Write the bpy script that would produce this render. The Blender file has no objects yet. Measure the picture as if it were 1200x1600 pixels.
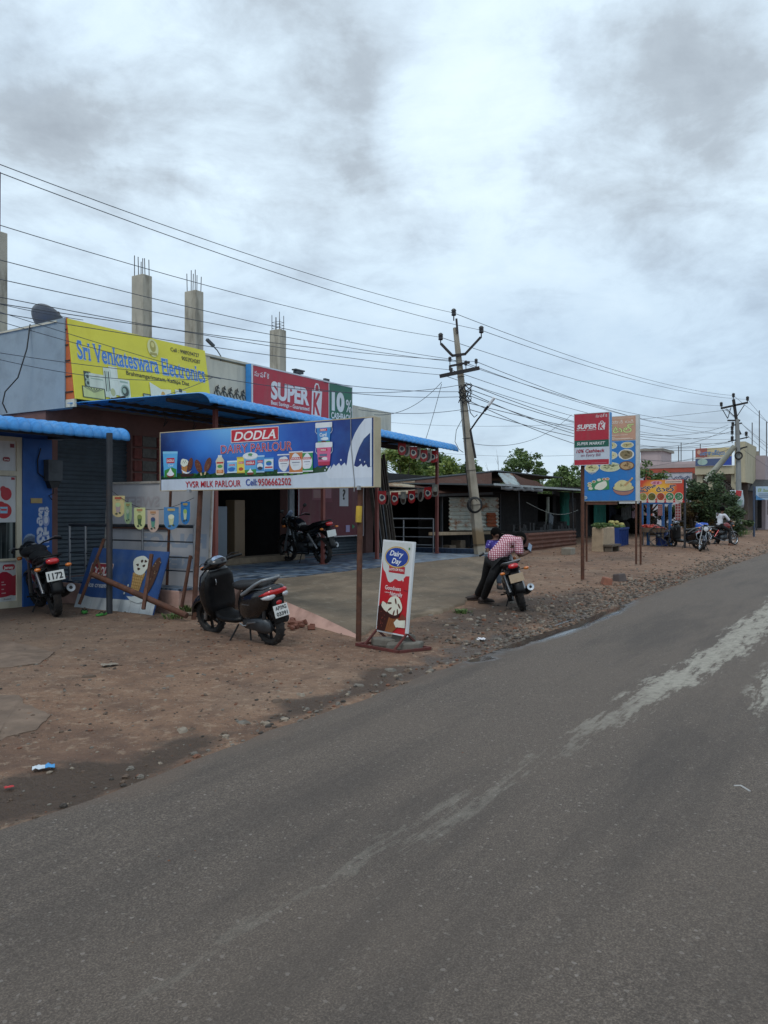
import bpy, math, random
from mathutils import Vector, Matrix, noise
R = math.radians
PI = math.pi
scene = bpy.context.scene
col = scene.collection
random.seed(7)

# ---------------------------------------------------------------- camera, sky, sun, exposure
CAM_Z = 1.6
FOC = 1240.0                                   # focal length in photograph pixels (1200 x 1600)
cd = bpy.data.cameras.new("camera")
cam = bpy.data.objects.new("camera", cd)
col.objects.link(cam)
cam.location = (0, 0, CAM_Z)
cam.rotation_euler = (R(90), 0, 0)
cd.sensor_fit = 'VERTICAL'
cd.sensor_height = 36.0
cd.lens = 36.0 * FOC / 1600.0
cd.shift_y = -2.0 / 1600.0
cd.clip_end = 3000
cd.clip_start = 0.05
scene.camera = cam

SUN_EL, SUN_AZ = R(58), R(205)                 # a veiled high sun
world = bpy.data.worlds.new("World")
scene.world = world
world.use_nodes = True
wn, wl = world.node_tree.nodes, world.node_tree.links
wn.clear()
w_out = wn.new("ShaderNodeOutputWorld")
w_bg = wn.new("ShaderNodeBackground")
w_bg.inputs[1].default_value = 0.10
sky = wn.new("ShaderNodeTexSky")
sky.sky_type = 'NISHITA'
sky.sun_disc = False
sky.sun_elevation = SUN_EL
sky.sun_rotation = SUN_AZ
sky.altitude = 150
sky.air_density = 1.0
sky.dust_density = 2.2
sky.ozone_density = 1.2
w_tc = wn.new("ShaderNodeTexCoord")


def wmath(op, a, b=None, c=None):
    n = wn.new("ShaderNodeMath")
    n.operation = op
    for i, v in enumerate((a, b, c)):
        if v is None:
            continue
        if isinstance(v, (int, float)):
            n.inputs[i].default_value = v
        else:
            wl.new(v, n.inputs[i])
    return n.outputs[0]


def wramp(fac, stops):
    n = wn.new("ShaderNodeValToRGB")
    el = n.color_ramp.elements
    while len(el) < len(stops):
        el.new(0.5)
    for e, (p, c) in zip(el, stops):
        e.position = p
        e.color = (c[0], c[1], c[2], 1) if not isinstance(c, (int, float)) else (c, c, c, 1)
    wl.new(fac, n.inputs[0])
    return n.outputs[0]


def wnoise(vec, scale, detail, rough, dist=0.0):
    n = wn.new("ShaderNodeTexNoise")
    n.inputs['Scale'].default_value = scale
    n.inputs['Detail'].default_value = detail
    n.inputs['Roughness'].default_value = rough
    n.inputs['Distortion'].default_value = dist
    wl.new(vec, n.inputs['Vector'])
    return n.outputs[0]


def wmix(fac, a, b):
    n = wn.new("ShaderNodeMix")
    n.data_type = 'RGBA'
    if isinstance(fac, float):
        n.inputs[0].default_value = fac
    else:
        wl.new(fac, n.inputs[0])
    for i, v in ((6, a), (7, b)):
        if isinstance(v, tuple):
            n.inputs[i].default_value = (*v, 1)
        else:
            wl.new(v, n.inputs[i])
    return n.outputs[2]


sep = wn.new("ShaderNodeSeparateXYZ")
wl.new(w_tc.outputs['Generated'], sep.inputs[0])
zz = wmath('MAXIMUM', sep.outputs[2], 0.0)
den = wmath('ADD', zz, 0.38)
comb = wn.new("ShaderNodeCombineXYZ")
wl.new(wmath('DIVIDE', sep.outputs[0], den), comb.inputs[0])
wl.new(wmath('DIVIDE', sep.outputs[1], den), comb.inputs[1])
wl.new(wmath('MULTIPLY', sep.outputs[2], 1.5), comb.inputs[2])
pv = comb.outputs[0]
big = wnoise(pv, 1.6, 8, 0.55, 0.5)
mid = wnoise(pv, 3.4, 9, 0.62, 0.45)
fine = wnoise(pv, 8.5, 8, 0.65, 0.4)
body = wmath('ADD', wmath('MULTIPLY', big, 0.50), wmath('ADD', wmath('MULTIPLY', mid, 0.32), wmath('MULTIPLY', fine, 0.18)))
# heavier clumps and a brighter break, at their own directions in the sky
nrm = wn.new("ShaderNodeVectorMath")
nrm.operation = 'NORMALIZE'
wl.new(w_tc.outputs['Generated'], nrm.inputs[0])
warp = wn.new("ShaderNodeTexNoise")
warp.inputs['Scale'].default_value = 5.0
warp.inputs['Detail'].default_value = 6
warp.inputs['Roughness'].default_value = 0.6
wl.new(nrm.outputs[0], warp.inputs['Vector'])
wsub = wn.new("ShaderNodeVectorMath")
wsub.operation = 'MULTIPLY_ADD'
wl.new(warp.outputs['Color'], wsub.inputs[0])
wsub.inputs[1].default_value = (0.36, 0.36, 0.36)
wsub.inputs[2].default_value = (-0.18, -0.18, -0.18)
wadd = wn.new("ShaderNodeVectorMath")
wl.new(nrm.outputs[0], wadd.inputs[0])
wl.new(wsub.outputs[0], wadd.inputs[1])
for (cx, cy, rad, amt) in ((530, 130, .06, .05), (610, 225, .055, .06), (570, 180, .09, .03), (1010, 100, .07, .04), (1080, 170, .09, .045), (1090, 290, .06, .045), (940, 330, .05, .03), (15, 80, .08, .07), (160, 272, .04, .075), (60, 250, .05, .035), (330, 350, .07, .035), (520, 400, .10, .04), (760, 410, .12, .04), (1000, 420, .10, .03),
                           (280, 110, .16, -.05), (800, 300, .09, -.05), (780, 80, .10, -.045), (680, 420, .08, -.02)):
    dv = Vector(((cx - 600) / FOC, 1.0, (798 - cy) / FOC)).normalized()
    ds = wn.new("ShaderNodeVectorMath")
    ds.operation = 'DISTANCE'
    wl.new(wadd.outputs[0], ds.inputs[0])
    ds.inputs[1].default_value = dv
    q_ = wmath('DIVIDE', ds.outputs['Value'], rad)
    body = wmath('ADD', body, wmath('MULTIPLY', wmath('EXPONENT', wmath('MULTIPLY', wmath('MULTIPLY', q_, q_), -1.0)), amt))
cloud_col = wramp(body, [(0.41, (8.1, 9.6, 10.6)), (0.49, (7.3, 8.8, 10.0)), (0.55, (6.1, 7.3, 8.4)), (0.625, (4.6, 5.35, 6.1)), (0.76, (3.3, 3.8, 4.4))])
cover = wramp(wnoise(pv, 1.2, 6, 0.55, 0.3), [(0.34, 0.70), (0.50, 0.98)])
# near the horizon the cover opens on a paler blue
hz = wramp(zz, [(0.0, 0.80), (0.05, 0.58), (0.14, 0.48), (0.24, 0.70), (0.36, 1.0)])
cov = wmath('MULTIPLY', cover, hz)
skyb = wmix(0.55, sky.outputs[0], (4.4, 6.1, 8.2))
wl.new(wmix(cov, skyb, cloud_col), w_bg.inputs[0])
wl.new(w_bg.outputs[0], w_out.inputs[0])

sun_d = bpy.data.lights.new("sun", 'SUN')
sun_d.energy = 0.9
sun_d.angle = R(18)
sun_d.color = (1.0, 0.96, 0.90)
sun = bpy.data.objects.new("sun", sun_d)
col.objects.link(sun)
# the sky's rotation runs clockwise from +Y
sd = Vector((math.sin(SUN_AZ) * math.cos(SUN_EL), math.cos(SUN_AZ) * math.cos(SUN_EL), math.sin(SUN_EL)))
sun.rotation_euler = sd.to_track_quat('Z', 'Y').to_euler()
sun.location = sd * 50

scene.view_settings.view_transform = 'Standard'
scene.view_settings.look = 'None'
scene.view_settings.exposure = 0.12
scene.view_settings.gamma = 1.0

# ---------------------------------------------------------------- the road's own frame: s along the road, t to its left
U = Vector((0.5325, 0.8465, 0))
N = Vector((-0.8465, 0.5325, 0))
RA = math.atan2(0.8465, 0.5325)                # x along the road, front faces the road
SA = RA - PI / 2                               # x across the road, front faces oncoming traffic


def W(s, t, z=0.0):
    return U * s + N * t + Vector((0, 0, z))


def smooth(a, b, x):
    x = max(0.0, min(1.0, (x - a) / (b - a)))
    return x * x * (3 - 2 * x)


def ground_h(s, t):
    h = -0.035
    if t > 3.5:
        h += 0.03 * smooth(3.5, 4.6, t) + 0.05 * smooth(4.6, 7.0, t) + 0.05 * smooth(7, 11, t)
        h -= 0.02 * math.exp(-((t - 4.15) / 0.22) ** 2)
        k = smooth(3.9, 4.8, t)
        h += k * (0.030 * (noise.noise((s * 0.55, t * 0.55, 1.7))) + 0.014 * noise.noise((s * 2.2, t * 2.2, 4.1)))
        h += 0.12 * smooth(20, 40, s) * smooth(4.5, 7, t)
    elif t < -3.3:
        h += 0.06 * smooth(3.3, 6, -t)
    return h


def st(px, py, z=None):
    """where the photograph's pixel meets the ground (or the level z): (s, t, z)"""
    zz_ = 0.0 if z is None else z
    for _ in range(6):
        Y = (CAM_Z - zz_) * FOC / (py - 798.0)
        X = (px - 600.0) / FOC * Y
        s, t = X * U.x + Y * U.y, X * N.x + Y * N.y
        if z is not None:
            break
        zz_ = ground_h(s, t)
    return s, t, zz_


def on_t(px, T, py=None):
    """where the pixel column meets the plane t = T: s (and z when py is given)"""
    a = (px - 600.0) / FOC
    Y = T / (N.x * a + N.y)
    s = Y * (a * U.x + U.y)
    return s if py is None else (s, CAM_Z + (798.0 - py) / FOC * Y)


def on_s(px, S, py=None):
    a = (px - 600.0) / FOC
    Y = S / (U.x * a + U.y)
    t = Y * (a * N.x + N.y)
    return t if py is None else (t, CAM_Z + (798.0 - py) / FOC * Y)


def at_y(px, py, Y):
    return Vector(((px - 600.0) / FOC * Y, Y, CAM_Z + (798.0 - py) / FOC * Y))


# ---------------------------------------------------------------- materials
def lin(h):
    h = h.lstrip('#')
    out = []
    for i in (0, 2, 4):
        c = int(h[i:i + 2], 16) / 255.0
        out.append(c / 12.92 if c <= 0.04045 else ((c + 0.055) / 1.055) ** 2.4)
    return tuple(out)


_mats = {}


class NT:
    def __init__(self, name):
        self.m = bpy.data.materials.new(name)
        self.m.use_nodes = True
        self.n, self.l = self.m.node_tree.nodes, self.m.node_tree.links
        self.b = self.n['Principled BSDF']
        self.tc = self.n.new("ShaderNodeTexCoord").outputs['Object']

    def math(self, op, a, b=None, c=None):
        n = self.n.new("ShaderNodeMath")
        n.operation = op
        for i, v in enumerate((a, b, c)):
            if v is None:
                continue
            if isinstance(v, (int, float)):
                n.inputs[i].default_value = v
            else:
                self.l.new(v, n.inputs[i])
        return n.outputs[0]

    def noise(self, scale=1.0, detail=4, rough=0.55, vec=None, dist=0.0, sc=None):
        n = self.n.new("ShaderNodeTexNoise")
        n.inputs['Scale'].default_value = scale
        n.inputs['Detail'].default_value = detail
        n.inputs['Roughness'].default_value = rough
        n.inputs['Distortion'].default_value = dist
        v = vec or self.tc
        if sc:
            mp = self.n.new("ShaderNodeMapping")
            mp.inputs['Scale'].default_value = sc
            self.l.new(v, mp.inputs[0])
            v = mp.outputs[0]
        self.l.new(v, n.inputs['Vector'])
        return n.outputs[0]

    def voro(self, scale, out='Distance', feature='F1', sc=None):
        n = self.n.new("ShaderNodeTexVoronoi")
        n.feature = feature
        n.inputs['Scale'].default_value = scale
        v = self.tc
        if sc:
            mp = self.n.new("ShaderNodeMapping")
            mp.inputs['Scale'].default_value = sc
            self.l.new(v, mp.inputs[0])
            v = mp.outputs[0]
        self.l.new(v, n.inputs['Vector'])
        return n.outputs[out]

    def ramp(self, fac, stops):
        n = self.n.new("ShaderNodeValToRGB")
        el = n.color_ramp.elements
        while len(el) < len(stops):
            el.new(0.5)
        for e, (p, c) in zip(el, stops):
            e.position = p
            e.color = (c, c, c, 1) if isinstance(c, (int, float)) else (*c, 1)
        self.l.new(fac, n.inputs[0])
        return n.outputs[0]

    def mix(self, fac, a, b, mode='MIX'):
        n = self.n.new("ShaderNodeMix")
        n.data_type = 'RGBA'
        n.blend_type = mode
        for i, v in ((0, fac), (6, a), (7, b)):
            if isinstance(v, (int, float)):
                n.inputs[i].default_value = v if i == 0 else (v, v, v, 1)
            elif isinstance(v, tuple):
                n.inputs[i].default_value = (*v, 1)
            else:
                self.l.new(v, n.inputs[i])
        return n.outputs[2]

    def xyz(self):
        s = self.n.new("ShaderNodeSeparateXYZ")
        self.l.new(self.tc, s.inputs[0])
        return s.outputs

    def bump(self, h, strength=0.3, dist=0.01):
        b = self.n.new("ShaderNodeBump")
        b.inputs['Strength'].default_value = strength
        b.inputs['Distance'].default_value = dist
        self.l.new(h, b.inputs['Height'])
        self.l.new(b.outputs[0], self.b.inputs['Normal'])

    def set(self, key, v):
        if isinstance(v, (int, float)):
            self.b.inputs[key].default_value = v
        elif isinstance(v, tuple):
            self.b.inputs[key].default_value = (*v, 1)
        else:
            self.l.new(v, self.b.inputs[key])


def mat(name, hexcol, rough=0.6, var=0.25, scale=3.0, metal=0.0, bump=0.0, bscale=60.0, dirt=None, dirt_amt=0.5, streak=False, coat=0.0):
    """painted or bare surface with uneven tone, grime and a little relief"""
    if name in _mats:
        return _mats[name]
    t = NT(name)
    c = lin(hexcol)
    f = t.noise(scale, 6, 0.6)
    lo = tuple(x * (1 - var) for x in c)
    hi = tuple(min(1.0, x * (1 + var)) for x in c)
    cc = t.ramp(f, [(0.3, lo), (0.7, hi)])
    if dirt:
        g = t.noise(scale * 1.7, 7, 0.65, sc=(1, 1, 0.22) if streak else None)
        cc = t.mix(t.ramp(g, [(0.48, 0.0), (0.72, dirt_amt)]), cc, lin(dirt))
    t.set('Base Color', cc)
    t.set('Roughness', t.ramp(t.noise(scale * 3, 4, 0.5), [(0.3, max(0.02, rough - 0.1)), (0.7, min(1.0, rough + 0.1))]))
    t.set('Metallic', metal)
    if coat:
        t.set('Coat Weight', coat)
        t.set('Coat Roughness', 0.08)
    if bump:
        t.bump(t.noise(bscale, 5, 0.6), bump, 0.01)
    _mats[name] = t.m
    return t.m


def P(hexcol):
    """printed ink on a board or flex sheet"""
    k = "print_" + hexcol.lstrip('#')
    if k in _mats:
        return _mats[k]
    t = NT(k)
    c = lin(hexcol)
    f = t.noise(6.0, 5, 0.6)
    cc = t.ramp(f, [(0.3, tuple(x * 0.9 for x in c)), (0.7, c)])
    grime = t.ramp(t.noise(2.2, 7, 0.65, sc=(1.6, 1, 0.3)), [(0.5, 0.0), (0.75, 0.28)])
    t.set('Base Color', t.mix(grime, cc, lin('#6f675c')))
    t.set('Roughness', 0.42)
    t.bump(t.noise(2.6, 4, 0.5, sc=(1, 1, 0.6)), 0.35, 0.03)
    _mats[k] = t.m
    return t.m


# ---------------------------------------------------------------- mesh building
def frame_of(d):
    d = d.normalized()
    a = Vector((0, 0, 1)) if abs(d.z) < 0.95 else Vector((1, 0, 0))
    x = d.cross(a).normalized()
    return x, d.cross(x).normalized()


class MB:
    def __init__(self):
        self.v, self.f, self.mi, self.sm, self.mats = [], [], [], [], []

    def slot(self, m):
        if m is None:
            return 0
        if m not in self.mats:
            self.mats.append(m)
        return self.mats.index(m)

    def add(self, vs, fs, m=None, smooth=False):
        k = len(self.v)
        i = self.slot(m)
        self.v += [tuple(p) for p in vs]
        for f in fs:
            self.f.append(tuple(k + j for j in f))
            self.mi.append(i)
            self.sm.append(smooth)
        return self

    def box(self, c, s, rot=None, m=None, taper=1.0):
        x, y, z = s[0] / 2, s[1] / 2, s[2] / 2
        vs = []
        for dz in (-1, 1):
            k = 1.0 if dz < 0 else taper
            for dx, dy in ((-1, -1), (1, -1), (1, 1), (-1, 1)):
                vs.append(Vector((dx * x * k, dy * y * k, dz * z)))
        if rot is not None:
            vs = [rot @ p for p in vs]
        vs = [p + Vector(c) for p in vs]
        return self.add(vs, [(3, 2, 1, 0), (4, 5, 6, 7), (0, 1, 5, 4), (1, 2, 6, 5), (2, 3, 7, 6), (3, 0, 4, 7)], m)

    def bx(self, x0, x1, y0, y1, z0, z1, m=None):
        return self.box(((x0 + x1) / 2, (y0 + y1) / 2, (z0 + z1) / 2), (abs(x1 - x0), abs(y1 - y0), abs(z1 - z0)), None, m)

    def bar(self, p0, p1, w, h=None, m=None, up=None):
        p0, p1 = Vector(p0), Vector(p1)
        h = h or w
        d = p1 - p0
        x, y = frame_of(d)
        if up is not None:
            y = Vector(up) - d.normalized() * Vector(up).dot(d.normalized())
            y.normalize()
            x = d.normalized().cross(y)
        vs = []
        for p in (p0, p1):
            for a, b in ((-1, -1), (1, -1), (1, 1), (-1, 1)):
                vs.append(p + x * (a * w / 2) + y * (b * h / 2))
        return self.add(vs, [(3, 2, 1, 0), (4, 5, 6, 7), (0, 1, 5, 4), (1, 2, 6, 5), (2, 3, 7, 6), (3, 0, 4, 7)], m)

    def tube(self, pts, r, n=8, m=None, caps=True, smooth=True):
        pts = [Vector(p) for p in pts]
        rs = r if isinstance(r, (list, tuple)) else [r] * len(pts)
        vs, fs = [], []
        px = None
        for i, p in enumerate(pts):
            d = (pts[min(i + 1, len(pts) - 1)] - pts[max(i - 1, 0)])
            if d.length < 1e-9:
                d = Vector((0, 0, 1))
            d.normalize()
            if px is None:
                x, y = frame_of(d)
            else:
                x = px - d * px.dot(d)
                if x.length < 1e-6:
                    x, _ = frame_of(d)
                x.normalize()
                y = d.cross(x)
            px = x
            for j in range(n):
                a = 2 * PI * j / n
                vs.append(p + (x * math.cos(a) + y * math.sin(a)) * rs[i])
        for i in range(len(pts) - 1):
            for j in range(n):
                k = (j + 1) % n
                fs.append((i * n + j, i * n + k, (i + 1) * n + k, (i + 1) * n + j))
        self.add(vs, fs, m, smooth)
        if caps:
            k = len(pts) - 1
            self.add(vs[:n], [tuple(range(n - 1, -1, -1))], m)
            self.add(vs[k * n:], [tuple(range(n))], m)
        return self

    def lathe(self, prof, n=24, m=None, mtx=None, smooth=True, closed=False):
        """prof: (radius, height) pairs turned about local z"""
        vs, fs = [], []
        for r, z in prof:
            for j in range(n):
                a = 2 * PI * j / n
                vs.append(Vector((r * math.cos(a), r * math.sin(a), z)))
        L = len(prof)
        for i in range(L if closed else L - 1):
            i2 = (i + 1) % L
            for j in range(n):
                k = (j + 1) % n
                fs.append((i * n + j, i * n + k, i2 * n + k, i2 * n + j))
        if mtx is not None:
            vs = [mtx @ p for p in vs]
        return self.add(vs, fs, m, smooth)

    def rings(self, rings, m=None, smooth=True, caps=True):
        n = len(rings[0])
        vs = [p for r in rings for p in r]
        fs = []
        for i in range(len(rings) - 1):
            for j in range(n):
                k = (j + 1) % n
                fs.append((i * n + j, i * n + k, (i + 1) * n + k, (i + 1) * n + j))
        if caps:
            fs.append(tuple(range(n - 1, -1, -1)))
            fs.append(tuple((len(rings) - 1) * n + j for j in range(n)))
        return self.add(vs, fs, m, smooth)

    def loft_x(self, secs, n=16, m=None, pw=2.4):
        """secs: (x, y, z, half width, half height[, power])"""
        rr = []
        for sct in secs:
            x, y, z, wy, hz = sct[:5]
            p = sct[5] if len(sct) > 5 else pw
            ring = []
            for j in range(n):
                a = 2 * PI * j / n
                c, s_ = math.cos(a), math.sin(a)
                ring.append(Vector((x, y + wy * math.copysign(abs(c) ** (2 / p), c), z + hz * math.copysign(abs(s_) ** (2 / p), s_))))
            rr.append(ring)
        return self.rings(rr, m)

    def prism(self, poly, y0, y1, m=None, plane='xz', smooth=False):
        """an outline with thickness; plane xz extrudes along y, xy along z, yz along x"""
        def p3(a, b, d):
            return {'xz': (a, d, b), 'xy': (a, b, d), 'yz': (d, a, b)}[plane]
        n = len(poly)
        vs = [p3(a, b, y0) for a, b in poly] + [p3(a, b, y1) for a, b in poly]
        fs = [tuple(range(n)), tuple(range(2 * n - 1, n - 1, -1))]
        fs += [(i, i + n, (i + 1) % n + n, (i + 1) % n) for i in range(n)]
        return self.add(vs, fs, m, smooth)

    def sheet(self, grid, m=None, smooth=True):
        w = len(grid[0])
        vs = [p for row in grid for p in row]
        fs = [(i * w + j, i * w + j + 1, (i + 1) * w + j + 1, (i + 1) * w + j) for i in range(len(grid) - 1) for j in range(w - 1)]
        return self.add(vs, fs, m, smooth)

    def ball(self, c, r, n=12, m=None, squash=(1, 1, 1), rot=None):
        prof = [(math.sin(PI * i / n) * 1.0, -math.cos(PI * i / n)) for i in range(n + 1)]
        mt = Matrix.Diagonal((r * squash[0], r * squash[1], r * squash[2])).to_4x4()
        if rot is not None:
            mt = rot.to_4x4() @ mt
        mt = Matrix.Translation(Vector(c)) @ mt
        return self.lathe(prof, max(8, n), m, mt)

    def build(self, name, m=None, parent=None, bevel=0.0, loc=None, rz=None, solid=0.0, weld=False):
        me = bpy.data.meshes.new(name)
        me.from_pydata(self.v, [], self.f)
        ms = self.mats if self.mats else [m]
        if m is not None and self.mats and m not in self.mats:
            pass
        for k in ms:
            me.materials.append(k)
        me.polygons.foreach_set('material_index', self.mi)
        me.polygons.foreach_set('use_smooth', self.sm)
        me.update()
        o = bpy.data.objects.new(name, me)
        col.objects.link(o)
        if parent is not None:
            o.parent = parent
        if loc is not None:
            o.location = loc
        if rz is not None:
            o.rotation_euler = (0, 0, rz)
        if solid:
            sm = o.modifiers.new('thickness', 'SOLIDIFY')
            sm.thickness = solid
            sm.offset = 0
        if bevel:
            b = o.modifiers.new('edges', 'BEVEL')
            b.width = bevel
            b.segments = 2
            b.limit_method = 'ANGLE'
            b.angle_limit = R(40)
            b.harden_normals = False
        return o


def tag(o, label=None, cat=None, group=None, kind=None):
    if label:
        o['label'] = label
    if cat:
        o['category'] = cat
    if group:
        o['group'] = group
    if kind:
        o['kind'] = kind
    return o


def thing(name, label, cat, loc=(0, 0, 0), rz=0.0, group=None, lean=0.0):
    o = bpy.data.objects.new(name, None)
    o.empty_display_size = 0.2
    col.objects.link(o)
    o.location = loc
    o.rotation_euler = (lean, 0, rz)
    return tag(o, label, cat, group)


_kids = {}


def copy_tree(o, parent=None):
    c = o.copy()
    col.objects.link(c)
    if parent is not None:
        c.parent = parent
    for ch in [x for x in col.objects if x.parent == o]:
        copy_tree(ch, c)
    return c


# ---------------------------------------------------------------- lettering and printed art
_font_curve = bpy.data.curves.new("lettering_source", 'FONT')
_font_obj = bpy.data.objects.new("lettering_source", _font_curve)
_glyphs, _pens = {}, {}


def _mesh_of(body, off, shear):
    c = _font_curve
    c.body = body
    c.offset = off
    c.shear = shear
    c.size = 1.0
    c.fill_mode = 'FRONT'
    c.resolution_u = 4
    me = bpy.data.meshes.new_from_object(_font_obj)
    vs = [(v.co.x, v.co.y) for v in me.vertices]
    fs = [tuple(p.vertices) for p in me.polygons]
    bpy.data.meshes.remove(me)
    return vs, fs


def glyph(ch, off, shear):
    k = (ch, off, shear)
    if k not in _glyphs:
        _glyphs[k] = _mesh_of(ch, off, shear)
    return _glyphs[k]


def pen(prefix):
    if prefix not in _pens:
        a = _mesh_of(prefix + 'l', 0, 0)[0]
        b = _mesh_of('l', 0, 0)[0]
        _pens[prefix] = max(p[0] for p in a) - max(p[0] for p in b)
    return _pens[prefix]


class Art:
    """flat printing on a board whose front faces local -y: x to the right, z up, every layer a hair proud of the last"""
    def __init__(self, y0, step=0.0005):
        self.y, self.step, self.y0 = y0, step, y0
        self.mb = MB()

    def up(self):
        self.y -= self.step

    def poly(self, pts, c):
        self.up()
        self.mb.add([(x, self.y, z) for x, z in pts], [tuple(range(len(pts)))], P(c))
        return self

    def rect(self, x0, z0, x1, z1, c):
        return self.poly([(x0, z0), (x1, z0), (x1, z1), (x0, z1)], c)

    def ell(self, cx, cz, rx, rz, c, rot=0.0, n=28, a0=0.0, a1=2 * PI):
        ca, sa = math.cos(rot), math.sin(rot)
        pts = []
        full = abs(a1 - a0 - 2 * PI) < 1e-6
        for i in range(n if full else n + 1):
            a = a0 + (a1 - a0) * i / n
            x, z = rx * math.cos(a), rz * math.sin(a)
            pts.append((cx + x * ca - z * sa, cz + x * sa + z * ca))
        return self.poly(pts, c)

    def rrect(self, x0, z0, x1, z1, r, c, skew=0.0):
        pts = []
        for cx, cz, a0 in ((x1 - r, z0 + r, -90), (x1 - r, z1 - r, 0), (x0 + r, z1 - r, 90), (x0 + r, z0 + r, 180)):
            for k in range(5):
                a = R(a0 + 22.5 * k)
                z = cz + r * math.sin(a)
                pts.append((cx + r * math.cos(a) + skew * (z - z0), z))
        return self.poly(pts, c)

    def line(self, pts, w, c):
        """a brush line"""
        L, Rr = [], []
        ws = w if isinstance(w, (list, tuple)) else [w] * len(pts)
        for i, p in enumerate(pts):
            a, b = pts[max(i - 1, 0)], pts[min(i + 1, len(pts) - 1)]
            dx, dz = b[0] - a[0], b[1] - a[1]
            l = math.hypot(dx, dz) or 1
            nx, nz = -dz / l * ws[i] / 2, dx / l * ws[i] / 2
            L.append((p[0] + nx, p[1] + nz))
            Rr.append((p[0] - nx, p[1] - nz))
        self.up()
        n = len(pts)
        vs = [(x, self.y, z) for x, z in L + Rr]
        self.mb.add(vs, [(n + i, n + i + 1, i + 1, i) for i in range(n - 1)], P(c))
        return self

    def text(self, s, x, z, w, h, c, bold=0.0, shear=0.0, outline=None, serif=0.0, mirror=False, rot=0.0, capfit=True):
        """lettering filling the box x..x+w, z..z+h (h is the capital height)"""
        glyphs = []
        xs, zs = [], []
        for i, ch in enumerate(s):
            if ch == ' ':
                continue
            vs, fs = glyph(ch, bold, shear)
            px_ = pen(s[:i])
            vs2 = [(p[0] + px_, p[1]) for p in vs]
            glyphs.append((ch, px_, vs2, fs))
            xs += [p[0] for p in vs2]
            zs += [p[1] for p in vs2]
        if not glyphs:
            return self
        x0, x1 = min(xs), max(xs)
        ascii_ = all(ord(q) < 128 for q in s)
        z0, z1 = (0.0, glyph('E', bold, 0)[0] and max(p[1] for p in glyph('E', bold, 0)[0])) if (ascii_ and capfit) else (min(zs), max(zs))
        sx, sz = w / (x1 - x0), h / (z1 - z0)
        ca, sa = math.cos(rot), math.sin(rot)

        def put(p):
            X = (p[0] - x0) * sx
            Z = (p[1] - z0) * sz
            if mirror:
                X = w - X
            return (x + X * ca - Z * sa, self.y, z + X * sa + Z * ca)
        if outline:
            oc, ow = outline
            for q, (ch, px_, vs2, fs) in enumerate(glyphs):
                vo, fo = glyph(ch, bold + ow, shear)
                self.y -= self.step * (0.3 if q % 2 else 0)
                self.mb.add([put((p[0] + px_, p[1])) for p in vo], fo, P(oc))
                self.y += self.step * (0.3 if q % 2 else 0)
            self.up()
            self.up()
        else:
            self.up()
        zt = None
        for q, (ch, px_, vs2, fs) in enumerate(glyphs):
            self.y -= self.step * (0.3 if q % 2 else 0)
            self.mb.add([put(p) for p in vs2], fs, P(c))
            if serif:
                for zl, lim in ((0.0, 0.06), (max(p[1] for p in vs2), 0.06)):
                    if zl > 0.3 or zl == 0.0:
                        zc = zl + (0.02 if zl == 0 else -0.02)
                        cuts = []
                        eds = {}
                        for f in fs:
                            for a, b in zip(f, f[1:] + f[:1]):
                                k = (min(a, b), max(a, b))
                                eds[k] = eds.get(k, 0) + 1
                        for (a, b), cnt in eds.items():
                            if cnt == 1:
                                za, zb = vs2[a][1], vs2[b][1]
                                if (za - zc) * (zb - zc) < 0:
                                    cuts.append(vs2[a][0] + (vs2[b][0] - vs2[a][0]) * (zc - za) / (zb - za))
                        cuts.sort()
                        for a, b in zip(cuts[::2], cuts[1::2]):
                            if 0.04 < b - a < 0.24:
                                e = serif
                                zz0, zz1 = (zl, zl + 0.045) if zl == 0 else (zl - 0.045, zl)
                                yy = self.y
                                self.y = yy - self.step * 0.5
                                self.mb.add([put((a - e, zz0)), put((b + e, zz0)), put((b + e, zz1)), put((a - e, zz1))], [(0, 1, 2, 3)], P(c))
                                self.y = yy
            self.y += self.step * (0.3 if q % 2 else 0)
        self.up()
        return self

    def build(self, name, parent):
        deep = self.y0 - min(v[1] for v in self.mb.v)
        lim = 0.014 if self.step < .001 else 0.05
        if deep > lim:                          # keep the ink thin
            k = lim / deep
            self.mb.v = [(v[0], self.y0 + (v[1] - self.y0) * k, v[2]) for v in self.mb.v]
        return self.mb.build(name, None, parent)
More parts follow.
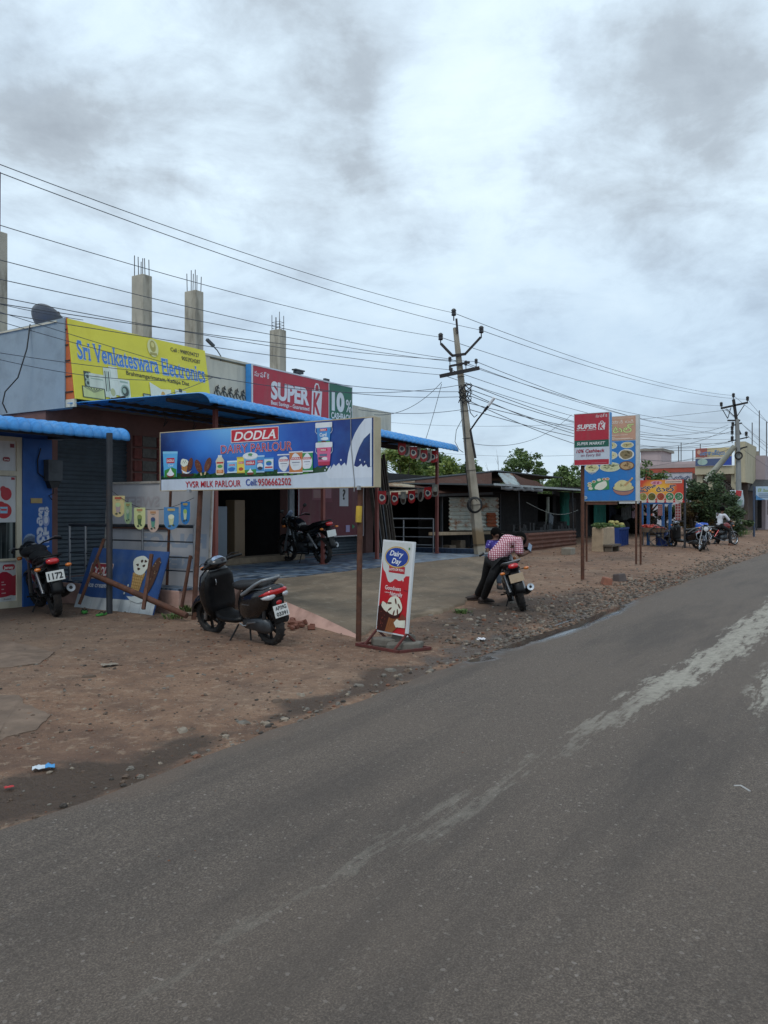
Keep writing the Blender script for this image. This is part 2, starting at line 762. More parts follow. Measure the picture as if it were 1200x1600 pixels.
# ---------------------------------------------------------------- ground, road, water
def m_dirt():
    t = NT('dirt')
    x, y, z = t.xyz()
    n1 = t.noise(0.35, 7, 0.62)
    n2 = t.noise(2.6, 8, 0.66)
    n3 = t.noise(22, 6, 0.7)
    base = t.ramp(n1, [(0.32, lin('#6c5242')), (0.5, lin('#856650')), (0.68, lin('#8b725e'))])
    base = t.mix(t.ramp(n2, [(0.45, 0.0), (0.66, 0.65)]), base, lin('#4f3b30'))
    base = t.mix(t.ramp(n2, [(0.28, 0.55), (0.43, 0.0)]), base, lin('#9c8068'))
    base = t.mix(t.ramp(n3, [(0.36, 0.65), (0.5, 0.0), (0.64, 0.45)]), base, lin('#5a4438'))
    n4 = t.noise(9, 6, 0.7)
    base = t.mix(t.ramp(n4, [(0.54, 0.0), (0.64, 0.5)]), base, lin('#a38c76'))
    # small pale chips
    v = t.voro(34)
    chips = t.math('MULTIPLY', t.ramp(v, [(0.14, 1.0), (0.22, 0.0)]), t.ramp(t.noise(5, 3), [(0.44, 0.0), (0.58, 0.9)]))
    base = t.mix(chips, base, lin('#a89a8a'))
    # trodden grey-brown ground further from the road on the near side
    trod = t.math('MULTIPLY', t.ramp(t.math('MULTIPLY', t.math('SUBTRACT', y, 6.2), 0.3), [(0.0, 0.0), (1.0, 1.0)]), t.ramp(t.math('MULTIPLY', t.math('SUBTRACT', 9.5, x), 0.25), [(0.0, 0.0), (1.0, 0.75)]))
    base = t.mix(trod, base, lin('#6a5d50'))
    # damp silt in the drain along the asphalt
    wob = t.math('MULTIPLY', t.math('SUBTRACT', t.noise(0.8, 6, 0.65), 0.5), 1.5)
    d = t.math('ADD', t.math('ABSOLUTE', t.math('SUBTRACT', y, 4.05)), wob)
    damp = t.ramp(d, [(0.10, 1.0), (0.24, 0.0)])
    near = t.ramp(t.math('MULTIPLY', x, 0.05), [(0.0, 1.0), (0.6, 0.85), (1.0, 0.35)])
    damp = t.math('MULTIPLY', damp, near)
    base = t.mix(damp, base, lin('#42301f'))
    # dark oily patch below the ramp
    dx = t.math('DIVIDE', t.math('SUBTRACT', x, 12.2), 4.2)
    dy = t.math('DIVIDE', t.math('SUBTRACT', y, 4.9), 1.0)
    rr = t.math('ADD', t.math('ADD', t.math('MULTIPLY', dx, dx), t.math('MULTIPLY', dy, dy)), wob)
    base = t.mix(t.ramp(rr, [(0.3, 0.75), (1.0, 0.0)]), base, lin('#3a322d'))
    t.set('Base Color', base)
    t.set('Roughness', t.mix(damp, 0.95, 0.42))
    h = t.math('ADD', t.math('ADD', t.math('MULTIPLY', n3, 0.5), t.math('MULTIPLY', n4, 0.8)), t.math('ADD', n2, t.math('MULTIPLY', chips, 0.6)))
    t.bump(h, 0.9, 0.045)
    return t.m


def m_asphalt():
    t = NT('asphalt')
    x, y, z = t.xyz()
    grain = t.noise(120, 3, 0.75)
    g2 = t.voro(75, 'Color')
    g3 = t.noise(48, 5, 0.8)
    base = t.ramp(grain, [(0.34, lin('#3d352f')), (0.5, lin('#584e46')), (0.66, lin('#7b6f64'))])
    base = t.mix(t.ramp(g3, [(0.36, 0.5), (0.49, 0.0)]), base, lin('#332d2a'))
    base = t.mix(t.ramp(g3, [(0.56, 0.0), (0.70, 0.55)]), base, lin('#82776d'))
    base = t.mix(t.ramp(g2, [(0.86, 0.0), (0.97, 0.75)]), base, lin('#958c84'))
    base = t.mix(t.ramp(t.noise(0.45, 6, 0.6), [(0.35, 0.0), (0.7, 0.45)]), base, lin('#62564c'))
    base = t.mix(t.ramp(t.noise(1.0, 6, 0.65, sc=(0.22, 1.4, 1)), [(0.36, 0.45), (0.52, 0.0)]), base, lin('#352f2c'))
    base = t.mix(t.ramp(t.noise(2.3, 6, 0.7), [(0.64, 0.0), (0.76, 0.3)]), base, lin('#7c7064'))
    # dust tracks worn along the lane
    st1 = t.noise(1.0, 9, 0.72, sc=(1.5, 10.0, 1), dist=0.3)
    st2 = t.noise(0.45, 4, 0.6, sc=(1, 0.4, 1))
    st3 = t.noise(14, 5, 0.75)
    cen = t.math('SUBTRACT', 2.2, t.math('MULTIPLY', t.math('MINIMUM', x, 10.0), 0.07))
    wid = t.math('ADD', 0.045, t.math('MULTIPLY', t.math('MINIMUM', t.math('MAXIMUM', x, 0.0), 10.0), 0.023))

    def band(c, w):
        q = t.math('DIVIDE', t.math('SUBTRACT', y, c), w)
        return t.math('EXPONENT', t.math('MULTIPLY', t.math('MULTIPLY', q, q), -1.0))
    grow = t.ramp(t.math('MULTIPLY', x, 0.0625), [(0.08, 0.42), (0.30, 0.52), (0.42, 0.74), (0.6, 0.95), (1.0, 0.8)])
    b = t.math('MAXIMUM', band(cen, wid), t.math('MULTIPLY', band(0.78, 0.22), t.ramp(t.math('MULTIPLY', x, 0.0625), [(0.38, 0.0), (0.46, 1.0)])))
    a = t.math('ADD', t.math('MULTIPLY', t.math('MULTIPLY', b, grow), 0.62), t.math('MULTIPLY', t.math('SUBTRACT', st1, 0.5), 2.1))
    a = t.math('ADD', a, t.math('MULTIPLY', t.math('SUBTRACT', st2, 0.5), 0.9))
    a = t.math('ADD', a, t.math('MULTIPLY', t.math('SUBTRACT', st3, 0.5), 0.45))
    dust = t.ramp(a, [(0.27, 0.0), (0.36, 0.6), (0.55, 0.92)])
    thin = t.math('MULTIPLY', t.ramp(b, [(0.10, 0.0), (0.4, 1.0)]), t.ramp(t.math('MULTIPLY', x, 0.0625), [(0.1, 0.10), (0.18, 0.24), (0.32, 0.32), (0.40, 0.6), (0.48, 0.95)]))
    base = t.mix(t.math('MULTIPLY', dust, thin), base, t.ramp(st3, [(0.3, lin('#868076')), (0.7, lin('#aaa598'))]))
    # reddish silt washed onto the edge
    edge = t.math('ADD', t.math('SUBTRACT', y, 3.55), t.math('MULTIPLY', t.math('SUBTRACT', t.noise(1.1, 5, 0.6), 0.5), 1.3))
    base = t.mix(t.ramp(edge, [(0.0, 0.0), (0.5, 0.55)]), base, lin('#6e5848'))
    # wet strip beside the ramp
    dx = t.math('DIVIDE', t.math('SUBTRACT', x, 11.0), 3.8)
    dy = t.math('DIVIDE', t.math('SUBTRACT', y, 3.72), 0.30)
    rr = t.math('ADD', t.math('ADD', t.math('MULTIPLY', dx, dx), t.math('MULTIPLY', dy, dy)), t.math('MULTIPLY', t.math('SUBTRACT', t.noise(1.6, 5, 0.6), 0.5), 2.0))
    wet = t.ramp(rr, [(0.5, 1.0), (1.1, 0.0)])
    base = t.mix(t.math('MULTIPLY', wet, 0.6), base, lin('#2c2a2a'))
    t.set('Base Color', base)
    t.set('Roughness', t.mix(wet, 0.88, 0.10))
    t.bump(t.math('MULTIPLY', t.math('ADD', t.math('MULTIPLY', grain, 0.6), g3), t.math('SUBTRACT', 1.0, t.math('MULTIPLY', wet, 0.92))), 0.7, 0.010)
    return t.m


def axis(a, b, fa, fb, fine, grow=1.35):
    """coordinates from a to b, spaced by fine between fa and fb and widening outside"""
    v = [fa]
    while v[-1] < fb:
        v.append(v[-1] + fine)
    st_ = fine
    while v[-1] < b:
        st_ *= grow
        v.append(v[-1] + st_)
    st_ = fine
    while v[0] > a:
        st_ *= grow
        v.insert(0, v[0] - st_)
    return v


ss = axis(-300, 900, -1, 26, 0.14, 1.12)
ts = axis(-500, 500, 3.5, 9.2, 0.10, 1.3)
g = MB()
g.sheet([[(s, t, ground_h(s, t)) for s in ss] for t in ts])
ground = g.build('ground', m_dirt(), rz=RA)
tag(ground, 'bare brown earth with grit and litter beside the asphalt', kind='structure')

ss = axis(-300, 900, -1, 34, 0.16, 1.15)


def edge_t(s):
    return 3.78 + 0.085 * noise.noise((s * 0.5, 3.1, 0)) + 0.05 * noise.noise((s * 1.9, 8.2, 0)) + 0.022 * noise.noise((s * 6.0, 1.2, 0))


rows = [[], [], [], [], [], []]
for s in ss:
    e = edge_t(s)
    q = -3.35 - 0.08 * noise.noise((s * 0.5, 9.1, 0))
    for r_, (t_, z_) in zip(rows, ((q - 0.02, -0.06), (q, 0.0), (0.2, 0.012), (e - 0.25, 0.004), (e - 0.03, -0.002), (e + 0.02, -0.055))):
        r_.append((s, t_, z_))
g = MB()
g.sheet(rows)
tag(g.build('road', m_asphalt(), rz=RA), 'worn grey asphalt road with pale dust tracks', kind='structure')

# shallow water lying along the asphalt edge
mw = NT('puddle_water')
mw.set('Base Color', lin('#2a2623'))
mw.set('Roughness', 0.18)
mw.set('Alpha', mw.ramp(mw.noise(6, 4), [(0.35, 0.55), (0.6, 0.92)]))
for (sa, sb, tc, w) in ((10.4, 11.6, 3.90, 0.02),):
    top, bot = [], []
    k = 40
    for i in range(k + 1):
        s = sa + (sb - sa) * i / k
        e = math.sin(PI * i / k) ** 0.6
        nz = noise.noise((s * 1.7, tc, 0)) * 0.7 + noise.noise((s * 5, tc, 3)) * 0.3
        top.append((s, tc + w * e * (0.75 + nz), -0.012))
        bot.append((s, tc - w * e * (0.75 + 0.6 * noise.noise((s * 2.1, tc, 7))), -0.012))
    g = MB()
    g.sheet([bot, top])
    o = g.build('puddle_water', mw.m, rz=RA)
    tag(o, 'shallow muddy water along the asphalt edge', kind='structure')

# ---------------------------------------------------------------- common materials
CONC = mat('concrete', '#8f8a80', 0.85, 0.18, 2.5, bump=0.35, bscale=30, dirt='#5a5249', dirt_amt=0.6)
POLE = mat('pole_concrete', '#9a9385', 0.85, 0.15, 2.0, bump=0.4, bscale=40, dirt='#5d5346', dirt_amt=0.6, streak=True)
PILLAR = mat('pillar_concrete', '#aaa598', 0.85, 0.16, 2.5, bump=0.5, bscale=30, dirt='#5f594e', dirt_amt=0.9, streak=True)
REBAR = mat('rebar', '#3b322d', 0.7, 0.3, 8, metal=0.4)
RUST = mat('rusty_steel', '#55382c', 0.8, 0.35, 6, metal=0.2, bump=0.3, bscale=80, dirt='#7a4a30', dirt_amt=0.6)
POST_RED = mat('oxide_paint', '#7a433c', 0.6, 0.12, 3, dirt='#4c2e2a', dirt_amt=0.4, streak=True)
POST_DARK = mat('dark_painted_pipe', '#2c3036', 0.6, 0.25, 4, dirt='#5b4436', dirt_amt=0.6, streak=True)
STEEL = mat('stainless_steel', '#8e9194', 0.35, 0.12, 5, metal=0.85)
STEEL_DK = mat('dull_steel', '#4c5054', 0.45, 0.2, 5, metal=0.7)
GREYWALL = mat('grey_blue_plaster', '#8d9aa2', 0.85, 0.08, 1.2, bump=0.2, bscale=25, dirt='#6c757b', dirt_amt=0.5)
MAROON = mat('maroon_plaster', '#6d4f4a', 0.85, 0.12, 1.5, bump=0.2, dirt='#41302d', dirt_amt=0.5)
BEIGE = mat('beige_plaster', '#cbc3ae', 0.85, 0.08, 1.5, bump=0.2, dirt='#7d776a', dirt_amt=0.5, streak=True)
PINK = mat('pink_plaster', '#b08d80', 0.85, 0.12, 1.6, bump=0.35, bscale=25, dirt='#76584c', dirt_amt=0.7)
BLUEWALL = mat('blue_paint', '#22569c', 0.6, 0.12, 1.5, bump=0.15, dirt='#12386c', dirt_amt=0.5)
CREAM = mat('cream_paint', '#c9c2ae', 0.6, 0.08, 2, dirt='#8f8672', dirt_amt=0.5, streak=True)
WHITE = mat('white_paint', '#cfd2d4', 0.5, 0.06, 2, dirt='#8e8f8c', dirt_amt=0.4, streak=True)
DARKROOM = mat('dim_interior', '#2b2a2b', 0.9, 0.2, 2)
SHUTTER = mat('shutter_steel', '#3b454d', 0.55, 0.15, 2, metal=0.3, dirt='#23282c', dirt_amt=0.5)
BLACKCABLE = mat('cable_black', '#17181a', 0.6, 0.2, 4)
WIRE = mat('line_wire', '#454a50', 0.6, 0.1, 4)


def m_awning():
    t = NT('blue_roof_sheet')
    x, y, z = t.xyz()
    c = t.ramp(t.noise(2.2, 6, 0.6), [(0.3, lin('#2f7fc4')), (0.7, lin('#4496da'))])
    c = t.mix(t.ramp(t.noise(5, 6, 0.65), [(0.5, 0.0), (0.75, 0.4)]), c, lin('#8fa9ba'))
    t.set('Base Color', c)
    t.set('Roughness', 0.42)
    w = t.n.new('ShaderNodeTexWave')
    w.wave_type = 'BANDS'
    w.bands_direction = 'Y'
    w.inputs['Scale'].default_value = 9
    w.inputs['Distortion'].default_value = 0.3
    t.l.new(t.tc, w.inputs['Vector'])
    t.bump(w.outputs[0], 0.35, 0.01)
    return t.m


AWN = m_awning()


def m_corrugated(name, c1, c2, rust, amt, freq=12.0, axis_='Z'):
    """sheet metal; the corrugation itself is in the mesh, rust and dirt here"""
    t = NT(name)
    c = t.ramp(t.noise(2.0, 6, 0.65), [(0.3, lin(c1)), (0.7, lin(c2))])
    r_ = t.ramp(t.noise(1.3, 8, 0.7, sc=(1, 1, 2.5)), [(0.5 - amt * 0.3, 0.0), (0.62 - amt * 0.2, 1.0)])
    c = t.mix(r_, c, t.ramp(t.noise(9, 5, 0.6), [(0.3, lin(rust)), (0.7, tuple(min(1, q * 1.8) for q in lin(rust)))]))
    t.set('Base Color', c)
    t.set('Metallic', t.mix(r_, 0.35, 0.0))
    t.set('Roughness', t.mix(r_, 0.5, 0.9))
    t.bump(t.noise(20, 5, 0.6), 0.2, 0.01)
    return t.m


TIN = m_corrugated('tin_sheet', '#8d9a9d', '#b9c2c0', '#6d4a35', 0.05)
TIN_RUST = m_corrugated('rusty_tin_sheet', '#6f5a50', '#8a6b5c', '#54352a', 0.8)
TIN_DARK = m_corrugated('dark_rust_sheet', '#4d3c35', '#5f4a40', '#3f271e', 0.8)
TIN_BEIGE = m_corrugated('beige_tin_sheet', '#a29a86', '#bbb29b', '#6b5440', 0.2)


def corrugated(mb, p00, p10, p01, p11, pitch=0.076, amp=0.012, along='u', m=None, sag=0.0):
    """corrugated sheet between four corners (p00 p10 bottom, p01 p11 top); ridges run along u or v"""
    p00, p10, p01, p11 = map(Vector, (p00, p10, p01, p11))
    nrm = (p10 - p00).cross(p01 - p00).normalized()
    L = ((p01 - p00).length if along == 'u' else (p10 - p00).length)
    k = max(4, int(L / pitch * 4))
    q = 6
    grid = []
    for i in range(k + 1):
        row = []
        for j in range(q + 1):
            u, v = (j / q, i / k) if along == 'u' else (i / k, j / q)
            p = p00 * (1 - u) * (1 - v) + p10 * u * (1 - v) + p01 * (1 - u) * v + p11 * u * v
            w = math.sin(2 * PI * i / 4) * amp
            row.append(p + nrm * (w + 0.012 * noise.noise(p * 1.3)) - Vector((0, 0, sag * math.sin(PI * u))))
        grid.append(row)
    mb.sheet(grid, m)
    return mb


def awning_sheet(rl, fl, fr, rr, pitch=0.2, amp=0.022, nose=0.22, droop=1.75):
    """ridged roof sheet whose front edge rolls over and down; corners rear-left, front-left, front-right, rear-right (local)"""
    rl, fl, fr, rr = map(Vector, (rl, fl, fr, rr))
    L = (fr - fl).length
    nseg = max(8, int(L / pitch) * 8)
    grid = []
    for i in range(nseg + 1):
        u = i / nseg
        a, b = rl.lerp(rr, u), fl.lerp(fr, u)
        d = (b - a).normalized()
        side = (fr - fl).normalized()
        up = side.cross(d).normalized()
        if up.z < 0:
            up = -up
        ph = (u * L / pitch) % 1.0
        rid = amp * abs(math.sin(PI * ph)) ** 0.8
        row = []
        for v in (0.0, 0.25, 0.5, 0.75, 0.95):
            row.append(a.lerp(b - d * nose, v) + up * rid)
        c = b - d * nose - up * nose
        for k in range(9):
            th = droop * k / 8
            row.append(c + (up * math.cos(th) + d * math.sin(th)) * (nose + rid * (1 + 0.5 * k / 8)))
        grid.append(row)
    mb = MB()
    mb.sheet(grid)
    return mb


# ---------------------------------------------------------------- concrete aprons on the earth (near left)
slabm = mat('rough_concrete', '#715f51', 0.95, 0.3, 3.5, bump=0.5, bscale=25, dirt='#5a4a3e', dirt_amt=0.8)
for pts, zt in (([(-40, 1000), (-10, 1046), (60, 1038), (85, 1020), (60, 1012), (20, 1004)], 0.008),
                ([(-60, 1092), (20, 1085), (75, 1118), (60, 1140), (20, 1152), (-60, 1195)], 0.006)):
    poly = []
    for i, (x, y) in enumerate(pts):
        x2, y2 = pts[(i + 1) % len(pts)]
        for k in range(12):
            s, t, z = st(x + (x2 - x) * k / 12, y + (y2 - y) * k / 12)
            poly.append((s + 0.06 * noise.noise((s * 3, t * 3, 0)) + .03 * noise.noise((s * 11, t * 11, 0)), t + 0.06 * noise.noise((s * 3, t * 3, 5)) + .03 * noise.noise((s * 11, t * 11, 7)), z + zt + .012 * noise.noise((s * 5, t * 5, 3))))
    cx, cy, cz = (sum(p[i] for p in poly) / len(poly) for i in range(3))
    g = MB()
    n = len(poly)
    vs = [(cx, cy, cz + 0.004)] + poly + [(a, b, c - 0.08) for a, b, c in poly]
    g.add(vs, [(0, 1 + i, 1 + (i + 1) % n) for i in range(n)] + [(1 + i, 1 + n + i, 1 + n + (i + 1) % n, 1 + (i + 1) % n) for i in range(n)])
    tag(g.build('concrete_apron_ground', slabm, rz=RA), 'broken concrete slab sunk in the earth', kind='structure')

# ---------------------------------------------------------------- veranda with tiled floor and ramp
FZ = 0.45                                       # floor level
V0, V1 = 8.25, 19.3                             # along the road
VF, VB = 8.75, 12.0                             # front edge, facade


def m_tiles():
    t = NT('blue_mottled_tile')
    x, y, z = t.xyz()
    b = t.n.new('ShaderNodeTexBrick')
    b.inputs['Scale'].default_value = 1.0
    b.inputs['Brick Width'].default_value = 0.6
    b.inputs['Row Height'].default_value = 0.3
    b.inputs['Mortar Size'].default_value = 0.004
    b.inputs['Color1'].default_value = (*lin('#66788a'), 1)
    b.inputs['Color2'].default_value = (*lin('#50627a'), 1)
    b.inputs['Mortar'].default_value = (*lin('#23272c'), 1)
    t.l.new(t.tc, b.inputs['Vector'])
    c = t.mix(t.ramp(t.noise(5, 7, 0.7), [(0.46, 0.0), (0.56, 0.9)]), b.outputs[0], lin('#1c2838'))
    c = t.mix(t.ramp(t.noise(2.2, 5, 0.6, sc=(0.6, 2.2, 1)), [(0.55, 0.0), (0.62, 0.65)]), c, lin('#9a9b97'))
    t.set('Base Color', c)
    t.set('Roughness', t.ramp(t.noise(3, 4), [(0.3, 0.28), (0.7, 0.55)]))
    return t.m


def m_ramp():
    t = NT('ramp_concrete')
    x, y, z = t.xyz()
    c = t.ramp(t.noise(0.9, 7, 0.62), [(0.3, lin('#5b4f41')), (0.55, lin('#706150')), (0.72, lin('#877764'))])
    c = t.mix(t.ramp(t.noise(1.2, 7, 0.65, sc=(0.5, 2.2, 1)), [(0.45, 0.0), (0.62, 0.7)]), c, lin('#4f463a'))
    c = t.mix(t.ramp(t.noise(7, 6, 0.7), [(0.55, 0.0), (0.72, 0.35)]), c, lin('#9e9686'))
    t.set('Base Color', c)
    t.set('Roughness', 0.9)
    t.bump(t.noise(14, 7, 0.65), 0.7, 0.03)
    return t.m


ver = thing('tiled_veranda', 'raised veranda with blue mottled tiles and a sloping concrete ramp', 'veranda', W(V0, VF, 0), RA)
vx = V1 - V0
g = MB()
g.bx(0, vx, 0, 3.2, -0.15, FZ - 0.03)
g.build('plinth', PINK, ver, bevel=0.01)
g = MB()
g.bx(0.02, vx - 0.02, -0.03, 3.19, FZ - 0.03, FZ)
g.build('floor_tiles', m_tiles(), ver)
g = MB()
g.bx(vx - 0.14, vx + 0.02, 0.1, 3.15, FZ + 0.002, FZ + 0.13)
g.build('tiled_kerb', mat('dark_tile', '#28364a', 0.4, 0.5, 14), ver)
# rough stone footing under the plinth's left end
g = MB()
random.seed(3)
for i in range(14):
    y = 0.05 + i * 0.22
    g.box((-0.03 + random.uniform(-.02, .02), y, 0.02), (0.12, 0.2, random.uniform(0.10, 0.16)), Matrix.Rotation(random.uniform(-.1, .1), 3, 'X'))
g.build('footing', mat('footing_stone', '#5c534b', 0.9, 0.3, 5, bump=0.5), ver, bevel=0.02)
# ramp: top edge along the veranda front, foot on the earth
rt, rf = [], []
top_l, top_r = 1.35, vx - 0.35
foot = [(8.3, 5.62), (9.2, 5.78), (10.7, 5.75), (11.9, 5.95), (13.0, 6.3), (14.6, 6.7), (16.2, 7.0), (17.6, 7.15), (18.7, 8.0)]


def foot_at(u):
    k = u * (len(foot) - 1)
    i = min(int(k), len(foot) - 2)
    f = k - i
    return foot[i][0] * (1 - f) + foot[i + 1][0] * f, foot[i][1] * (1 - f) + foot[i + 1][1] * f


grid = []
NU, NV = 90, 22
for i in range(NU + 1):
    u = i / NU
    fs_, ft_ = foot_at(u)
    fs_ += 0.05 * noise.noise((u * 30, 0, 0))
    ft_ += 0.09 * noise.noise((u * 22, 2, 0)) + 0.05 * noise.noise((u * 60, 5, 0))
    tx = top_l + (top_r - top_l) * u
    row = []
    for j in range(NV + 1):
        v = j / NV
        s_, t_ = V0 + tx + (fs_ - V0 - tx) * v, VF - 0.02 + (ft_ - VF + 0.02) * v
        zg = ground_h(s_, t_)
        z = (FZ - 0.005) * (1 - v) ** 1.12 + (zg + 0.035) * (1 - (1 - v) ** 1.12)
        z += 0.012 * noise.noise((s_ * 1.2, t_ * 1.2, 9))
        row.append((s_ - V0, t_ - VF, z))
    row.append((row[-1][0] + 0.0, row[-1][1] - 0.04, row[-1][2] - 0.12))
    grid.append(row)
g = MB()
g.sheet(grid)
g.build('ramp', m_ramp(), ver)
# pink rendered flank of the ramp
fl, fb = [], []
for i, p in enumerate(grid[0]):
    fl.append(p)
    k = 1 - i / (NV + 1)
    fb.append((p[0] - 0.10 - 0.30 * k, p[1] - 0.02 - 0.25 * k, ground_h(V0 + p[0], VF + p[1]) - 0.03))
mid_ = [tuple((a[q] + b[q]) / 2 + (0.03 * noise.noise((i * 0.4, q, 0))) for q in range(3)) for i, (a, b) in enumerate(zip(fl, fb))]
g = MB()
g.sheet([fb, mid_, fl])
g.build('ramp_flank', PINK, ver)
# brick rubble against the flank
# ---------------------------------------------------------------- the single-storey shop building
B0, BT = 8.3, 11.45
bl = thing('shop_building', 'single storey shop with grey side wall, maroon front and bare roof columns', 'building', W(B0, BT, 0), RA)
XE = 18.5 - B0                                  # far end
YF = 0.55                                       # ground floor front is set back below the parapet


def wall_xz(mb, holes, x0, x1, z0, z1, ya, yb, m=None):
    """a wall along x with rectangular openings (xa, xb, za, zb)"""
    xs = sorted({x0, x1, *[h[0] for h in holes], *[h[1] for h in holes]})
    zs = sorted({z0, z1, *[h[2] for h in holes], *[h[3] for h in holes]})
    for i in range(len(xs) - 1):
        run = None
        for j in range(len(zs) - 1):
            cx, cz = (xs[i] + xs[i + 1]) / 2, (zs[j] + zs[j + 1]) / 2
            if not any(h[0] < cx < h[1] and h[2] < cz < h[3] for h in holes):
                mb.bx(xs[i], xs[i + 1], ya, yb, zs[j], zs[j + 1], m)


g = MB()
DO, DC = (12.35 - B0, 14.75 - B0), (15.0 - B0, 18.15 - B0)
SH = (8.55 - B0, 10.12 - B0)
wall_xz(g, [(SH[0], SH[1], FZ, 2.95), (DO[0], DO[1], FZ, 2.95), (DC[0], DC[1], FZ, 2.95)], 0.02, XE, 0.0, 3.42, YF, YF + 0.22)
g.bx(0.02, 0.22, YF + 0.22, 8, 0, 3.42)
g.bx(XE - 0.2, XE, YF + 0.22, 8, 0, 3.42)
g.build('wall', MAROON, bl)
g = MB()
g.bx(0.0, XE + 0.15, 0.0, 8, 3.425, 3.55)
g.build('roof_slab', CONC, bl)
g = MB()                                        # grey side parapet wall
grid_pts = [(0.0, 3.3), (9.0, 3.3), (9.0, 4.72), (0.0, 4.79)]
g.prism(grid_pts, -0.01, 0.14, plane='yz')
par = g.build('parapet', GREYWALL, bl)
g = MB()
g.bx(0.15, 3.35, 0.02, 0.16, 3.552, 4.7)
g.bx(3.35, 4.72, 0.02, 0.16, 3.552, 4.66)
g.bx(8.45, XE + 0.1, 0.02, 0.16, 3.552, 4.3)
g.build('parapet', BEIGE, bl)
g = MB()
g.bx(0.12, 4.74, 0.0, 0.2, 4.705, 4.75)
g.bx(-0.03, 0.16, 0.2, 9.0, 4.735, 4.765)
g.build('coping', BEIGE, bl)
# peeled patch on the grey wall
a = Art(-0.0)
# pierced ornament on the beige parapet
g = MB()
for k in range(6):
    x = 3.55 + 0.19 * k
    for r_ in (0.05, 0.085):
        g.tube([(x + r_ * math.cos(q * PI / 6), 0.005, 4.0 + (r_ if r_ < 0.06 else -0.02) * 1.6 + r_ * math.sin(q * PI / 6)) for q in range(11)], 0.009, 5)
    g.tube([(x, 0.005, 3.8), (x + 0.04, 0.005, 3.92), (x - 0.02, 0.005, 4.02), (x + 0.03, 0.005, 4.16)], 0.011, 5)
g.build('ornament', mat('ornament_grey', '#4a4a46', .8, .2, 5), bl)
# bare columns with starter bars
colm = [(8.47, 6.66), (11.85, 6.72), (13.4, 6.74), (16.45, 6.42)]
for i, (s_, zt) in enumerate(colm):
    x, y = s_ - B0, 13.7 - BT
    g = MB()
    g.box((x, y, (3.5 + zt) / 2), (0.26, 0.36, zt - 3.5))
    c = g.build('concrete_column', PILLAR, bl, bevel=0.012)
    g = MB()
    random.seed(20 + i)
    for dx in (-0.09, 0.09):
        for dy in (-0.13, 0.0, 0.13):
            if i == 0 and not (dx > 0 and dy == 0.0):
                continue
            h = random.uniform(0.32, 0.48) if i else 1.15
            g.tube([(x + dx, y + dy, zt - 0.02), (x + dx + random.uniform(-.012, .012), y + dy + random.uniform(-.012, .012), zt + h)], 0.009, 6)
    if i == 3:
        for zz_ in (0.05, 0.13, 0.21):
            g.tube([(x + a_, y + b_, zt + zz_) for a_, b_ in ((-.09, -.13), (.09, -.13), (.09, .13), (-.09, .13), (-.09, -.13))], 0.005, 4)
    g.build('rebar', REBAR, bl)
# shutters, openings
slat = MB()


def shutter(x0, x1, z0, z1, y, name='roller_shutter', m=SHUTTER, open_to=None):
    mb = MB()
    k = int((z1 - z0) / 0.075)
    grid = []
    for i in range(k * 4 + 1):
        z = z0 + (z1 - z0) * i / (k * 4)
        d = 0.014 * math.sin(i * PI / 2)
        grid.append([(x0, y + d, z), (x1, y + d, z)])
    mb.sheet(grid, smooth=True)
    return mb.build(name, m, bl)


shutter(SH[0], SH[1], FZ, 2.95, YF + 0.12)
shutter(DC[0], DC[1], FZ, 2.95, YF + 0.16)
# brick pier with grey blocks beside the shutter
g = MB()
BRK = mat('dull_brick', '#6b3a34', 0.9, 0.3, 6, dirt='#3c2724', dirt_amt=0.5)
BLK = mat('grey_block', '#5e5c58', 0.9, 0.3, 6, dirt='#3d3b39', dirt_amt=0.5)
for k in range(11):
    z = FZ + 0.12 + k * 0.235
    if z > 3.0:
        break
    for x0, w in ((10.16 - B0, 0.18), (10.72 - B0, 0.14), (12.12 - B0, 0.16)):
        g.bx(x0, x0 + w, YF - 0.06, YF + 0.02, z - 0.1, z + 0.1, BRK)
    g.bx(10.36 - B0, 10.7 - B0, YF - 0.05, YF + 0.02, z - 0.09 + 0.02 * (k % 2), z + 0.1, BLK)
    if k % 2:
        g.bx(11.9 - B0, 12.1 - B0, YF - 0.05, YF + 0.02, z - 0.09, z + 0.09, BLK)
g.build('brick_pier', None, bl, bevel=0.006)
# dim shop room
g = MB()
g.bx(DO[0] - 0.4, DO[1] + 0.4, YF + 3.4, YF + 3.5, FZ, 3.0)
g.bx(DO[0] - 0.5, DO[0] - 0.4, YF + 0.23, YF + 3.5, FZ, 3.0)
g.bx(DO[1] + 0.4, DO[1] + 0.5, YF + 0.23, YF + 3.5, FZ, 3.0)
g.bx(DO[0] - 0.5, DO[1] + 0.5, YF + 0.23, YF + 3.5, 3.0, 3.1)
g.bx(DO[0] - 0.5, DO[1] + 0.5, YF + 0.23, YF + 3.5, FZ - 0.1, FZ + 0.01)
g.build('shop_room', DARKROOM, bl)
g = MB()
random.seed(5)
gm = [P('#5d6a78'), P('#7b5a4a'), P('#3f5a4e'), P('#8a7f6e'), P('#5b3a44')]
for sh in range(4):
    z = FZ + 0.45 + sh * 0.5
    g.bx(DO[0] - 0.2, DO[1] + 0.2, YF + 2.7, YF + 3.3, z - 0.03, z, REBAR)
    x = DO[0] - 0.1
    while x < DO[1]:
        w, h = random.uniform(.1, .3), random.uniform(.15, .36)
        g.bx(x, x + w, YF + 2.8, YF + 3.1, z, z + h, random.choice(gm))
        x += w + random.uniform(.02, .12)
g.build('stocked_shelf', None, bl)
g = MB()
g.bx(DO[0] - 0.25, DO[1] + 0.15, YF - 0.42, YF + 0.0, FZ, FZ + 0.14)
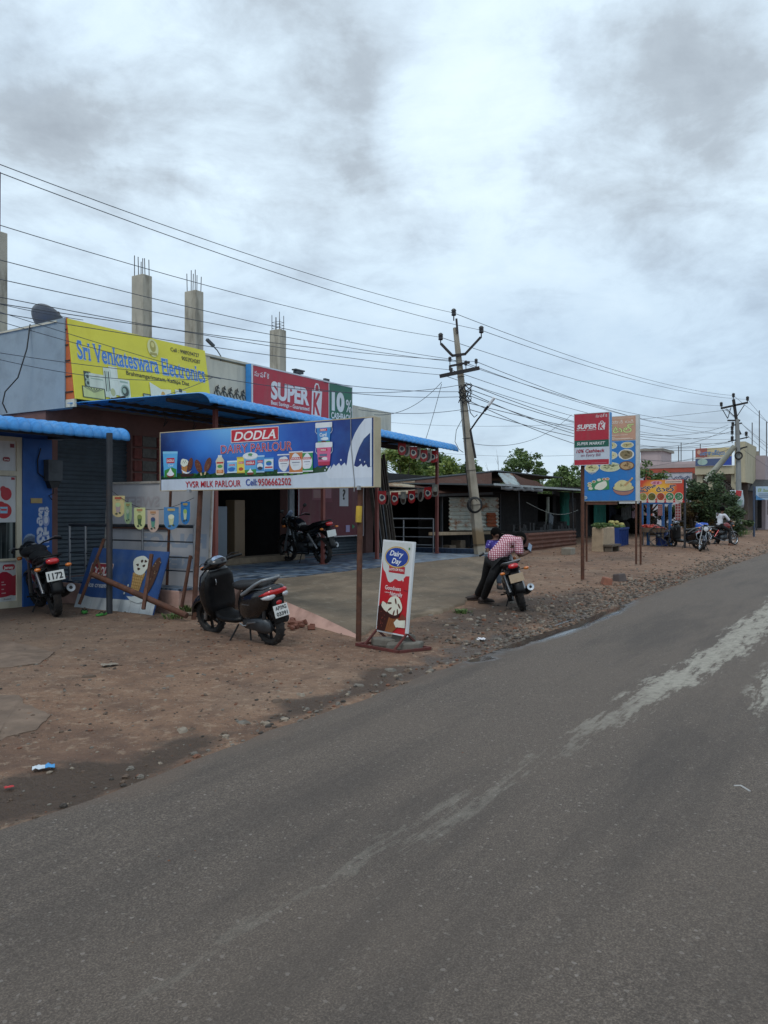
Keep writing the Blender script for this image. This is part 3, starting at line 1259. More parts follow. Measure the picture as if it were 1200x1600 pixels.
g.build('doorstep', mat('worn_step', '#6b5e4e', 0.9, 0.25, 5, bump=0.4, dirt='#3d352d'), bl, bevel=0.015)
g = MB()
g.bx(DO[1] + 0.02, DO[1] + 0.2, YF - 0.06, YF - 0.0, FZ, 2.95)
g.build('door_post', mat('grey_post', '#6d7378', 0.6, 0.15, 2, dirt='#3d4145'), bl)
# a sheet and crates standing in the doorway
g = MB()
g.bx(DO[0] + 0.1, DO[0] + 0.9, YF + 0.5, YF + 1.0, FZ + 0.01, FZ + 1.25, P('#7d8894'))
g.bx(DO[0] + 1.25, DO[0] + 1.6, YF + 0.6, YF + 0.9, FZ + 0.01, FZ + 1.4, P('#7a664f'))
g.build('stacked_goods', None, bl, bevel=0.02)

# posters on the closed shutter: a dark wine-red panel
p = thing('shop_poster_panel', 'dark wine-red poster panel with a white question mark sheet, behind the parked motorcycle', 'poster panel', W(DC[0] + B0 + 0.12, BT + YF - 0.03, 0.92), RA)
PW, PH = DC[1] - DC[0] - 0.3, 2.0
g = MB()
g.bx(0, PW, -0.01, 0.02, 0, PH, P('#5c1426'))
for x0, x1, z0, z1 in ((0, 0.03, 0, PH), (PW - 0.03, PW, 0, PH), (0.03, PW - 0.03, 0, 0.03), (0.03, PW - 0.03, PH - 0.03, PH)):
    g.bx(x0, x1, -0.02, -0.0105, z0, z1, P('#a8a3a6'))
g.build('panel', None, p)
a = Art(-0.012)
a.rect(1.72, 0.8, 2.12, 1.42, '#c9ccd2').text('?', 1.85, 0.98, 0.14, 0.26, '#15161a', bold=0.03)
a.rect(0.55, 0.95, 0.95, 1.35, '#7a3b4a').rect(1.05, 0.9, 1.4, 1.4, '#6d2636').rect(0.6, 1.0, 0.9, 1.2, '#8f6a6a').rect(1.1, 1.0, 1.35, 1.25, '#93606c')
a.text('K', 1.95, 1.6, 0.22, 0.3, '#171015', bold=0.03, shear=0.2)
a.rect(2.0, 0.12, 2.18, 0.3, '#9a8fb5').poly([(2.3, 0.2), (2.42, 0.26), (2.3, 0.32)], '#2f8a5e')
a.build('lettering', p)
# long planks and pipes leaning at the building's end
plank_m = mat('weathered_plank', '#5b534a', 0.9, 0.25, 5, bump=0.3, streak=True, dirt='#2f2a26')
for i, (s_, w, m_) in enumerate(((18.22, 0.10, plank_m), (18.36, 0.08, STEEL_DK), (18.5, 0.12, plank_m), (18.68, 0.06, STEEL_DK), (18.82, 0.11, plank_m), (18.98, 0.05, REBAR), (19.1, 0.08, plank_m))):
    g = MB()
    g.bar((0, -0.28, 0), (0.02 * (i % 3 - 1), 0.12, 2.75 - 0.06 * (i % 3)), w, 0.04)
    o = g.build('leaning_plank', m_, None, loc=W(s_, BT + YF - 0.1, FZ), rz=RA)
    tag(o, 'long dusty plank or bar leaning upright against the end of the shop front', 'plank', 'planks and bars leaning at the end of the shop')
# satellite dish on the near corner of the roof
d = thing('satellite_dish', 'grey satellite dish on the roof corner above the grey side wall', 'satellite dish', W(8.32, 12.0, 4.50), RA)
g = MB()
prof = [(0.33 * i / 8, 0.10 * (i / 8) ** 2) for i in range(9)]
mt = Matrix.Translation((0, 0, 0.26)) @ Matrix.Rotation(R(8), 4, 'Z') @ Matrix.Rotation(R(48), 4, 'Y')
g.lathe(prof, 36, None, mt)
g.build('reflector', mat('dish_grey', '#6c7076', 0.6, 0.1, 3, metal=0.2), d, solid=0.012)
g = MB()
g.tube([(0, 0, 0), (0, 0, 0.28)], 0.02, 8)
g.build('mast', REBAR, d)
g = MB()
q = mt @ Vector((0, 0, 0.36))
g.tube([mt @ Vector((0.0, -0.33, 0.1)), q], 0.01, 6)
g.ball(q, 0.035, 8)
g.build('feed_arm', REBAR, d)
# small bracket lamp on the parapet
lp = thing('roof_bracket', 'thin grey bracket tube above the beige parapet', 'bracket', W(*(on_t(345, 11.5), 11.5), 4.65), RA)
g = MB()
g.tube([(0, 0, 0), (0, 0, 0.12), (-0.1, 0, 0.22), (-0.32, 0, 0.34)], 0.012, 6)
g.box((-0.3, 0, 0.34), (0.22, 0.06, 0.05), Matrix.Rotation(R(28), 3, 'Y'))
g.build('arm', STEEL_DK, lp)

# ---------------------------------------------------------------- the low shop at the left edge
C0 = 4.0
cs = thing('corner_shop', 'low shop with bright blue pillar, white door and rolled blue roof edge', 'building', W(C0, 11.42, 0), RA)
L1 = 8.04 - C0
gh = 0.09
g = MB()
g.bx(7.52 - C0, L1, 0.0, 0.5, -0.1, 2.75)
g.build('pillar', BLUEWALL, cs, bevel=0.01)
g = MB()
g.bx(0, 6.3 - C0, 0.05, 0.3, -0.1, 2.75)
g.bx(0, L1, 0.52, 4, -0.1, 0.02)
g.bx(0, 0.2, 0.3, 4, 0.02, 2.75)
g.bx(L1 - 0.2, L1 - 0.01, 0.52, 4, 0.02, 2.75)
g.bx(0, L1 - 0.01, 3.9, 4.1, 0.02, 2.75)
g.bx(0, L1 - 0.02, 0.1, 4, 2.755, 2.85)
g.build('wall', BLUEWALL, cs)
DX0, DX1 = 6.3 - C0, 7.52 - C0
g = MB()
for x0, x1, z0, z1 in ((DX0, DX0 + .06, 0.02, 2.75), (DX1 - .09, DX1, 0.02, 2.75), (DX0 + .06, DX1 - .09, 0.02, 0.2), (DX0 + .06, DX1 - .09, 2.14, 2.22), (DX0 + .06, DX1 - .09, 2.68, 2.75), (DX0 + .06, DX1 - .09, 0.82, 0.86)):
    g.bx(x0, x1, 0.02, 0.1, z0, z1)
dr = g.build('door', CREAM, cs, bevel=0.005)
g = MB()
g.bx(DX0 + .06, DX1 - .09, 0.055, 0.075, 0.86, 2.14)
gl = NT('shop_glass')
gl.set('Base Color', gl.ramp(gl.noise(1.0, 3, 0.5, sc=(16, 1, 0.2)), [(0.42, lin('#1e2426')), (0.6, lin('#7b8482'))]))
gl.set('Roughness', 0.08)
g.build('glass_pane', gl.m, dr)
g = MB()
g.bx(DX0 + .06, DX1 - .09, 0.05, 0.08, 0.2, 0.82)
g.bx(DX0 + .06, DX1 - .09, 0.05, 0.08, 2.22, 2.68)
g.build('door_panel', WHITE, dr)
a = Art(0.049)
xr = DX1 - .09
a.rect(DX0 + .06, 1.42, xr, 2.13, '#c6c9cc')
for cx, cz, rx, rz in ((xr - .16, 1.86, .09, .10), (xr - .2, 1.60, .13, .12)):
    a.ell(cx, cz, rx, rz, '#b3202f').ell(cx - .05, cz + rz * .7, rx * .55, rz * .5, '#b3202f')
a.rect(xr - .26, 1.56, xr - .14, 1.66, '#8fc3dd').rect(xr - .25, 1.60, xr - .15, 1.63, '#c23a44')
a.rect(xr - .08, 2.08, xr - .02, 2.12, '#9c2233')
a.build('door_graphic', dr)
a = Art(0.049)
a.rect(DX0 + .06, 0.2, xr, 0.82, '#c6c9cc')
a.poly([(DX0 + .06, .22), (xr, .28), (xr, .60), (xr - .05, .585), (xr - .09, .62), (xr - .15, .655), (xr - .22, .66), (xr - .28, .63), (DX0 + .06, .6)], '#a81f3a')
a.poly([(DX0 + .06, .2), (xr, .2), (xr, .27), (xr - .08, .29), (xr - .2, .262), (DX0 + .06, .26)], '#c6c9cc')
a.rrect(xr - .22, .68, xr - .015, .77, .04, '#b01f32').text('Jersey', xr - .2, .70, .16, .045, '#e6e3e0', bold=.04)
a.text('Product', xr - .2, .225, .12, .02, '#2b2b33', bold=.02)
for i, z in enumerate((.5, .46, .39, .33)):
    a.line([(xr - .24, z), (xr - .2 + .03 * (i % 2), z)], .012, '#e3c9cc')
a.rrect(xr - .22, 2.36, xr - .1, 2.43, .03, '#8f2733').text('Jersey', xr - .2, 2.38, .09, .025, '#ddd8d4', bold=.03)
a.rect(xr - .1, 2.58, xr - .03, 2.64, '#7d2632')
a.build('door_graphic', dr)
# Telugu lettering painted down the pillar
a = Art(-0.003)
px0 = 7.52 - C0
for ch, z, h, w in (('శ్రీ', 1.36, .30, .22), ('ఙ', 1.07, .26, .22), ('శ', .80, .24, .22), ('య', .54, .22, .22)):
    a.text(ch, px0 + .24, z, w, h, '#c9cdd8', bold=.012, outline=('#8f9cc4', .03))
a.build('lettering', cs)
g = MB()
g.bx(px0 + .13, px0 + .33, -.012, -.002, 1.72, 1.80)
g.build('name_plate', mat('plate_tan', '#a08b5e', 0.6, 0.15, 5), cs)
g = MB()
g.bx(px0 + .36, px0 + .62, -.13, -.002, 2.08, 2.42)
g.bx(px0 + .40, px0 + .55, -.135, -.131, 2.22, 2.37, P('#7d868a'))
mtb = g.build('meter_box', None, cs, bevel=0.015)
mtb.data.materials[0] = mat('box_grey', '#3f454b', 0.6, 0.15, 4)
g = MB()
g.prism([(px0 + .38, 2.08), (px0 + .6, 2.08), (px0 + .56, 1.98), (px0 + .43, 1.96)], -.11, -.003)
g.tube([(px0 + .3, -.02, 2.6), (px0 + .24, -.02, 2.4), (px0 + .25, -.02, 2.2), (px0 + .36, -.03, 2.12)], .009, 6)
g.tube([(px0 + .5, -.05, 1.97), (px0 + .52, -.03, 1.88), (px0 + .44, -.02, 1.84), (px0 + .5, -.02, 1.78)], .007, 6)
g.build('meter_cable', BLACKCABLE, cs)
AZ = 2.84
mb = awning_sheet((0, 0.5, AZ + 0.14), (0, -1.42, AZ + .02), (8.42 - C0, -1.42, AZ + .02), (8.42 - C0, 0.5, AZ + 0.14), pitch=0.17, amp=0.026, nose=0.12, droop=1.9)
mb.build('roof_sheet', AWN, cs, solid=0.006)
g = MB()
for y in (-1.2, -0.5, 0.2):
    g.bar((0.1, y, AZ - .08 + .05 * (y + 1.4) / 2), (8.36 - C0, y, AZ - .08 + .05 * (y + 1.4) / 2), .05, .05)
for x in (1.0, 2.6, 4.1):
    g.bar((x, -1.22, AZ - .1), (x, 0.5, AZ - .02), .045, .06)
g.build('roof_frame', STEEL_DK, cs)
g = MB()
s_, t_, z_ = 7.72, on_s(171, 7.72), .09
g.tube([(s_ - C0, t_ - 11.42, z_ - .1), (s_ - C0, t_ - 11.42, AZ - .1)], .045, 12)
g.build('roof_post', POST_DARK, cs)

# ---------------------------------------------------------------- the veranda's canopy
cp = thing('veranda_canopy', 'large blue ridged canopy over the tiled veranda on red oxide posts', 'canopy', W(9.8, 10.2, FZ), RA)
o0 = Vector((9.8, 10.2, FZ))


def L(s, t, z):
    return Vector((s, t, z)) - o0


c_rl, c_fl, c_fr, c_rr = L(8.25, 11.33, 3.36), L(9.75, 9.62, 3.60), L(19.0, 9.62, 3.36), L(19.4, 12.4, 3.42)
awning_sheet(c_rl, c_fl, c_fr, c_rr, pitch=0.2, amp=0.026, nose=0.20, droop=1.5).build('canopy_sheet', AWN, cp, solid=0.006)


def canopy_z(s, t):
    u = max(0, min(1, (s - 9.75) / 9.3))
    v = (t - 9.62) / 1.8
    return 3.60 + (3.36 - 3.60) * u - 0.10 * v * (1 - u) + 0.03 * v * u


g = MB()
for t in (10.2, 10.9, 11.25):
    s0_ = 9.75 - (t - 9.62) * 0.86
    g.bar(L(s0_ + .1, t, canopy_z(s0_, t) - .1), L(18.95, t, canopy_z(18.95, t) - .1), .05, .06)
for s in (8.9, 10.5, 12.1, 13.75, 15.9, 17.4, 18.9):
    ta = max(9.75, 9.62 + (9.75 - s) / .86 + .1)
    g.bar(L(s, ta, canopy_z(s, ta) - .05), L(s, 11.38, canopy_z(s, 11.4) - .05), .04, .05)
g.build('canopy_frame', REBAR, cp)
for s in (10.5, 13.75, 15.9, 18.9):
    g = MB()
    b = L(s, 10.2, FZ)
    tp = L(s, 10.2, canopy_z(s, 10.2) - .12)
    g.bar(b, tp, .075, .075)
    g.box((b.x, b.y, b.z + .006), (.16, .16, .012))
    g.build('canopy_post', POST_RED, cp, bevel=.006)
# bulge of wires and a lamp hook below the canopy
g = MB()
random.seed(9)
for k in range(5):
    s = 9.9 + k * .7
    z = canopy_z(s, 10.9) - .12
    g.tube([L(s, 10.9, z), L(s + .05, 10.88, z - .18), L(s + .02, 10.9, z - .3), L(s + .12, 10.9, z - .2)], .008, 5)
g.build('hanging_wire', BLACKCABLE, cp)

# ---------------------------------------------------------------- railings at the two ends of the veranda


def railing(s, ta, tb, z0, hs, posts, name_label, tubes=STEEL, post_r=.021):
    r_ = thing('veranda_railing', name_label, 'railing', W(s, ta, z0), RA)
    d = tb - ta
    g = MB()
    for h, rad in hs:
        g.tube([(0, 0, h), (0, d, h)], rad, 8)
    g.build('rail', tubes, r_)
    for p in posts:
        g = MB()
        g.tube([(0, p - ta, 0), (0, p - ta, hs[0][0] + (.0 if p not in (ta, tb) else .02))], post_r, 10)
        g.tube([(0, p - ta, 0), (0, p - ta, .012)], .045, 10)
        g.build('baluster', STEEL, r_)
    return r_


railing(8.32, 8.5, 11.36, FZ, [(0.92, .026), (0.69, .011), (0.46, .011), (0.26, .011)], [8.5, 9.6, 10.95, 11.36], 'dark pipe railing on the pink plinth in front of the leaning white panel', STEEL_DK)
railing(19.15, 10.45, 12.3, FZ, [(0.92, .022), (0.67, .013), (0.42, .013), (0.2, .013)], [10.45, 11.4, 12.3], 'polished steel railing at the far end of the veranda before the dark shed')

# ---------------------------------------------------------------- corrugated sheds


def shed_part(name, m, fn, parent):
    mb = MB()
    fn(mb)
    return mb.build(name, m, parent)


S0, ST = 19.6, 12.6
sd_ = thing('tin_shed', 'long dark shed of patched corrugated sheet behind the leaning power pole', 'shed', W(S0, ST, 0.1), RA)


def Q(s, t, z):
    return Vector((s - S0, t - ST, z - 0.1))


def onp(px, py, T):
    s, z = on_t(px, T, py)
    return Q(s, T, z)


TF = 12.6                                        # front of the shed
# upper sheet: between the eave line and the ridge, seen as a rusty band
eL, eM, eR = onp(588, 776, TF), onp(648, 771, TF), onp(768, 770, TF)
TR = 14.6
rL, rM, rR = onp(588, 757, TR), onp(648, 752, TR), onp(768, 737, TR)
g = MB()
corrugated(g, eL, eM, rL, rM, .17, .045)
g.build('roof_sheet', TIN_BEIGE, sd_)
g = MB()
corrugated(g, eM, eR, rM, rR, .17, .045)
g.build('roof_sheet', TIN_DARK, sd_)
g = MB()
g.bar(rL + Vector((-.3, -.1, .03)), rR + Vector((.1, -.1, .03)), .1, .05)
g.bar(eL + Vector((0, -.03, -.02)), eR + Vector((0, -.03, -.02)), .06, .09)
g.build('roof_edge', STEEL_DK, sd_)
g = MB()                                         # far slope of the roof and the dark gable
far_ = onp(868, 747, 15.0)
g.add([rL + Vector((0, 0, -.02)), rR + Vector((0, 0, -.02)), rR + Vector((0, 5, -.5)), rL + Vector((0, 5, -.5))], [(0, 1, 2, 3)])
g.add([rR, far_, far_ + Vector((0, 5, -.3)), rR + Vector((0, 5, -.5))], [(0, 1, 2, 3)])
g.build('roof_back', REBAR, sd_, solid=.02)
g = MB()
g.bar(rR + Vector((0, -.1, .03)), far_ + Vector((.4, -.1, .03)), .35, .05)
g.build('roof_edge', STEEL_DK, sd_)
# silver sheet and rusty sheet slung below the ridge on the right
a0, a1, a2, a3 = onp(795, 764, 13.2), onp(817, 764, 13.2), onp(778, 739, 14.4), onp(803, 741, 14.4)
g = MB()
corrugated(g, a0, a1, a2, a3, .17, .03)
g.build('roof_sheet', TIN, sd_)
b0, b1, b2, b3 = onp(817, 764, 13.15), onp(856, 764, 13.15), onp(801, 740, 14.35), onp(838, 752, 14.0)
g = MB()
corrugated(g, b0, b1, b2, b3, .17, .03, sag=.05)
g.build('roof_sheet', TIN_DARK, sd_)
# dark inside
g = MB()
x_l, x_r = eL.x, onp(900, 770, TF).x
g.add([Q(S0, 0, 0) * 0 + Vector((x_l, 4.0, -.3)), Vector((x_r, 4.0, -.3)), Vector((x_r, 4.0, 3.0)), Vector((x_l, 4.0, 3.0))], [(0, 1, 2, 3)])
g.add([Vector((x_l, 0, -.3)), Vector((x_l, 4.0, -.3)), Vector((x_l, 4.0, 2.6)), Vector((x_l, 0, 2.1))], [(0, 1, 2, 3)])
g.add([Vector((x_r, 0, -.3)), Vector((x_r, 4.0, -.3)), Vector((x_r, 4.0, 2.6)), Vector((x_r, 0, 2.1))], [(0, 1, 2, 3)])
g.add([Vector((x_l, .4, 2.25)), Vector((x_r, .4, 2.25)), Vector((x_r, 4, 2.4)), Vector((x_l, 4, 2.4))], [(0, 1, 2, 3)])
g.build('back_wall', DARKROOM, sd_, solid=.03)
# pale corrugated wall panel
w0, w1, w2, w3 = onp(702, 829, TF - .02), onp(779, 829, TF - .02), onp(702, 777, TF - .02), onp(779, 777, TF - .02)
g = MB()
corrugated(g, w0, w1, w2, w3, .13, .028)
TINP = m_corrugated('pale_tin_sheet', '#9da59f', '#c9cabd', '#7a5136', 0.02)
g.build('wall_sheet', TINP, sd_)
k0, k1, k2, k3 = onp(761, 823, TF - .06), onp(776, 823, TF - .06), onp(761, 801, TF - .06), onp(775, 801, TF - .06)
g = MB()
corrugated(g, k0, k1, k2, k3, .13, .028)
g.build('wall_sheet', m_corrugated('patched_tin_sheet', '#7a5f4c', '#8d7a69', '#7c3f22', 0.9), sd_)
g = MB()
lb0, lb1 = onp(676, 834, TF - .1), onp(782, 832, TF - .1)
g.bar(lb0, lb1, .3, .1)
g.build('sill_beam', mat('worn_timber', '#a2917a', 0.9, 0.2, 4, bump=.3, dirt='#5c4c3c'), sd_)
for px in (690, 736, 781):
    g = MB()
    t_ = onp(px, 772, TF + .1)
    g.bar(Vector((t_.x, t_.y, -.1)), t_, .07, .07)
    g.build('shed_post', POST_DARK, sd_)
g = MB()                                         # plinth blocks and clutter below the sill
random.seed(11)
for px, w, h in ((700, .5, .35), (716, .4, .5), (786, .5, .45)):
    q_ = onp(px, 840, TF + .25)
    g.box((q_.x, q_.y, h / 2 - .05), (w, .4, h), Matrix.Rotation(random.uniform(-.1, .1), 3, 'Z'))
g.build('base_block', mat('mud_block', '#6c6153', 0.95, .25, 3, bump=.5), sd_, bevel=.03)

# open stall with a flat dark roof and a counter of rusty sheet
TS = 10.9
s0s = on_t(775, TS)
stl = thing('open_stall', 'open stall with a flat dark roof and low counter of rusty corrugated sheet', 'stall', W(s0s, TS, 0.15), RA)


def K(px, py, T=TS):
    s, z = on_t(px, T, py)
    return Vector((s - s0s, T - TS, z - .15))


g = MB()
ra, rb = K(729, 765, 11.7), K(908, 763)
rb.z = 2.32
ra.z = 2.30
rb2 = rb + Vector((3.2, 0, 0))
g.add([(ra.x, -.15, ra.z), (rb2.x, -.15, rb.z), (rb2.x, 3.6, rb.z + .12), (ra.x, 3.6, ra.z + .12)], [(0, 1, 2, 3)])
g.build('roof_sheet', mat('dark_roof_sheet', '#50565a', .6, .2, 3, metal=.3, dirt='#2d2a28'), stl, solid=.05)
g = MB()
g.bar((ra.x, -.19, ra.z + .01), (rb2.x, -.19, rb.z + .01), .03, .07)
g.build('roof_edge', mat('pale_edge', '#9fa6a8', .5, .15, 4, dirt='#5f6264'), stl)
g = MB()
q0, q1 = K(776, 772), K(840, 770)
g.sheet([[Vector((q0.x + (q1.x - q0.x) * i / 24, -.16 + .05 * math.sin(i), 2.27 - .12 * j + .015 * math.sin(i * 1.3))) for i in range(25)] for j in (0, 1)])
g.build('torn_valance', mat('tarpaulin', '#6d7175', .7, .2, 4), stl, solid=.005)
for px in (814, 897, 1003):
    g = MB()
    b_ = K(px, 800)
    g.tube([(b_.x - .03, 0, -.15), (b_.x - .22, 0, 2.28)], .03, 8)
    g.build('stall_post', POST_DARK, stl)
g = MB()
c0, c1 = K(824, 862), K(899, 862)
z_t = K(824, 833).z
corrugated(g, (c0.x, -.05, -.1), (c1.x, -.05, -.1), (c0.x, -.02, z_t), (c1.x, -.02, z_t), .15, .032)
g.build('counter_front', TIN_RUST, stl)
g = MB()
cpl = K(809, 833)
g.bx(cpl.x, c0.x, -.04, .03, .15, z_t, mat('rust_panel', '#5a342a', .85, .25, 3, dirt='#3b241d'))
g.build('counter_panel', None, stl)
g = MB()
g.bx(cpl.x, c1.x + .1, .0, .9, z_t + .003, z_t + .06)
random.seed(4)
for k in range(22):
    x = random.uniform(cpl.x, c1.x)
    h = random.uniform(.08, .35)
    g.bx(x, x + random.uniform(.1, .3), .3, .6, z_t + .06, z_t + .06 + h)
g.build('counter', DARKROOM, stl)
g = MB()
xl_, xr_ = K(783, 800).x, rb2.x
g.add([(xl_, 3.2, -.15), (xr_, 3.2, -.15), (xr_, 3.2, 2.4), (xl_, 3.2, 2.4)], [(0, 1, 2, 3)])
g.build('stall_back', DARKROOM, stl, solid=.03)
# green sheet hung behind, slack folds
g = MB()
gx0, gx1 = K(878, 800, 12.6).x, xr_
g.sheet([[(gx0 + (gx1 - gx0) * i / 60, 1.7 + .1 * math.sin(i * .9) + .06 * noise.noise((i * .3, j * .4, 0)), 2.3 - 2.0 * j / 14) for i in range(61)] for j in range(15)])
g.build('green_sheet', mat('green_tarpaulin', '#1f6f63', .7, .2, 2, dirt='#12423c'), stl)
g = MB()
lx0, lx1 = K(825, 778).x, K(905, 778).x
g.tube([(lx0 + (lx1 - lx0) * i / 20, .05, 1.75 - .45 * math.sin(PI * i / 20 * .8)) for i in range(21)], .009, 5)
g.build('slack_wire', mat('pale_wire', '#8b8f8a', .6), stl)
g = MB()
hx = K(872, 790).x
g.bx(hx - .25, hx - .2, .4, .43, .9, 1.5)
g.bx(hx - .1, hx + .12, .4, .46, 1.0, 2.0)
g.build('hanging_sack', mat('sack_grey', '#6b6f66', .9, .3, 3), stl)
g = MB()
sx = K(869, 800).x
g.prism([(sx, .75), (sx + .35, .65), (sx + .55, 1.2), (sx + .1, 1.4)], .3, .34)
g.build('tilted_board', mat('slate_board', '#454d54', .7, .2, 3), stl)
# ---------------------------------------------------------------- signs
def inv_lerp_pts(pts, fx, fz):
    return [(fx(x), fz(z)) for x, z in pts]


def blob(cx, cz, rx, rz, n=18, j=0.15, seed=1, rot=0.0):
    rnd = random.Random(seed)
    ph = [rnd.uniform(0, 6.28) for _ in range(3)]
    pts = []
    for i in range(n):
        a = 2 * PI * i / n
        k = 1 + j * (0.5 * math.sin(3 * a + ph[0]) + 0.35 * math.sin(5 * a + ph[1]) + 0.3 * math.sin(2 * a + ph[2]))
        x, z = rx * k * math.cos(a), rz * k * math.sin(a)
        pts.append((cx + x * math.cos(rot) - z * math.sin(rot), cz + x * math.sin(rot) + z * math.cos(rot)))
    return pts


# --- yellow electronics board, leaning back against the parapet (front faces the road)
YW, YH = 11.46 - 8.32, 1.36
yb = thing('yellow_shop_board', 'long yellow electronics shop board with blue lettering and printed appliances, leaning on the parapet', 'sign', W(8.32, 11.2, 3.44), RA)
tilt = math.atan2(0.22, YH)
bd = bpy.data.objects.new('board', None)
bd['kind'] = 'thing'
YEL = mat('yellow_flex', '#d9cf3f', 0.5, 0.05, 1.0, dirt='#b3a52f', dirt_amt=0.35)
g = MB()
g.bx(0, YW, 0, 0.03, 0, YH)
brd = g.build('board', YEL, yb)
brd.rotation_euler = (-tilt, 0, 0)
g = MB()
g.prism([(0.032, 0.0), (0.25, 0.0), (0.25, YH), (0.235, YH)], -0.005, 0.03, plane='yz')
g.build('side_panel', mat('orange_flex', '#c2602c', .6, .12, 2, dirt='#87441f', dirt_amt=.4), yb)
g = MB()
g.bx(-0.008, 0.035, 0.03, 0.26, -0.13, -0.002, CREAM)
for k in range(5):
    z = .12 + k * .26
    g.bar((-0.012, 0.04 + z * .16, z), (-0.012, .25, z), .012, .02, REBAR)
g.build('side_base', None, yb)
a = Art(-0.003)
BL = '#3f7fc8'
a.text('Sri Venkateswara Electronics', .12, .70, 2.93, .31, BL, bold=.016, serif=.05, outline=('#d8dcc4', .022))
a.text('Brahmamgarimatam, Kadapa Dist', 1.10, .565, 1.50, .075, '#26262e', bold=.012)
a.text('Cell : 9989294727', 2.22, 1.19, .74, .075, '#26262e', bold=.01)
a.text('9052924287', 2.48, 1.06, .49, .075, '#26262e', bold=.01)
# small framed devotional print: a plain arch and figure outline
a.ell(1.78, 1.17, .13, .17, '#d9d79a').ell(1.78, 1.20, .07, .11, '#a79c4a').ell(1.78, 1.23, .04, .05, '#d6cc80').rect(1.70, 1.03, 1.86, 1.08, '#a39a54')
let = a.build('lettering', brd)
a = Art(-0.003)
GW, GR, GD = '#d3dccb', '#9db3a2', '#39473f'
# speakers, television, fridge, washing machine, mixer
a.rect(.20, .22, .34, .50, GD).ell(.27, .41, .05, .06, GR).ell(.27, .30, .05, .06, GR).ell(.27, .41, .025, .03, GD).ell(.27, .30, .025, .03, GD)
a.rect(.30, .20, .62, .48, GW).rect(.33, .38, .58, .40, GR)
a.rect(.14, .04, .60, .24, GD).rect(.16, .055, .58, .225, '#c5cf8f')
for k in range(7):
    x = .18 + k * .06
    a.poly([(.37, .14), (x, .22), (x + .03, .22)], '#4c5a4a')
a.rect(.60, .10, .72, .62, GW).rect(.72, .16, .90, .66, '#dde3d5').rect(.725, .42, .895, .424, GR).rect(.74, .46, .75, .6, GR)
for k in range(3):
    a.line([(.63 + k * .035, .20), (.635 + k * .035, .56)], .018, GR if k % 2 else GD)
a.rect(.90, .06, 1.14, .46, '#dbe1d3').ell(1.03, .25, .10, .12, GR).ell(1.03, .25, .075, .09, GD).ell(1.01, .26, .04, .05, GR).rect(.93, .40, 1.10, .43, GR)
a.rect(.68, .06, .82, .22, GW).ell(.76, .20, .05, .07, '#b5b98a').rect(.70, .06, .80, .10, GD)
a.rect(1.42, .10, 1.62, .27, GD).rect(1.44, .12, 1.57, .25, GR)
a.poly([(1.60, .08), (2.08, .10), (2.10, .42), (1.86, .40), (1.60, .50)], '#dfe3d0').ell(1.90, .30, .05, .06, '#d1a45a')
for k in range(6):
    a.rect(1.68 + .06 * k, .20 + .02 * (k % 3), 1.71 + .06 * k, .23 + .02 * (k % 3), '#c2a66d' if k % 2 else GR)
a.rect(2.20, .06, 2.48, .44, GW).rect(2.34, .06, 2.345, .44, GR).rect(2.30, .40, 2.38, .47, GD)
a.rect(2.62, .05, 2.80, .26, GW).rect(2.88, .05, 3.0, .22, GR)
a.build('printed_picture', brd)

# --- red and green supermarket board on the parapet
def bag_logo(a, x, z, w, h, red, white):
    """white shopping bag outline with a red K"""
    k = 0.10 * w
    a.poly([(x + .06 * w, z), (x + .9 * w, z + .02 * h), (x + w, z + .74 * h), (x + .12 * w, z + .80 * h)] if False else [(x, z), (x + .88 * w, z), (x + w, z + .8 * h), (x + .06 * w, z + .8 * h)], white)
    for dx in (0, 1):
        pass
    a.line([(x + .30 * w, z + .78 * h), (x + .33 * w, z + .93 * h), (x + .42 * w, z + h), (x + .62 * w, z + h), (x + .70 * w, z + .92 * h), (x + .72 * w, z + .78 * h)], .09 * w, white)
    a.text('K', x + .12 * w, z + .07 * h, .70 * w, .66 * h, red, bold=.035, shear=.12)


sx0, sx1 = 12.70, 16.45
spw = sx1 - sx0
sp = thing('red_green_shop_board', 'long red supermarket board with green cashback panel standing on the parapet', 'sign', W(sx0, 11.30, 3.42), RA)
SPH = 1.29
g = MB()
g.bx(0, spw, 0, .16, 0, SPH)
g.build('box', mat('sign_blue', '#3f8fd0', .5, .08, 2, dirt='#2a6394'), sp)
xd = 2.74
g = MB()
g.bx(.03, xd, -.012, -.001, .03, SPH - .03, P('#b8283c'))
g.bx(xd + .02, spw - .02, -.012, -.001, .03, SPH - .03, P('#1f6b52'))
g.build('face', None, sp)
g = MB()
for x0, x1, z0, z1 in ((0, .03, 0, SPH), (xd, xd + .02, .03, SPH - .03), (spw - .02, spw, 0, SPH), (.03, spw - .02, SPH - .03, SPH), (.03, spw - .02, 0, .03)):
    g.bx(x0, x1, -.02, -.001, z0, z1)
g.build('frame', WHITE, sp)
a = Art(-0.0125)
a.text('సూపర్ కె', .08, 1.04, .48, .13, '#dcd6d6', bold=.012)
a.text('SUPER', .62, .64, 1.36, .37, '#e2e0e0', bold=.045, shear=.02)
a.text('Best Savings - Guaranteed', .62, .50, 1.36, .085, '#e2e0e0', bold=.02)
bag_logo(a, 2.06, .40, .42, .76, '#b8283c', '#e2e0e0')
a.text('10', xd + .12, .64, .54, .44, '#e0e3e0', bold=.06)
a.text('%', xd + .72, .64, .24, .30, '#e0e3e0', bold=.015)
a.text('CASHBACK', xd + .10, .42, .84, .15, '#e0e3e0', bold=.03)
a.build('lettering', sp)
g = MB()
g.box((1.72, .1, SPH + .07), (.26, .1, .05))
g.box((1.72, .1, SPH + .12), (.34, .12, .03))
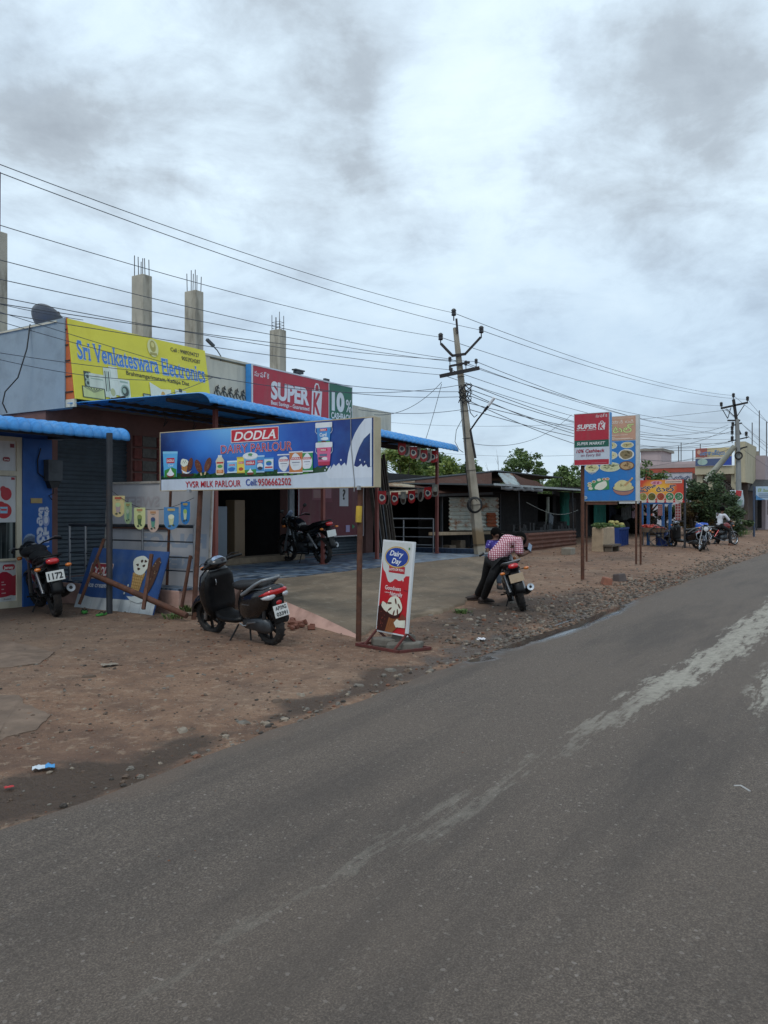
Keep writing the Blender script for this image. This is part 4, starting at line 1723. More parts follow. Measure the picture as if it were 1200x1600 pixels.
g.box((2.75, .06, SPH + .04), (.18, .06, .06))
g.build('flood_lamp', STEEL_DK, sp)

# --- the blue dairy board across the footway
D_S, D_L, D_R = 8.06, 8.92, 5.20
dw, dz0, dh = D_L - D_R, 1.885, .855
db = thing('blue_dairy_board', 'wide blue dairy board with milk products and white milk splash on rusty posts', 'sign', W(D_S, D_L, 0), SA)
g = MB()
g.bx(0, dw, 0, .14, dz0, dz0 + dh)
g.build('box', mat('board_cream', '#b9ad90', .6, .08, 2, dirt='#8a7d62', dirt_amt=.5), db, bevel=.004)


def m_dodla():
    t = NT('blue_print')
    x, y, z = t.xyz()

    def spot(cx, cz, rx, rz):
        a_ = t.math('DIVIDE', t.math('SUBTRACT', x, cx), rx)
        b_ = t.math('DIVIDE', t.math('SUBTRACT', z, cz), rz)
        q = t.math('ADD', t.math('MULTIPLY', a_, a_), t.math('MULTIPLY', b_, b_))
        return t.math('EXPONENT', t.math('MULTIPLY', q, -1.0))
    c = t.ramp(t.math('DIVIDE', x, dw), [(0.0, lin('#0b1c4e')), (0.22, lin('#1550b4')), (0.5, lin('#175cc0')), (0.72, lin('#123f9b')), (1.0, lin('#0c1c52'))])
    c = t.mix(t.math('MULTIPLY', spot(1.35, dz0 + dh + .05, .62, .34), .85), c, lin('#79c0f0'))
    c = t.mix(t.math('MULTIPLY', spot(.85, dz0 + .62, .3, .2), .5), c, lin('#2f86e0'))
    c = t.mix(t.math('MULTIPLY', spot(.4, dz0 + .3, .9, .18), .6), c, lin('#0b1a4c'))
    c = t.mix(t.math('MULTIPLY', t.ramp(t.noise(3, 3), [(.4, 0.0), (.7, 1.0)]), .18), c, lin('#3f93e6'))
    t.set('Base Color', c)
    t.set('Roughness', 0.35)
    return t.m


g = MB()
g.bx(.012, dw - .012, -.01, -.001, dz0 + .01, dz0 + dh - .012)
fc = g.build('face', m_dodla(), db)
g = MB()
for x0, x1, z0, z1 in ((0, .012, 0, dh), (dw - .012, dw, 0, dh), (.012, dw - .012, dh - .012, dh), (.012, dw - .012, 0, .01)):
    g.bx(x0, x1, -.014, -.001, dz0 + z0, dz0 + z1)
g.build('frame', mat('tin_edge', '#b7a98e', .5, .1, 3), db)


def px_d(px):
    return D_L - on_s(px, D_S)


a = Art(-.0105, .0004)
zb = dz0
# grass foot and white strip with the milk splash
gpts = [(.012, zb + .17)]
rnd = random.Random(4)
x = .012
while x < 3.0:
    gpts.append((x, zb + .225 + rnd.uniform(-.012, .035) + (.03 if x > 1.7 else 0)))
    x += .045
gpts.append((3.0, zb + .17))
a.poly(gpts, '#14401f')
for k in range(120):
    x = rnd.uniform(.03, 2.6)
    a.y += a.step
    a.ell(x, zb + rnd.uniform(.18, .235), .022, .014, rnd.choice(['#1f5a26', '#173f1d', '#2d6e2c']), n=7)
a.up()
for k in range(16):
    a.y += a.step
    a.ell(rnd.uniform(2.15, 2.6), zb + rnd.uniform(.18, .25), .03, .02, rnd.choice(['#5c9a34', '#3f8431']), n=8)
a.up()
WS = '#c9d4e2'
a.poly([(.012, zb + .01), (dw - .012, zb + .01), (dw - .012, zb + .21), (3.2, zb + .24), (2.85, zb + .20), (2.3, zb + .17), (.012, zb + .165)], WS)
# splash
sp_pts = [(2.55, zb + .18), (2.62, zb + .25), (2.68, zb + .28), (2.66, zb + .23), (2.75, zb + .30), (2.80, zb + .27), (2.88, zb + .31), (2.93, zb + .27), (3.02, zb + .31), (3.06, zb + .27)]
sp_pts += [(3.08, zb + .30), (3.11, zb + .42), (3.17, zb + .55), (3.26, zb + .67), (3.36, zb + .76), (3.47, zb + .835), (dw - .012, zb + .843), (dw - .012, zb + .70), (3.58, zb + .655), (3.45, zb + .59), (3.35, zb + .49), (3.28, zb + .38), (3.235, zb + .27)]
sp_pts += [(3.30, zb + .25), (3.34, zb + .26), (3.40, zb + .29), (3.43, zb + .25), (3.50, zb + .28), (3.54, zb + .24), (dw - .012, zb + .25), (dw - .012, zb + .12), (2.7, zb + .12)]


def splash_x(x):
    if x > dw - .02:
        return x
    if x < 3.075:
        return 2.9 + (x - 2.55) * .70
    return min(dw - .03, 3.27 + (x - 3.08) * .80)


sp_pts = [(splash_x(x), z) for x, z in sp_pts[:-1]] + [(2.95, zb + .12)]
a.poly(sp_pts, '#d3dce8')
for x, z, r in ((2.57, .26, .014), (2.60, .29, .01), (2.93, .345, .013), (3.37, .335, .012), (3.47, .31, .010), (2.53, .225, .012)):
    a.ell(splash_x(x), zb + z, r, r, '#d3dce8', n=10)
a.poly([(dw - .04, zb + .25), (dw - .012, zb + .25), (dw - .012, zb + .71), (dw - .04, zb + .69)], '#d3dce8')
# name plate
a.rrect(1.235, zb + .635, 2.075, zb + .82, .012, '#cfd3dd').rrect(1.245, zb + .645, 2.065, zb + .81, .010, '#c0182c')
a.text('DODLA', 1.29, zb + .667, .73, .115, '#eceaea', bold=.02, shear=.25, serif=.045)
a.text('DAIRY PARLOUR', 1.06, zb + .50, 1.25, .112, '#b8203a', bold=.0, outline=('#e6dde6', .02))
a.text('YVSR MILK PARLOUR', .44, zb + .045, .97, .085, '#b3182a', bold=.012)
a.text('Cell:', 1.50, zb + .055, .20, .085, '#1d3f9c', bold=.014)
a.text('9506662502', 1.715, zb + .05, .58, .09, '#b3182a', bold=.014)
for q_, v_ in enumerate(a.mb.v):
    a.mb.v[q_] = (px_d(252 + v_[0] / dw * 331), v_[1], v_[2])
a.build('lettering', db)


def cow_pack(a, x, z, w, h, body, band, label=True):
    a.poly([(x, z), (x + w, z), (x + w, z + h), (x, z + h)], body)
    a.rect(x - .004, z + h - .02, x + w + .004, z + h + .006, band)
    a.rect(x - .004, z - .006, x + w + .004, z + .015, band)
    if label:
        a.rect(x + .18 * w, z + .58 * h, x + .82 * w, z + .72 * h, '#c0243a')
        a.text('DODLA', x + .22 * w, z + .61 * h, .56 * w, .08 * h, '#e5dede', bold=.03)


a = Art(-.0108, .0004)
for _ in range(30):
    a.up()
# big curd pouch on the left
a.poly([(.06, zb + .20), (.28, zb + .20), (.30, zb + .56), (.04, zb + .57)], '#5fb1e6').poly([(.04, zb + .54), (.30, zb + .535), (.30, zb + .565), (.04, zb + .575)], '#85c9ee')
a.poly([(.065, zb + .20), (.275, zb + .20), (.28, zb + .31), (.2, zb + .34), (.07, zb + .30)], '#3c8f3f')
a.rect(.105, zb + .40, .245, zb + .475, '#c0243a').text('DODLA', .115, zb + .42, .12, .035, '#e8e2e2', bold=.04)
a.ell(.175, zb + .23, .07, .035, '#7b3a24').ell(.175, zb + .245, .062, .03, '#dfe6ec').poly([(.125, zb + .25), (.15, zb + .29), (.175, zb + .335), (.195, zb + .30), (.225, zb + .25)], '#e8eef2')
a.text('Curd', .13, zb + .355, .09, .03, '#d7e8f3', bold=.02)
# cone, bars
def cone(cx, z, w, h):
    a.poly([(cx - .35 * w, z), (cx + .35 * w, z), (cx + .5 * w, z + .5 * h), (cx - .5 * w, z + .5 * h)], '#c48a4c')
    for k in range(4):
        a.line([(cx - .3 * w + k * .2 * w, z + .02), (cx - .42 * w + k * .28 * w, z + .48 * h)], .005, '#8f5c2c')
    a.poly(blob(cx, z + .72 * h, .62 * w, .27 * h, seed=3), '#dfe5d6')
    for k in range(5):
        a.y += a.step
        a.ell(cx - .35 * w + .17 * w * k, z + (.72 + .1 * (k % 2)) * h, .06 * w, .05 * h, '#4b2a1c', n=8)
    a.up()


def bar_ice(cx, cz, w, h, rot, stick=True):
    ca, sa = math.cos(rot), math.sin(rot)
    if stick:
        pts = [(-.13 * w, -.5 * h), (-.13 * w, -.72 * h), (.13 * w, -.72 * h), (.13 * w, -.5 * h)]
        a.poly([(cx + x * ca - z * sa, cz + x * sa + z * ca) for x, z in pts], '#c9b48a')
    a.ell(cx, cz, w / 2, h / 2, '#6b3a22', rot=rot)
    rn = random.Random(int(cx * 1000))
    for k in range(16):
        x, z = rn.uniform(-.3, .3) * w, rn.uniform(-.36, .36) * h
        a.y += a.step
        a.ell(cx + x * ca - z * sa, cz + x * sa + z * ca, .06 * w, .035 * h, '#a97650' if k % 2 else '#c79b72', n=7)
    a.up()


a.poly(blob(.46, zb + .225, .12, .03, seed=8), '#3d2318')
cone(.42, zb + .26, .11, .27)
bar_ice(.52, zb + .42, .085, .24, -.2, False)
a.poly([(.36, zb + .34), (.40, zb + .27), (.45, zb + .25), (.50, zb + .26), (.55, zb + .31), (.52, zb + .28), (.47, zb + .275), (.41, zb + .30)], '#dde3ea')
bar_ice(.665, zb + .38, .105, .25, .32)
bar_ice(.83, zb + .40, .105, .26, -.3)
# bottle
a.poly([(.99, zb + .21), (1.10, zb + .21), (1.12, zb + .24), (1.11, zb + .36), (1.12, zb + .46), (1.085, zb + .52), (1.005, zb + .52), (.97, zb + .46), (.98, zb + .36), (.97, zb + .24)], '#d9d2b8')
a.rect(1.01, zb + .52, 1.08, zb + .56, '#d6dde0').rect(.985, zb + .24, 1.105, zb + .30, '#c97a3e').rect(.985, zb + .41, 1.105, zb + .44, '#c6402f').ell(1.045, zb + .36, .045, .03, '#4f9a58').ell(1.045, zb + .275, .04, .025, '#e0a072')
# pouches and tub
cow_pack(a, 1.175, zb + .245, .165, .20, '#7fbfe6', '#d3e6f2')
a.poly(blob(1.25, zb + .30, .06, .04, seed=2), '#2d6fbe')
cow_pack(a, 1.345, zb + .235, .145, .27, '#e2d257', '#c9b33e')
a.ell(1.415, zb + .30, .04, .03, '#b7532e')
cow_pack(a, 1.68, zb + .235, .145, .28, '#4a93d4', '#a9cde8')
a.ell(1.75, zb + .34, .05, .05, '#dfe8ee').ell(1.75, zb + .30, .045, .03, '#20344e')
cow_pack(a, 1.825, zb + .25, .16, .22, '#d7e3ec', '#4f9ad6', False)
a.ell(1.905, zb + .39, .05, .03, '#3d8c5f').ell(1.905, zb + .37, .05, .03, '#2d6fbe').rect(1.84, zb + .30, 1.97, zb + .325, '#c23a44').rect(1.83, zb + .255, 1.98, zb + .285, '#4f9ad6')
a.poly([(1.49, zb + .20), (1.675, zb + .20), (1.70, zb + .50), (1.465, zb + .50)], '#62aede').poly([(1.49, zb + .20), (1.675, zb + .20), (1.685, zb + .29), (1.48, zb + .28)], '#3f9446')
a.ell(1.58, zb + .515, .135, .062, '#c4cdd3').ell(1.58, zb + .525, .128, .056, '#e2e7ea').ell(1.58, zb + .545, .04, .02, '#4c9a66').text('YVSR', 1.545, zb + .51, .07, .022, '#2b6b45', bold=.03)
a.rect(1.50, zb + .36, 1.665, zb + .44, '#c0243a').text('DODLA', 1.515, zb + .38, .135, .04, '#e8e2e2', bold=.04)
a.ell(1.58, zb + .225, .065, .03, '#7b3a24').poly([(1.525, zb + .235), (1.56, zb + .27), (1.58, zb + .31), (1.60, zb + .27), (1.635, zb + .235)], '#e8eef2')


def pouch(x, z, w, h, c1):
    a.poly([(x, z), (x + w, z), (x + w - .004, z + h), (x + .004, z + h)], c1)
    a.poly(blob(x + w / 2, z + h * .5, w * .44, h * .40, n=24, j=.12, seed=int(x * 100)), '#dfe4ea')
    a.rect(x + .03, z + .62 * h, x + w - .03, z + .74 * h, '#c0243a').text('DODLA', x + .038, z + .65 * h, w - .076, .07 * h, '#ece6e6', bold=.04)
    a.rect(x + .05, z + .48 * h, x + w - .05, z + .51 * h, '#31436e').rect(x + .07, z + .36 * h, x + w - .07, z + .375 * h, '#8f96a6')
    a.rect(x - .004, z + h - .012, x + w + .004, z + h + .008, '#dfe4ea').rect(x - .004, z - .008, x + w + .004, z + .01, '#dfe4ea')


def on_dz(px):
    return px_d(px)


pouch(2.06, zb + .215, .215, .30, '#2f62b4')
pouch(2.475, zb + .225, .205, .31, '#2f9154')
pouch(2.265, zb + .205, .235, .345, '#c97a3e')


def bucket(x, z, w, h, c1, c2):
    a.poly([(x + .03, z), (x + w - .03, z), (x + w, z + h), (x, z + h)], c1)
    a.poly([(x + .03, z), (x + w - .03, z), (x + w - .022, z + .2 * h), (x + .022, z + .2 * h)], c2)
    a.rrect(x - .02, z + h - .01, x + w + .02, z + h + .055, .012, '#dfe3e8')
    a.line([(x - .012, z + h), (x - .02, z + .75 * h), (x + .01, z + .62 * h)], .008, '#c9d2da')
    a.line([(x + w + .012, z + h), (x + w + .02, z + .75 * h), (x + w - .01, z + .62 * h)], .008, '#c9d2da')
    a.rect(x + .06, z + .76 * h, x + w - .07, z + .9 * h, '#c0243a').text('DODLA', x + .07, z + .79 * h, w - .16, .08 * h, '#ece6e6', bold=.04)


for q_, v_ in enumerate(a.mb.v):
    if v_[0] > .31:
        a.mb.v[q_] = (v_[0], v_[1], zb + .20 + (v_[2] - zb - .20) * .78)
bucket(2.745, zb + .545, .255, .225, '#3f8bd0', '#4a9a3a')
a.text('Curd', 2.80, zb + .65, .12, .045, '#e4edf4', bold=.03)
a.poly(blob(2.89, zb + .62, .07, .02, seed=5), '#dbe9f2').ell(2.87, zb + .575, .05, .022, '#6b3320')
bucket(2.75, zb + .285, .255, .235, '#d4648f', '#b3244c')
a.rect(2.80, zb + .40, 2.93, zb + .43, '#5b6a8a').rect(2.78, zb + .36, 2.85, zb + .39, '#39424f').poly(blob(2.89, zb + .37, .05, .02, seed=6), '#e4dfe4')
for q_, v_ in enumerate(a.mb.v):
    a.mb.v[q_] = (px_d(252 + v_[0] / dw * 331), v_[1], v_[2])
a.build('printed_picture', db)
for px, py, top in ((302, 968, dz0), (560, 1002, dz0)):
    s, t, z = st(px, py)
    g = MB()
    x = D_L - t
    g.tube([(x, s - D_S, z - .15), (x, .07, top)], .036, 10)
    g.build('post', RUST, db)
    if px > 400:
        g = MB()
        g.tube([(x, s - D_S, z + 1.46), (x, .03 + (s - D_S) * .45, z + 1.66)], .039, 10)
        g.build('yellow_band', mat('worn_yellow_paint', '#b9982f', .7, .25, 5, dirt='#5a4224', dirt_amt=.7), db)
g = MB()
xw = px_d(549)
g.tube([(xw, -.016, dz0 + dh + .12), (xw + .01, -.02, dz0 + .5), (xw + .06, -.018, dz0 + .05), (xw + .055, -.02, dz0 - .05)], .006, 5)
g.box((px_d(563), -.03, dz0 - .005), (.03, .05, .05))
g.box((px_d(298), -.03, dz0 - .005), (.05, .05, .04))
g.build('tie_wire', mat('grey_wire', '#8b8f94', .5), db)

# --- standing red board with the oval badge
s, t, z = st(612, 1012)
dd = thing('standing_ice_cream_board', 'standing white and red ice cream board with blue oval badge on a metal base', 'sign', W(s, t, z), SA + R(-14))
DW_, DH_ = .52, 1.10
ZB = .16
lean = R(-5)
g = MB()
g.bx(-DW_ / 2, DW_ / 2, -.015, .02, 0, DH_)
pn = g.build('panel', WHITE, dd, bevel=.004)
pn.location = (0, 0, ZB)
pn.rotation_euler = (lean, R(1.6), 0)
a = Art(-.0155, .0004)
x0, x1 = -DW_ / 2 + .022, DW_ / 2 - .03
a.rect(x0, .02, x1, DH_ - .02, '#c9ccca')
RD = '#b81c26'
a.poly([(x0, .02), (x1, .02), (x1, .70), (x1 - .06, .695), (x1 - .10, .655), (x1 - .135, .635), (x1 - .17, .63), (x1 - .205, .645), (x1 - .235, .65), (x1 - .27, .62), (x1 - .31, .60), (x1 - .345, .61), (x1 - .375, .66), (x1 - .40, .71), (x1 - .435, .74), (x0 + .015, .77), (x0, .86)], RD)
a.poly([(x1 - .10, .675), (x1 - .088, .645), (x1 - .098, .625), (x1 - .112, .645)], '#d5d8d6')
a.poly([(x0 + .12, .80), (x0 + .385, .80), (x0 + .385, .715), (x0 + .12, .72)], '#b01c28')
cx, cz = .0, .905
a.ell(cx, cz, .205, .128, '#b8923e').ell(cx, cz, .195, .118, '#d9c07a').ell(cx, cz, .188, .112, '#123a96').ell(cx, cz + .02, .165, .085, '#16449f').ell(cx, cz, .175, .10, '#143c94')
a.text('Dairy', cx - .125, cz + .018, .23, .06, '#e8eaec', bold=.02, shear=.3, rot=-.05)
a.text('Day', cx - .08, cz - .072, .16, .062, '#e8eaec', bold=.02, shear=.3, rot=-.05)
a.text('LOTS OF FUN', x0 + .13, .745, .235, .028, '#e6dcd6', bold=.03)
a.rect(x1 - .045, 1.005, x1 - .022, 1.03, '#2f7a4a')
a.text('Goodness', x0 + .085, .515, .265, .048, '#e9dcdc', bold=.012)
a.text('comes', x0 + .085, .475, .085, .016, '#e9dcdc', bold=.01)
a.text('Naturally', x0 + .178, .452, .205, .046, '#e9dcdc', bold=.012)
a.line([(x1 - .07, .53), (x1 - .008, .525)], .006, '#3a1218')
CH, CH2 = '#3b1a16', '#5a2a20'
a.poly([(x0, .02), (x0 + .16, .02), (x0 + .20, .22), (x0 + .17, .30), (x0 + .06, .36), (x0, .30)], CH)
a.poly([(x0 + .06, .36), (x0 + .2, .36), (x0 + .24, .25), (x0 + .16, .22)], '#6b3a26')
a.poly(blob(x0 + .12, .305, .085, .04, seed=4, rot=-.6), '#d9d8c8')
a.poly([(x0 + .14, .02), (x0 + .26, .02), (x0 + .42, .16), (x0 + .30, .24), (x0 + .2, .22)], '#8a5430')
a.poly([(x0 + .30, .08), (x1 - .02, .12), (x1, .22), (x0 + .40, .26)], '#7a3a2a')
for k in range(5):
    a.line([(x0 + .18 + .04 * k, .06 + .02 * k), (x0 + .23 + .04 * k, .2)], .005, '#6b3f22')
a.poly([(x0 + .28, .14), (x0 + .33, .19), (x1 - .10, .175), (x1, .19), (x1, .10), (x1 - .12, .095), (x0 + .32, .09)], '#dcdccc')
a.ell(x0 + .26, .245, .11, .06, CH).poly(blob(x0 + .27, .335, .125, .115, n=26, j=.08, seed=9), '#dddccb')
for x_, z_, r_ in ((.20, .29, .6), (.27, .25, 1.3), (.33, .27, 1.7), (.35, .34, 2.3), (.19, .36, .1), (.29, .39, 1.9)):
    a.ell(x0 + x_, z_, .038, .012, CH2, rot=r_, n=12)
rn = random.Random(2)
for k in range(14):
    a.y += a.step
    a.ell(x0 + rn.uniform(.01, .14), rn.uniform(.04, .27), .006, .005, '#a8574a', n=6)
a.build('printed_face', pn)
g = MB()
g.bar((-.38, -.22, .02), (.34, -.22, .02), .03)
g.bar((-.30, .22, .02), (.42, .22, .02), .03)
g.bar((-.38, -.22, .02), (-.30, .22, .02), .03)
g.bar((.34, -.22, .02), (.42, .22, .02), .03)
for x in (-.25, .25):
    g.bar((x, -.20, .03), (x, 0, ZB + .03), .022)
    g.bar((x, .20, .03), (x, 0, ZB + .03), .022)
g.build('base_frame', mat('worn_red_paint', '#5c2a26', .8, .25, 5, dirt='#4a332a', dirt_amt=.9), dd)
STONE = mat('flat_stone', '#6b665e', .9, .3, 4, bump=.5, dirt='#463f38')
rn = random.Random(6)
for k, (x, y, w, d_, h) in enumerate(((-.12, .02, .34, .22, .10), (.24, .06, .34, .2, .09), (.10, -.08, .22, .16, .08), (.06, .12, .34, .16, .16))):
    g = MB()
    pts = blob(0, 0, w / 2, d_ / 2, n=11, j=.25, seed=30 + k)
    g.prism(pts, 0, h, plane='xy')
    q = Matrix.Rotation(SA + R(-14), 3, 'Z') @ Vector((x, y, .0))
    o = g.build('ballast_stone', STONE, None, bevel=.02, loc=W(s, t, z + .0) + q, rz=SA + k)
    tag(o, 'flat grey stone weighing down the base of the red ice cream board', 'stone', 'stones on the red base frame')

# --- double supermarket post sign
s, t, z = st(907, 906)
sk = thing('supermarket_post_sign', 'red, green and white supermarket sign with blue side on one dark post', 'sign', W(s, t, z), SA)
yY = 17.9
sl, zt_ = on_s(897, s, 647)
sr, zt2 = on_s(952.5, s, 641)
_, zb_ = on_s(897, s, 727)
w_ = sl - sr
x0 = t - sl
H_ = zt_ - zb_
zb_ -= z
g = MB()
g.bx(x0, x0 + w_, .0, .18, zb_, zb_ + H_)
g.build('box', _mats['sign_blue'], sk)
g = MB()
for z0, z1, c in ((0, .10, '#b02238'), (.10, .34, '#c3ccd8'), (.34, .475, '#115a4a'), (.475, 1, '#b02238')):
    g.bx(x0 + .012, x0 + w_ - .012, -.01, -.001, zb_ + H_ * z0 + .001, zb_ + H_ * z1 - .001, P(c))
g.build('face', None, sk)
g = MB()
for xa, xb, z0, z1 in ((0, .012, 0, H_), (w_ - .012, w_, 0, H_), (.012, w_ - .012, H_ - .012, H_), (.012, w_ - .012, -.01, 0)):
    g.bx(x0 + xa, x0 + xb, -.015, -.001, zb_ + z0, zb_ + z1)
g.build('frame', WHITE, sk)
a = Art(-.0105, .0006)


def fx(u):
    return x0 + w_ * u


a.text('సూపర్ కె', fx(.62), zb_ + H_ * .905, w_ * .32, H_ * .065, '#d9d2d4', bold=.012)
a.text('SUPER', fx(.085), zb_ + H_ * .70, w_ * .56, H_ * .085, '#dedcdf', bold=.04, shear=.2)
a.text('Best Savings - Guaranteed', fx(.075), zb_ + H_ * .665, w_ * .56, H_ * .018, '#dedcdf', bold=.02, shear=.2)
bag_logo(a, fx(.69), zb_ + H_ * .665, w_ * .20, H_ * .165, '#b02238', '#dedcdf')
a.text('SUPER MARKET', fx(.085), zb_ + H_ * .385, w_ * .80, H_ * .055, '#d5dcdc', bold=.022, shear=.2)
a.text('10% Cashback', fx(.07), zb_ + H_ * .24, w_ * .80, H_ * .062, '#a01c34', bold=.022, shear=.2)
a.text('on Every Bill', fx(.20), zb_ + H_ * .165, w_ * .56, H_ * .050, '#8d5a72', bold=.008, shear=.2)
a.line([(fx(.5), zb_ + H_ * .03), (fx(.92), zb_ + H_ * .03)], .008, '#c77f8c')
a.build('lettering', sk)
g = MB()
g.tube([(0.02, .09, -.12), (.02, .09, zb_)], .042, 10)
g.build('post', RUST, sk)

# --- tall blue menu sign behind it
s, t, z = st(994, 882)
ms = thing('tall_menu_sign', 'tall blue menu sign with plates of food and a pink heading on thin posts', 'sign', W(s, t, z), SA)
tl, zt_ = on_s(909.5, s, 660)
tr, zt2 = on_s(998, s, 648)
_, zb_ = on_s(998, s, 783)
w_ = tl - tr
x0 = t - tl
H_ = zt2 - zb_
zb_ -= z
g = MB()
g.bx(x0, x0 + w_, 0, .16, zb_, zb_ + H_)
g.build('box', mat('sign_white_box', '#c3c6c4', .6, .06, 2, dirt='#8f918c'), ms)
g = MB()
g.bx(x0 + .02, x0 + w_ - .09, -.012, -.001, zb_ + .02, zb_ + H_ * .705, P('#2a78c0'))
g.bx(x0 + .02, x0 + w_ - .09, -.012, -.001, zb_ + H_ * .715, zb_ + H_ - .02, P('#c3977f'))
g.build('face', None, ms)
a = Art(-.0125, .0008)
wi = w_ - .11


def fx(u):
    return x0 + .02 + wi * u


def fz(v):
    return zb_ + H_ * v


a.text('హోటల్', fx(.25), fz(.80), wi * .72, H_ * .10, '#c9d98f', bold=.012, outline=('#4c5a36', .02))
a.text('బిర్యాని రుచి', fx(.42), fz(.91), wi * .54, H_ * .045, '#d9d0c0', bold=.01)
for v, u0 in ((.975, .1), (.965, .1)):
    a.line([(fx(u0), fz(v)), (fx(.97), fz(v + .004))], .006, '#e0cdb8')
for v, u0, u1 in ((.775, .45, .86), (.75, .45, .62), (.728, .45, .95), (.735, .5, .9)):
    a.line([(fx(u0), fz(v)), (fx(u1), fz(v))], .018, '#dbc4b2')
PL = '#d5d6c4'


def plate(u, v, ru, rv, fill, food, seed, rim=PL):
    a.ell(fx(u), fz(v), wi * ru, H_ * rv, rim)
    a.poly(blob(fx(u), fz(v), wi * ru * .84, H_ * rv * .82, n=22, j=.1, seed=seed), fill)
    rn_ = random.Random(seed)
    for k in range(12):
        an, rr_ = rn_.uniform(0, 6.28), rn_.uniform(0, .62)
        a.y += a.step
        a.poly(blob(fx(u) + wi * ru * rr_ * math.cos(an), fz(v) + H_ * rv * rr_ * math.sin(an), wi * ru * .15, H_ * rv * .12, n=8, j=.4, seed=seed + k), rn_.choice(food))
    a.up()


plate(.55, .655, .11, .04, '#c9c391', ['#6b7a3c', '#b29a58', '#8c6a3c', '#dcd8b0'], 11)
plate(.85, .655, .12, .037, '#c4bb8c', ['#5c7038', '#7a5a34', '#a98f56', '#dcd8b0'], 12)
plate(.52, .54, .15, .05, '#d2cca0', ['#8a9a58', '#b7a46c', '#dcdcc0'], 13)
plate(.83, .545, .145, .062, '#8a7a58', ['#b9ac80', '#6b5a3c', '#a49465', '#4f4430'], 14, '#d9dad2')
plate(.20, .53, .15, .045, '#d8d4b4', ['#b8b48c', '#e2dec4'], 15)
plate(.18, .40, .14, .055, '#cfc996', ['#e0dcc0', '#9b8f58', '#6e7a3c', '#c2b67c'], 16)
for k in range(4):
    a.line([(fx(.08 + .01 * k), fz(.375 - .01 * k)), (fx(.18), fz(.362 - .012 * k)), (fx(.29 - .01 * k), fz(.378 - .01 * k))], .008, '#eeead4')
plate(.53, .405, .20, .056, '#c7c9a0', ['#7f9a58', '#dcdec4', '#55703a'], 17, '#cfd4b8')
a.line([(fx(.45), fz(.42)), (fx(.6), fz(.415)), (fx(.7), fz(.43))], .014, '#4f5230')
plate(.84, .415, .14, .053, '#b99a70', ['#d3b98e', '#8c6b48', '#a8865c'], 18, '#6b4a3c')
a.poly([(fx(.08), fz(.20)), (fx(.35), fz(.275)), (fx(.5), fz(.28)), (fx(.52), fz(.14)), (fx(.1), fz(.13)), (fx(.12), fz(.165))], '#3f8a5a')
a.poly(blob(fx(.36), fz(.185), wi * .13, H_ * .042, n=20, j=.12, seed=20, rot=.4), '#dfe0d0')
for k, (u, v, c) in enumerate(((.14, .215, '#b6a078'), (.22, .235, '#a98a5c'), (.32, .255, '#dcd6c0'), (.42, .262, '#b5705c'), (.48, .265, '#b97f54'), (.14, .185, '#c9b48a'), (.16, .155, '#d6d2bc'))):
    a.ell(fx(u), fz(v), wi * .04, H_ * .016, '#dcdccc').ell(fx(u), fz(v), wi * .03, H_ * .012, c)
a.ell(fx(.78), fz(.155), wi * .20, H_ * .085, '#a8786c', n=30, a0=PI, a1=2 * PI).ell(fx(.78), fz(.155), wi * .205, H_ * .042, '#24406a').ell(fx(.78), fz(.158), wi * .19, H_ * .038, '#c9bf8e')
a.poly(blob(fx(.77), fz(.19), wi * .165, H_ * .052, n=22, j=.14, seed=25), '#d2c894')
plate(.77, .19, .10, .03, '#d2c894', ['#b0884e', '#e2dcb8', '#7a8a48', '#c4a66a'], 26, '#d2c894')
a.line([(fx(.80), fz(.18)), (fx(.86), fz(.215)), (fx(.93), fz(.255))], [.05, .06, .04], '#c09a6a').ell(fx(.94), fz(.265), .03, .03, '#c9a878')
a.ell(fx(.055), fz(.045), wi * .04, H_ * .02, '#b9c4cc').ell(fx(.055), fz(.045), wi * .03, H_ * .014, '#8fa3b2')
a.build('printed_face', ms)
g = MB()
g.bx(x0 + .12, x0 + w_ * .62, .02, .1, zb_ - .1, zb_ - .002, RUST)
g.bx(x0 + w_ * .66, x0 + w_ - .02, .01, .08, zb_ - .07, zb_ - .002, P('#c3c6c4'))
g.build('lower_batten', None, ms)
for px, py in ((909.5, 879), (916.5, 877), (994, 882), (1001, 878)):
    s2, t2, z2 = st(px, py)
    off = .03 if px in (909.5, 994) else .13
    g = MB()
    xx = t - on_s(px, s + off)
    g.tube([(xx, off, -.1), (xx, off, zb_ + .01)], .03, 8)
    g.build('post', RUST, ms)

# --- red and yellow hotel sign further on
s, t, z = st(1070, 856)
hs = thing('hotel_sign', 'small red and yellow Telugu sign with food pictures beyond the blue menu sign', 'sign', W(s, t, z), SA)
tl, zt_ = on_s(998, s, 756)
tr, zt2 = on_s(1068, s, 749)
_, zb_ = on_s(1068, s, 785)
w_ = tl - tr
x0 = t - tl
H_ = zt2 - zb_
zb_ -= z


def m_hotel():
    t = NT('red_yellow_print')
    x, y, z = t.xyz()
    a_ = t.math('DIVIDE', t.math('SUBTRACT', x, x0 + w_ * .45), w_ * .42)
    b_ = t.math('DIVIDE', t.math('SUBTRACT', z, zb_ + H_ * .62), H_ * .5)
    q = t.math('ADD', t.math('MULTIPLY', a_, a_), t.math('MULTIPLY', b_, b_))
    t.set('Base Color', t.ramp(q, [(0.0, lin('#e3b23c')), (0.45, lin('#d98a34')), (1.0, lin('#c2412c'))]))
    t.set('Roughness', .5)
    return t.m


g = MB()
g.bx(x0, x0 + w_, 0, .06, zb_, zb_ + H_, m_hotel())
g.build('panel', None, hs)


def fx(u):
    return x0 + w_ * u


def fz(v):
    return zb_ + H_ * v


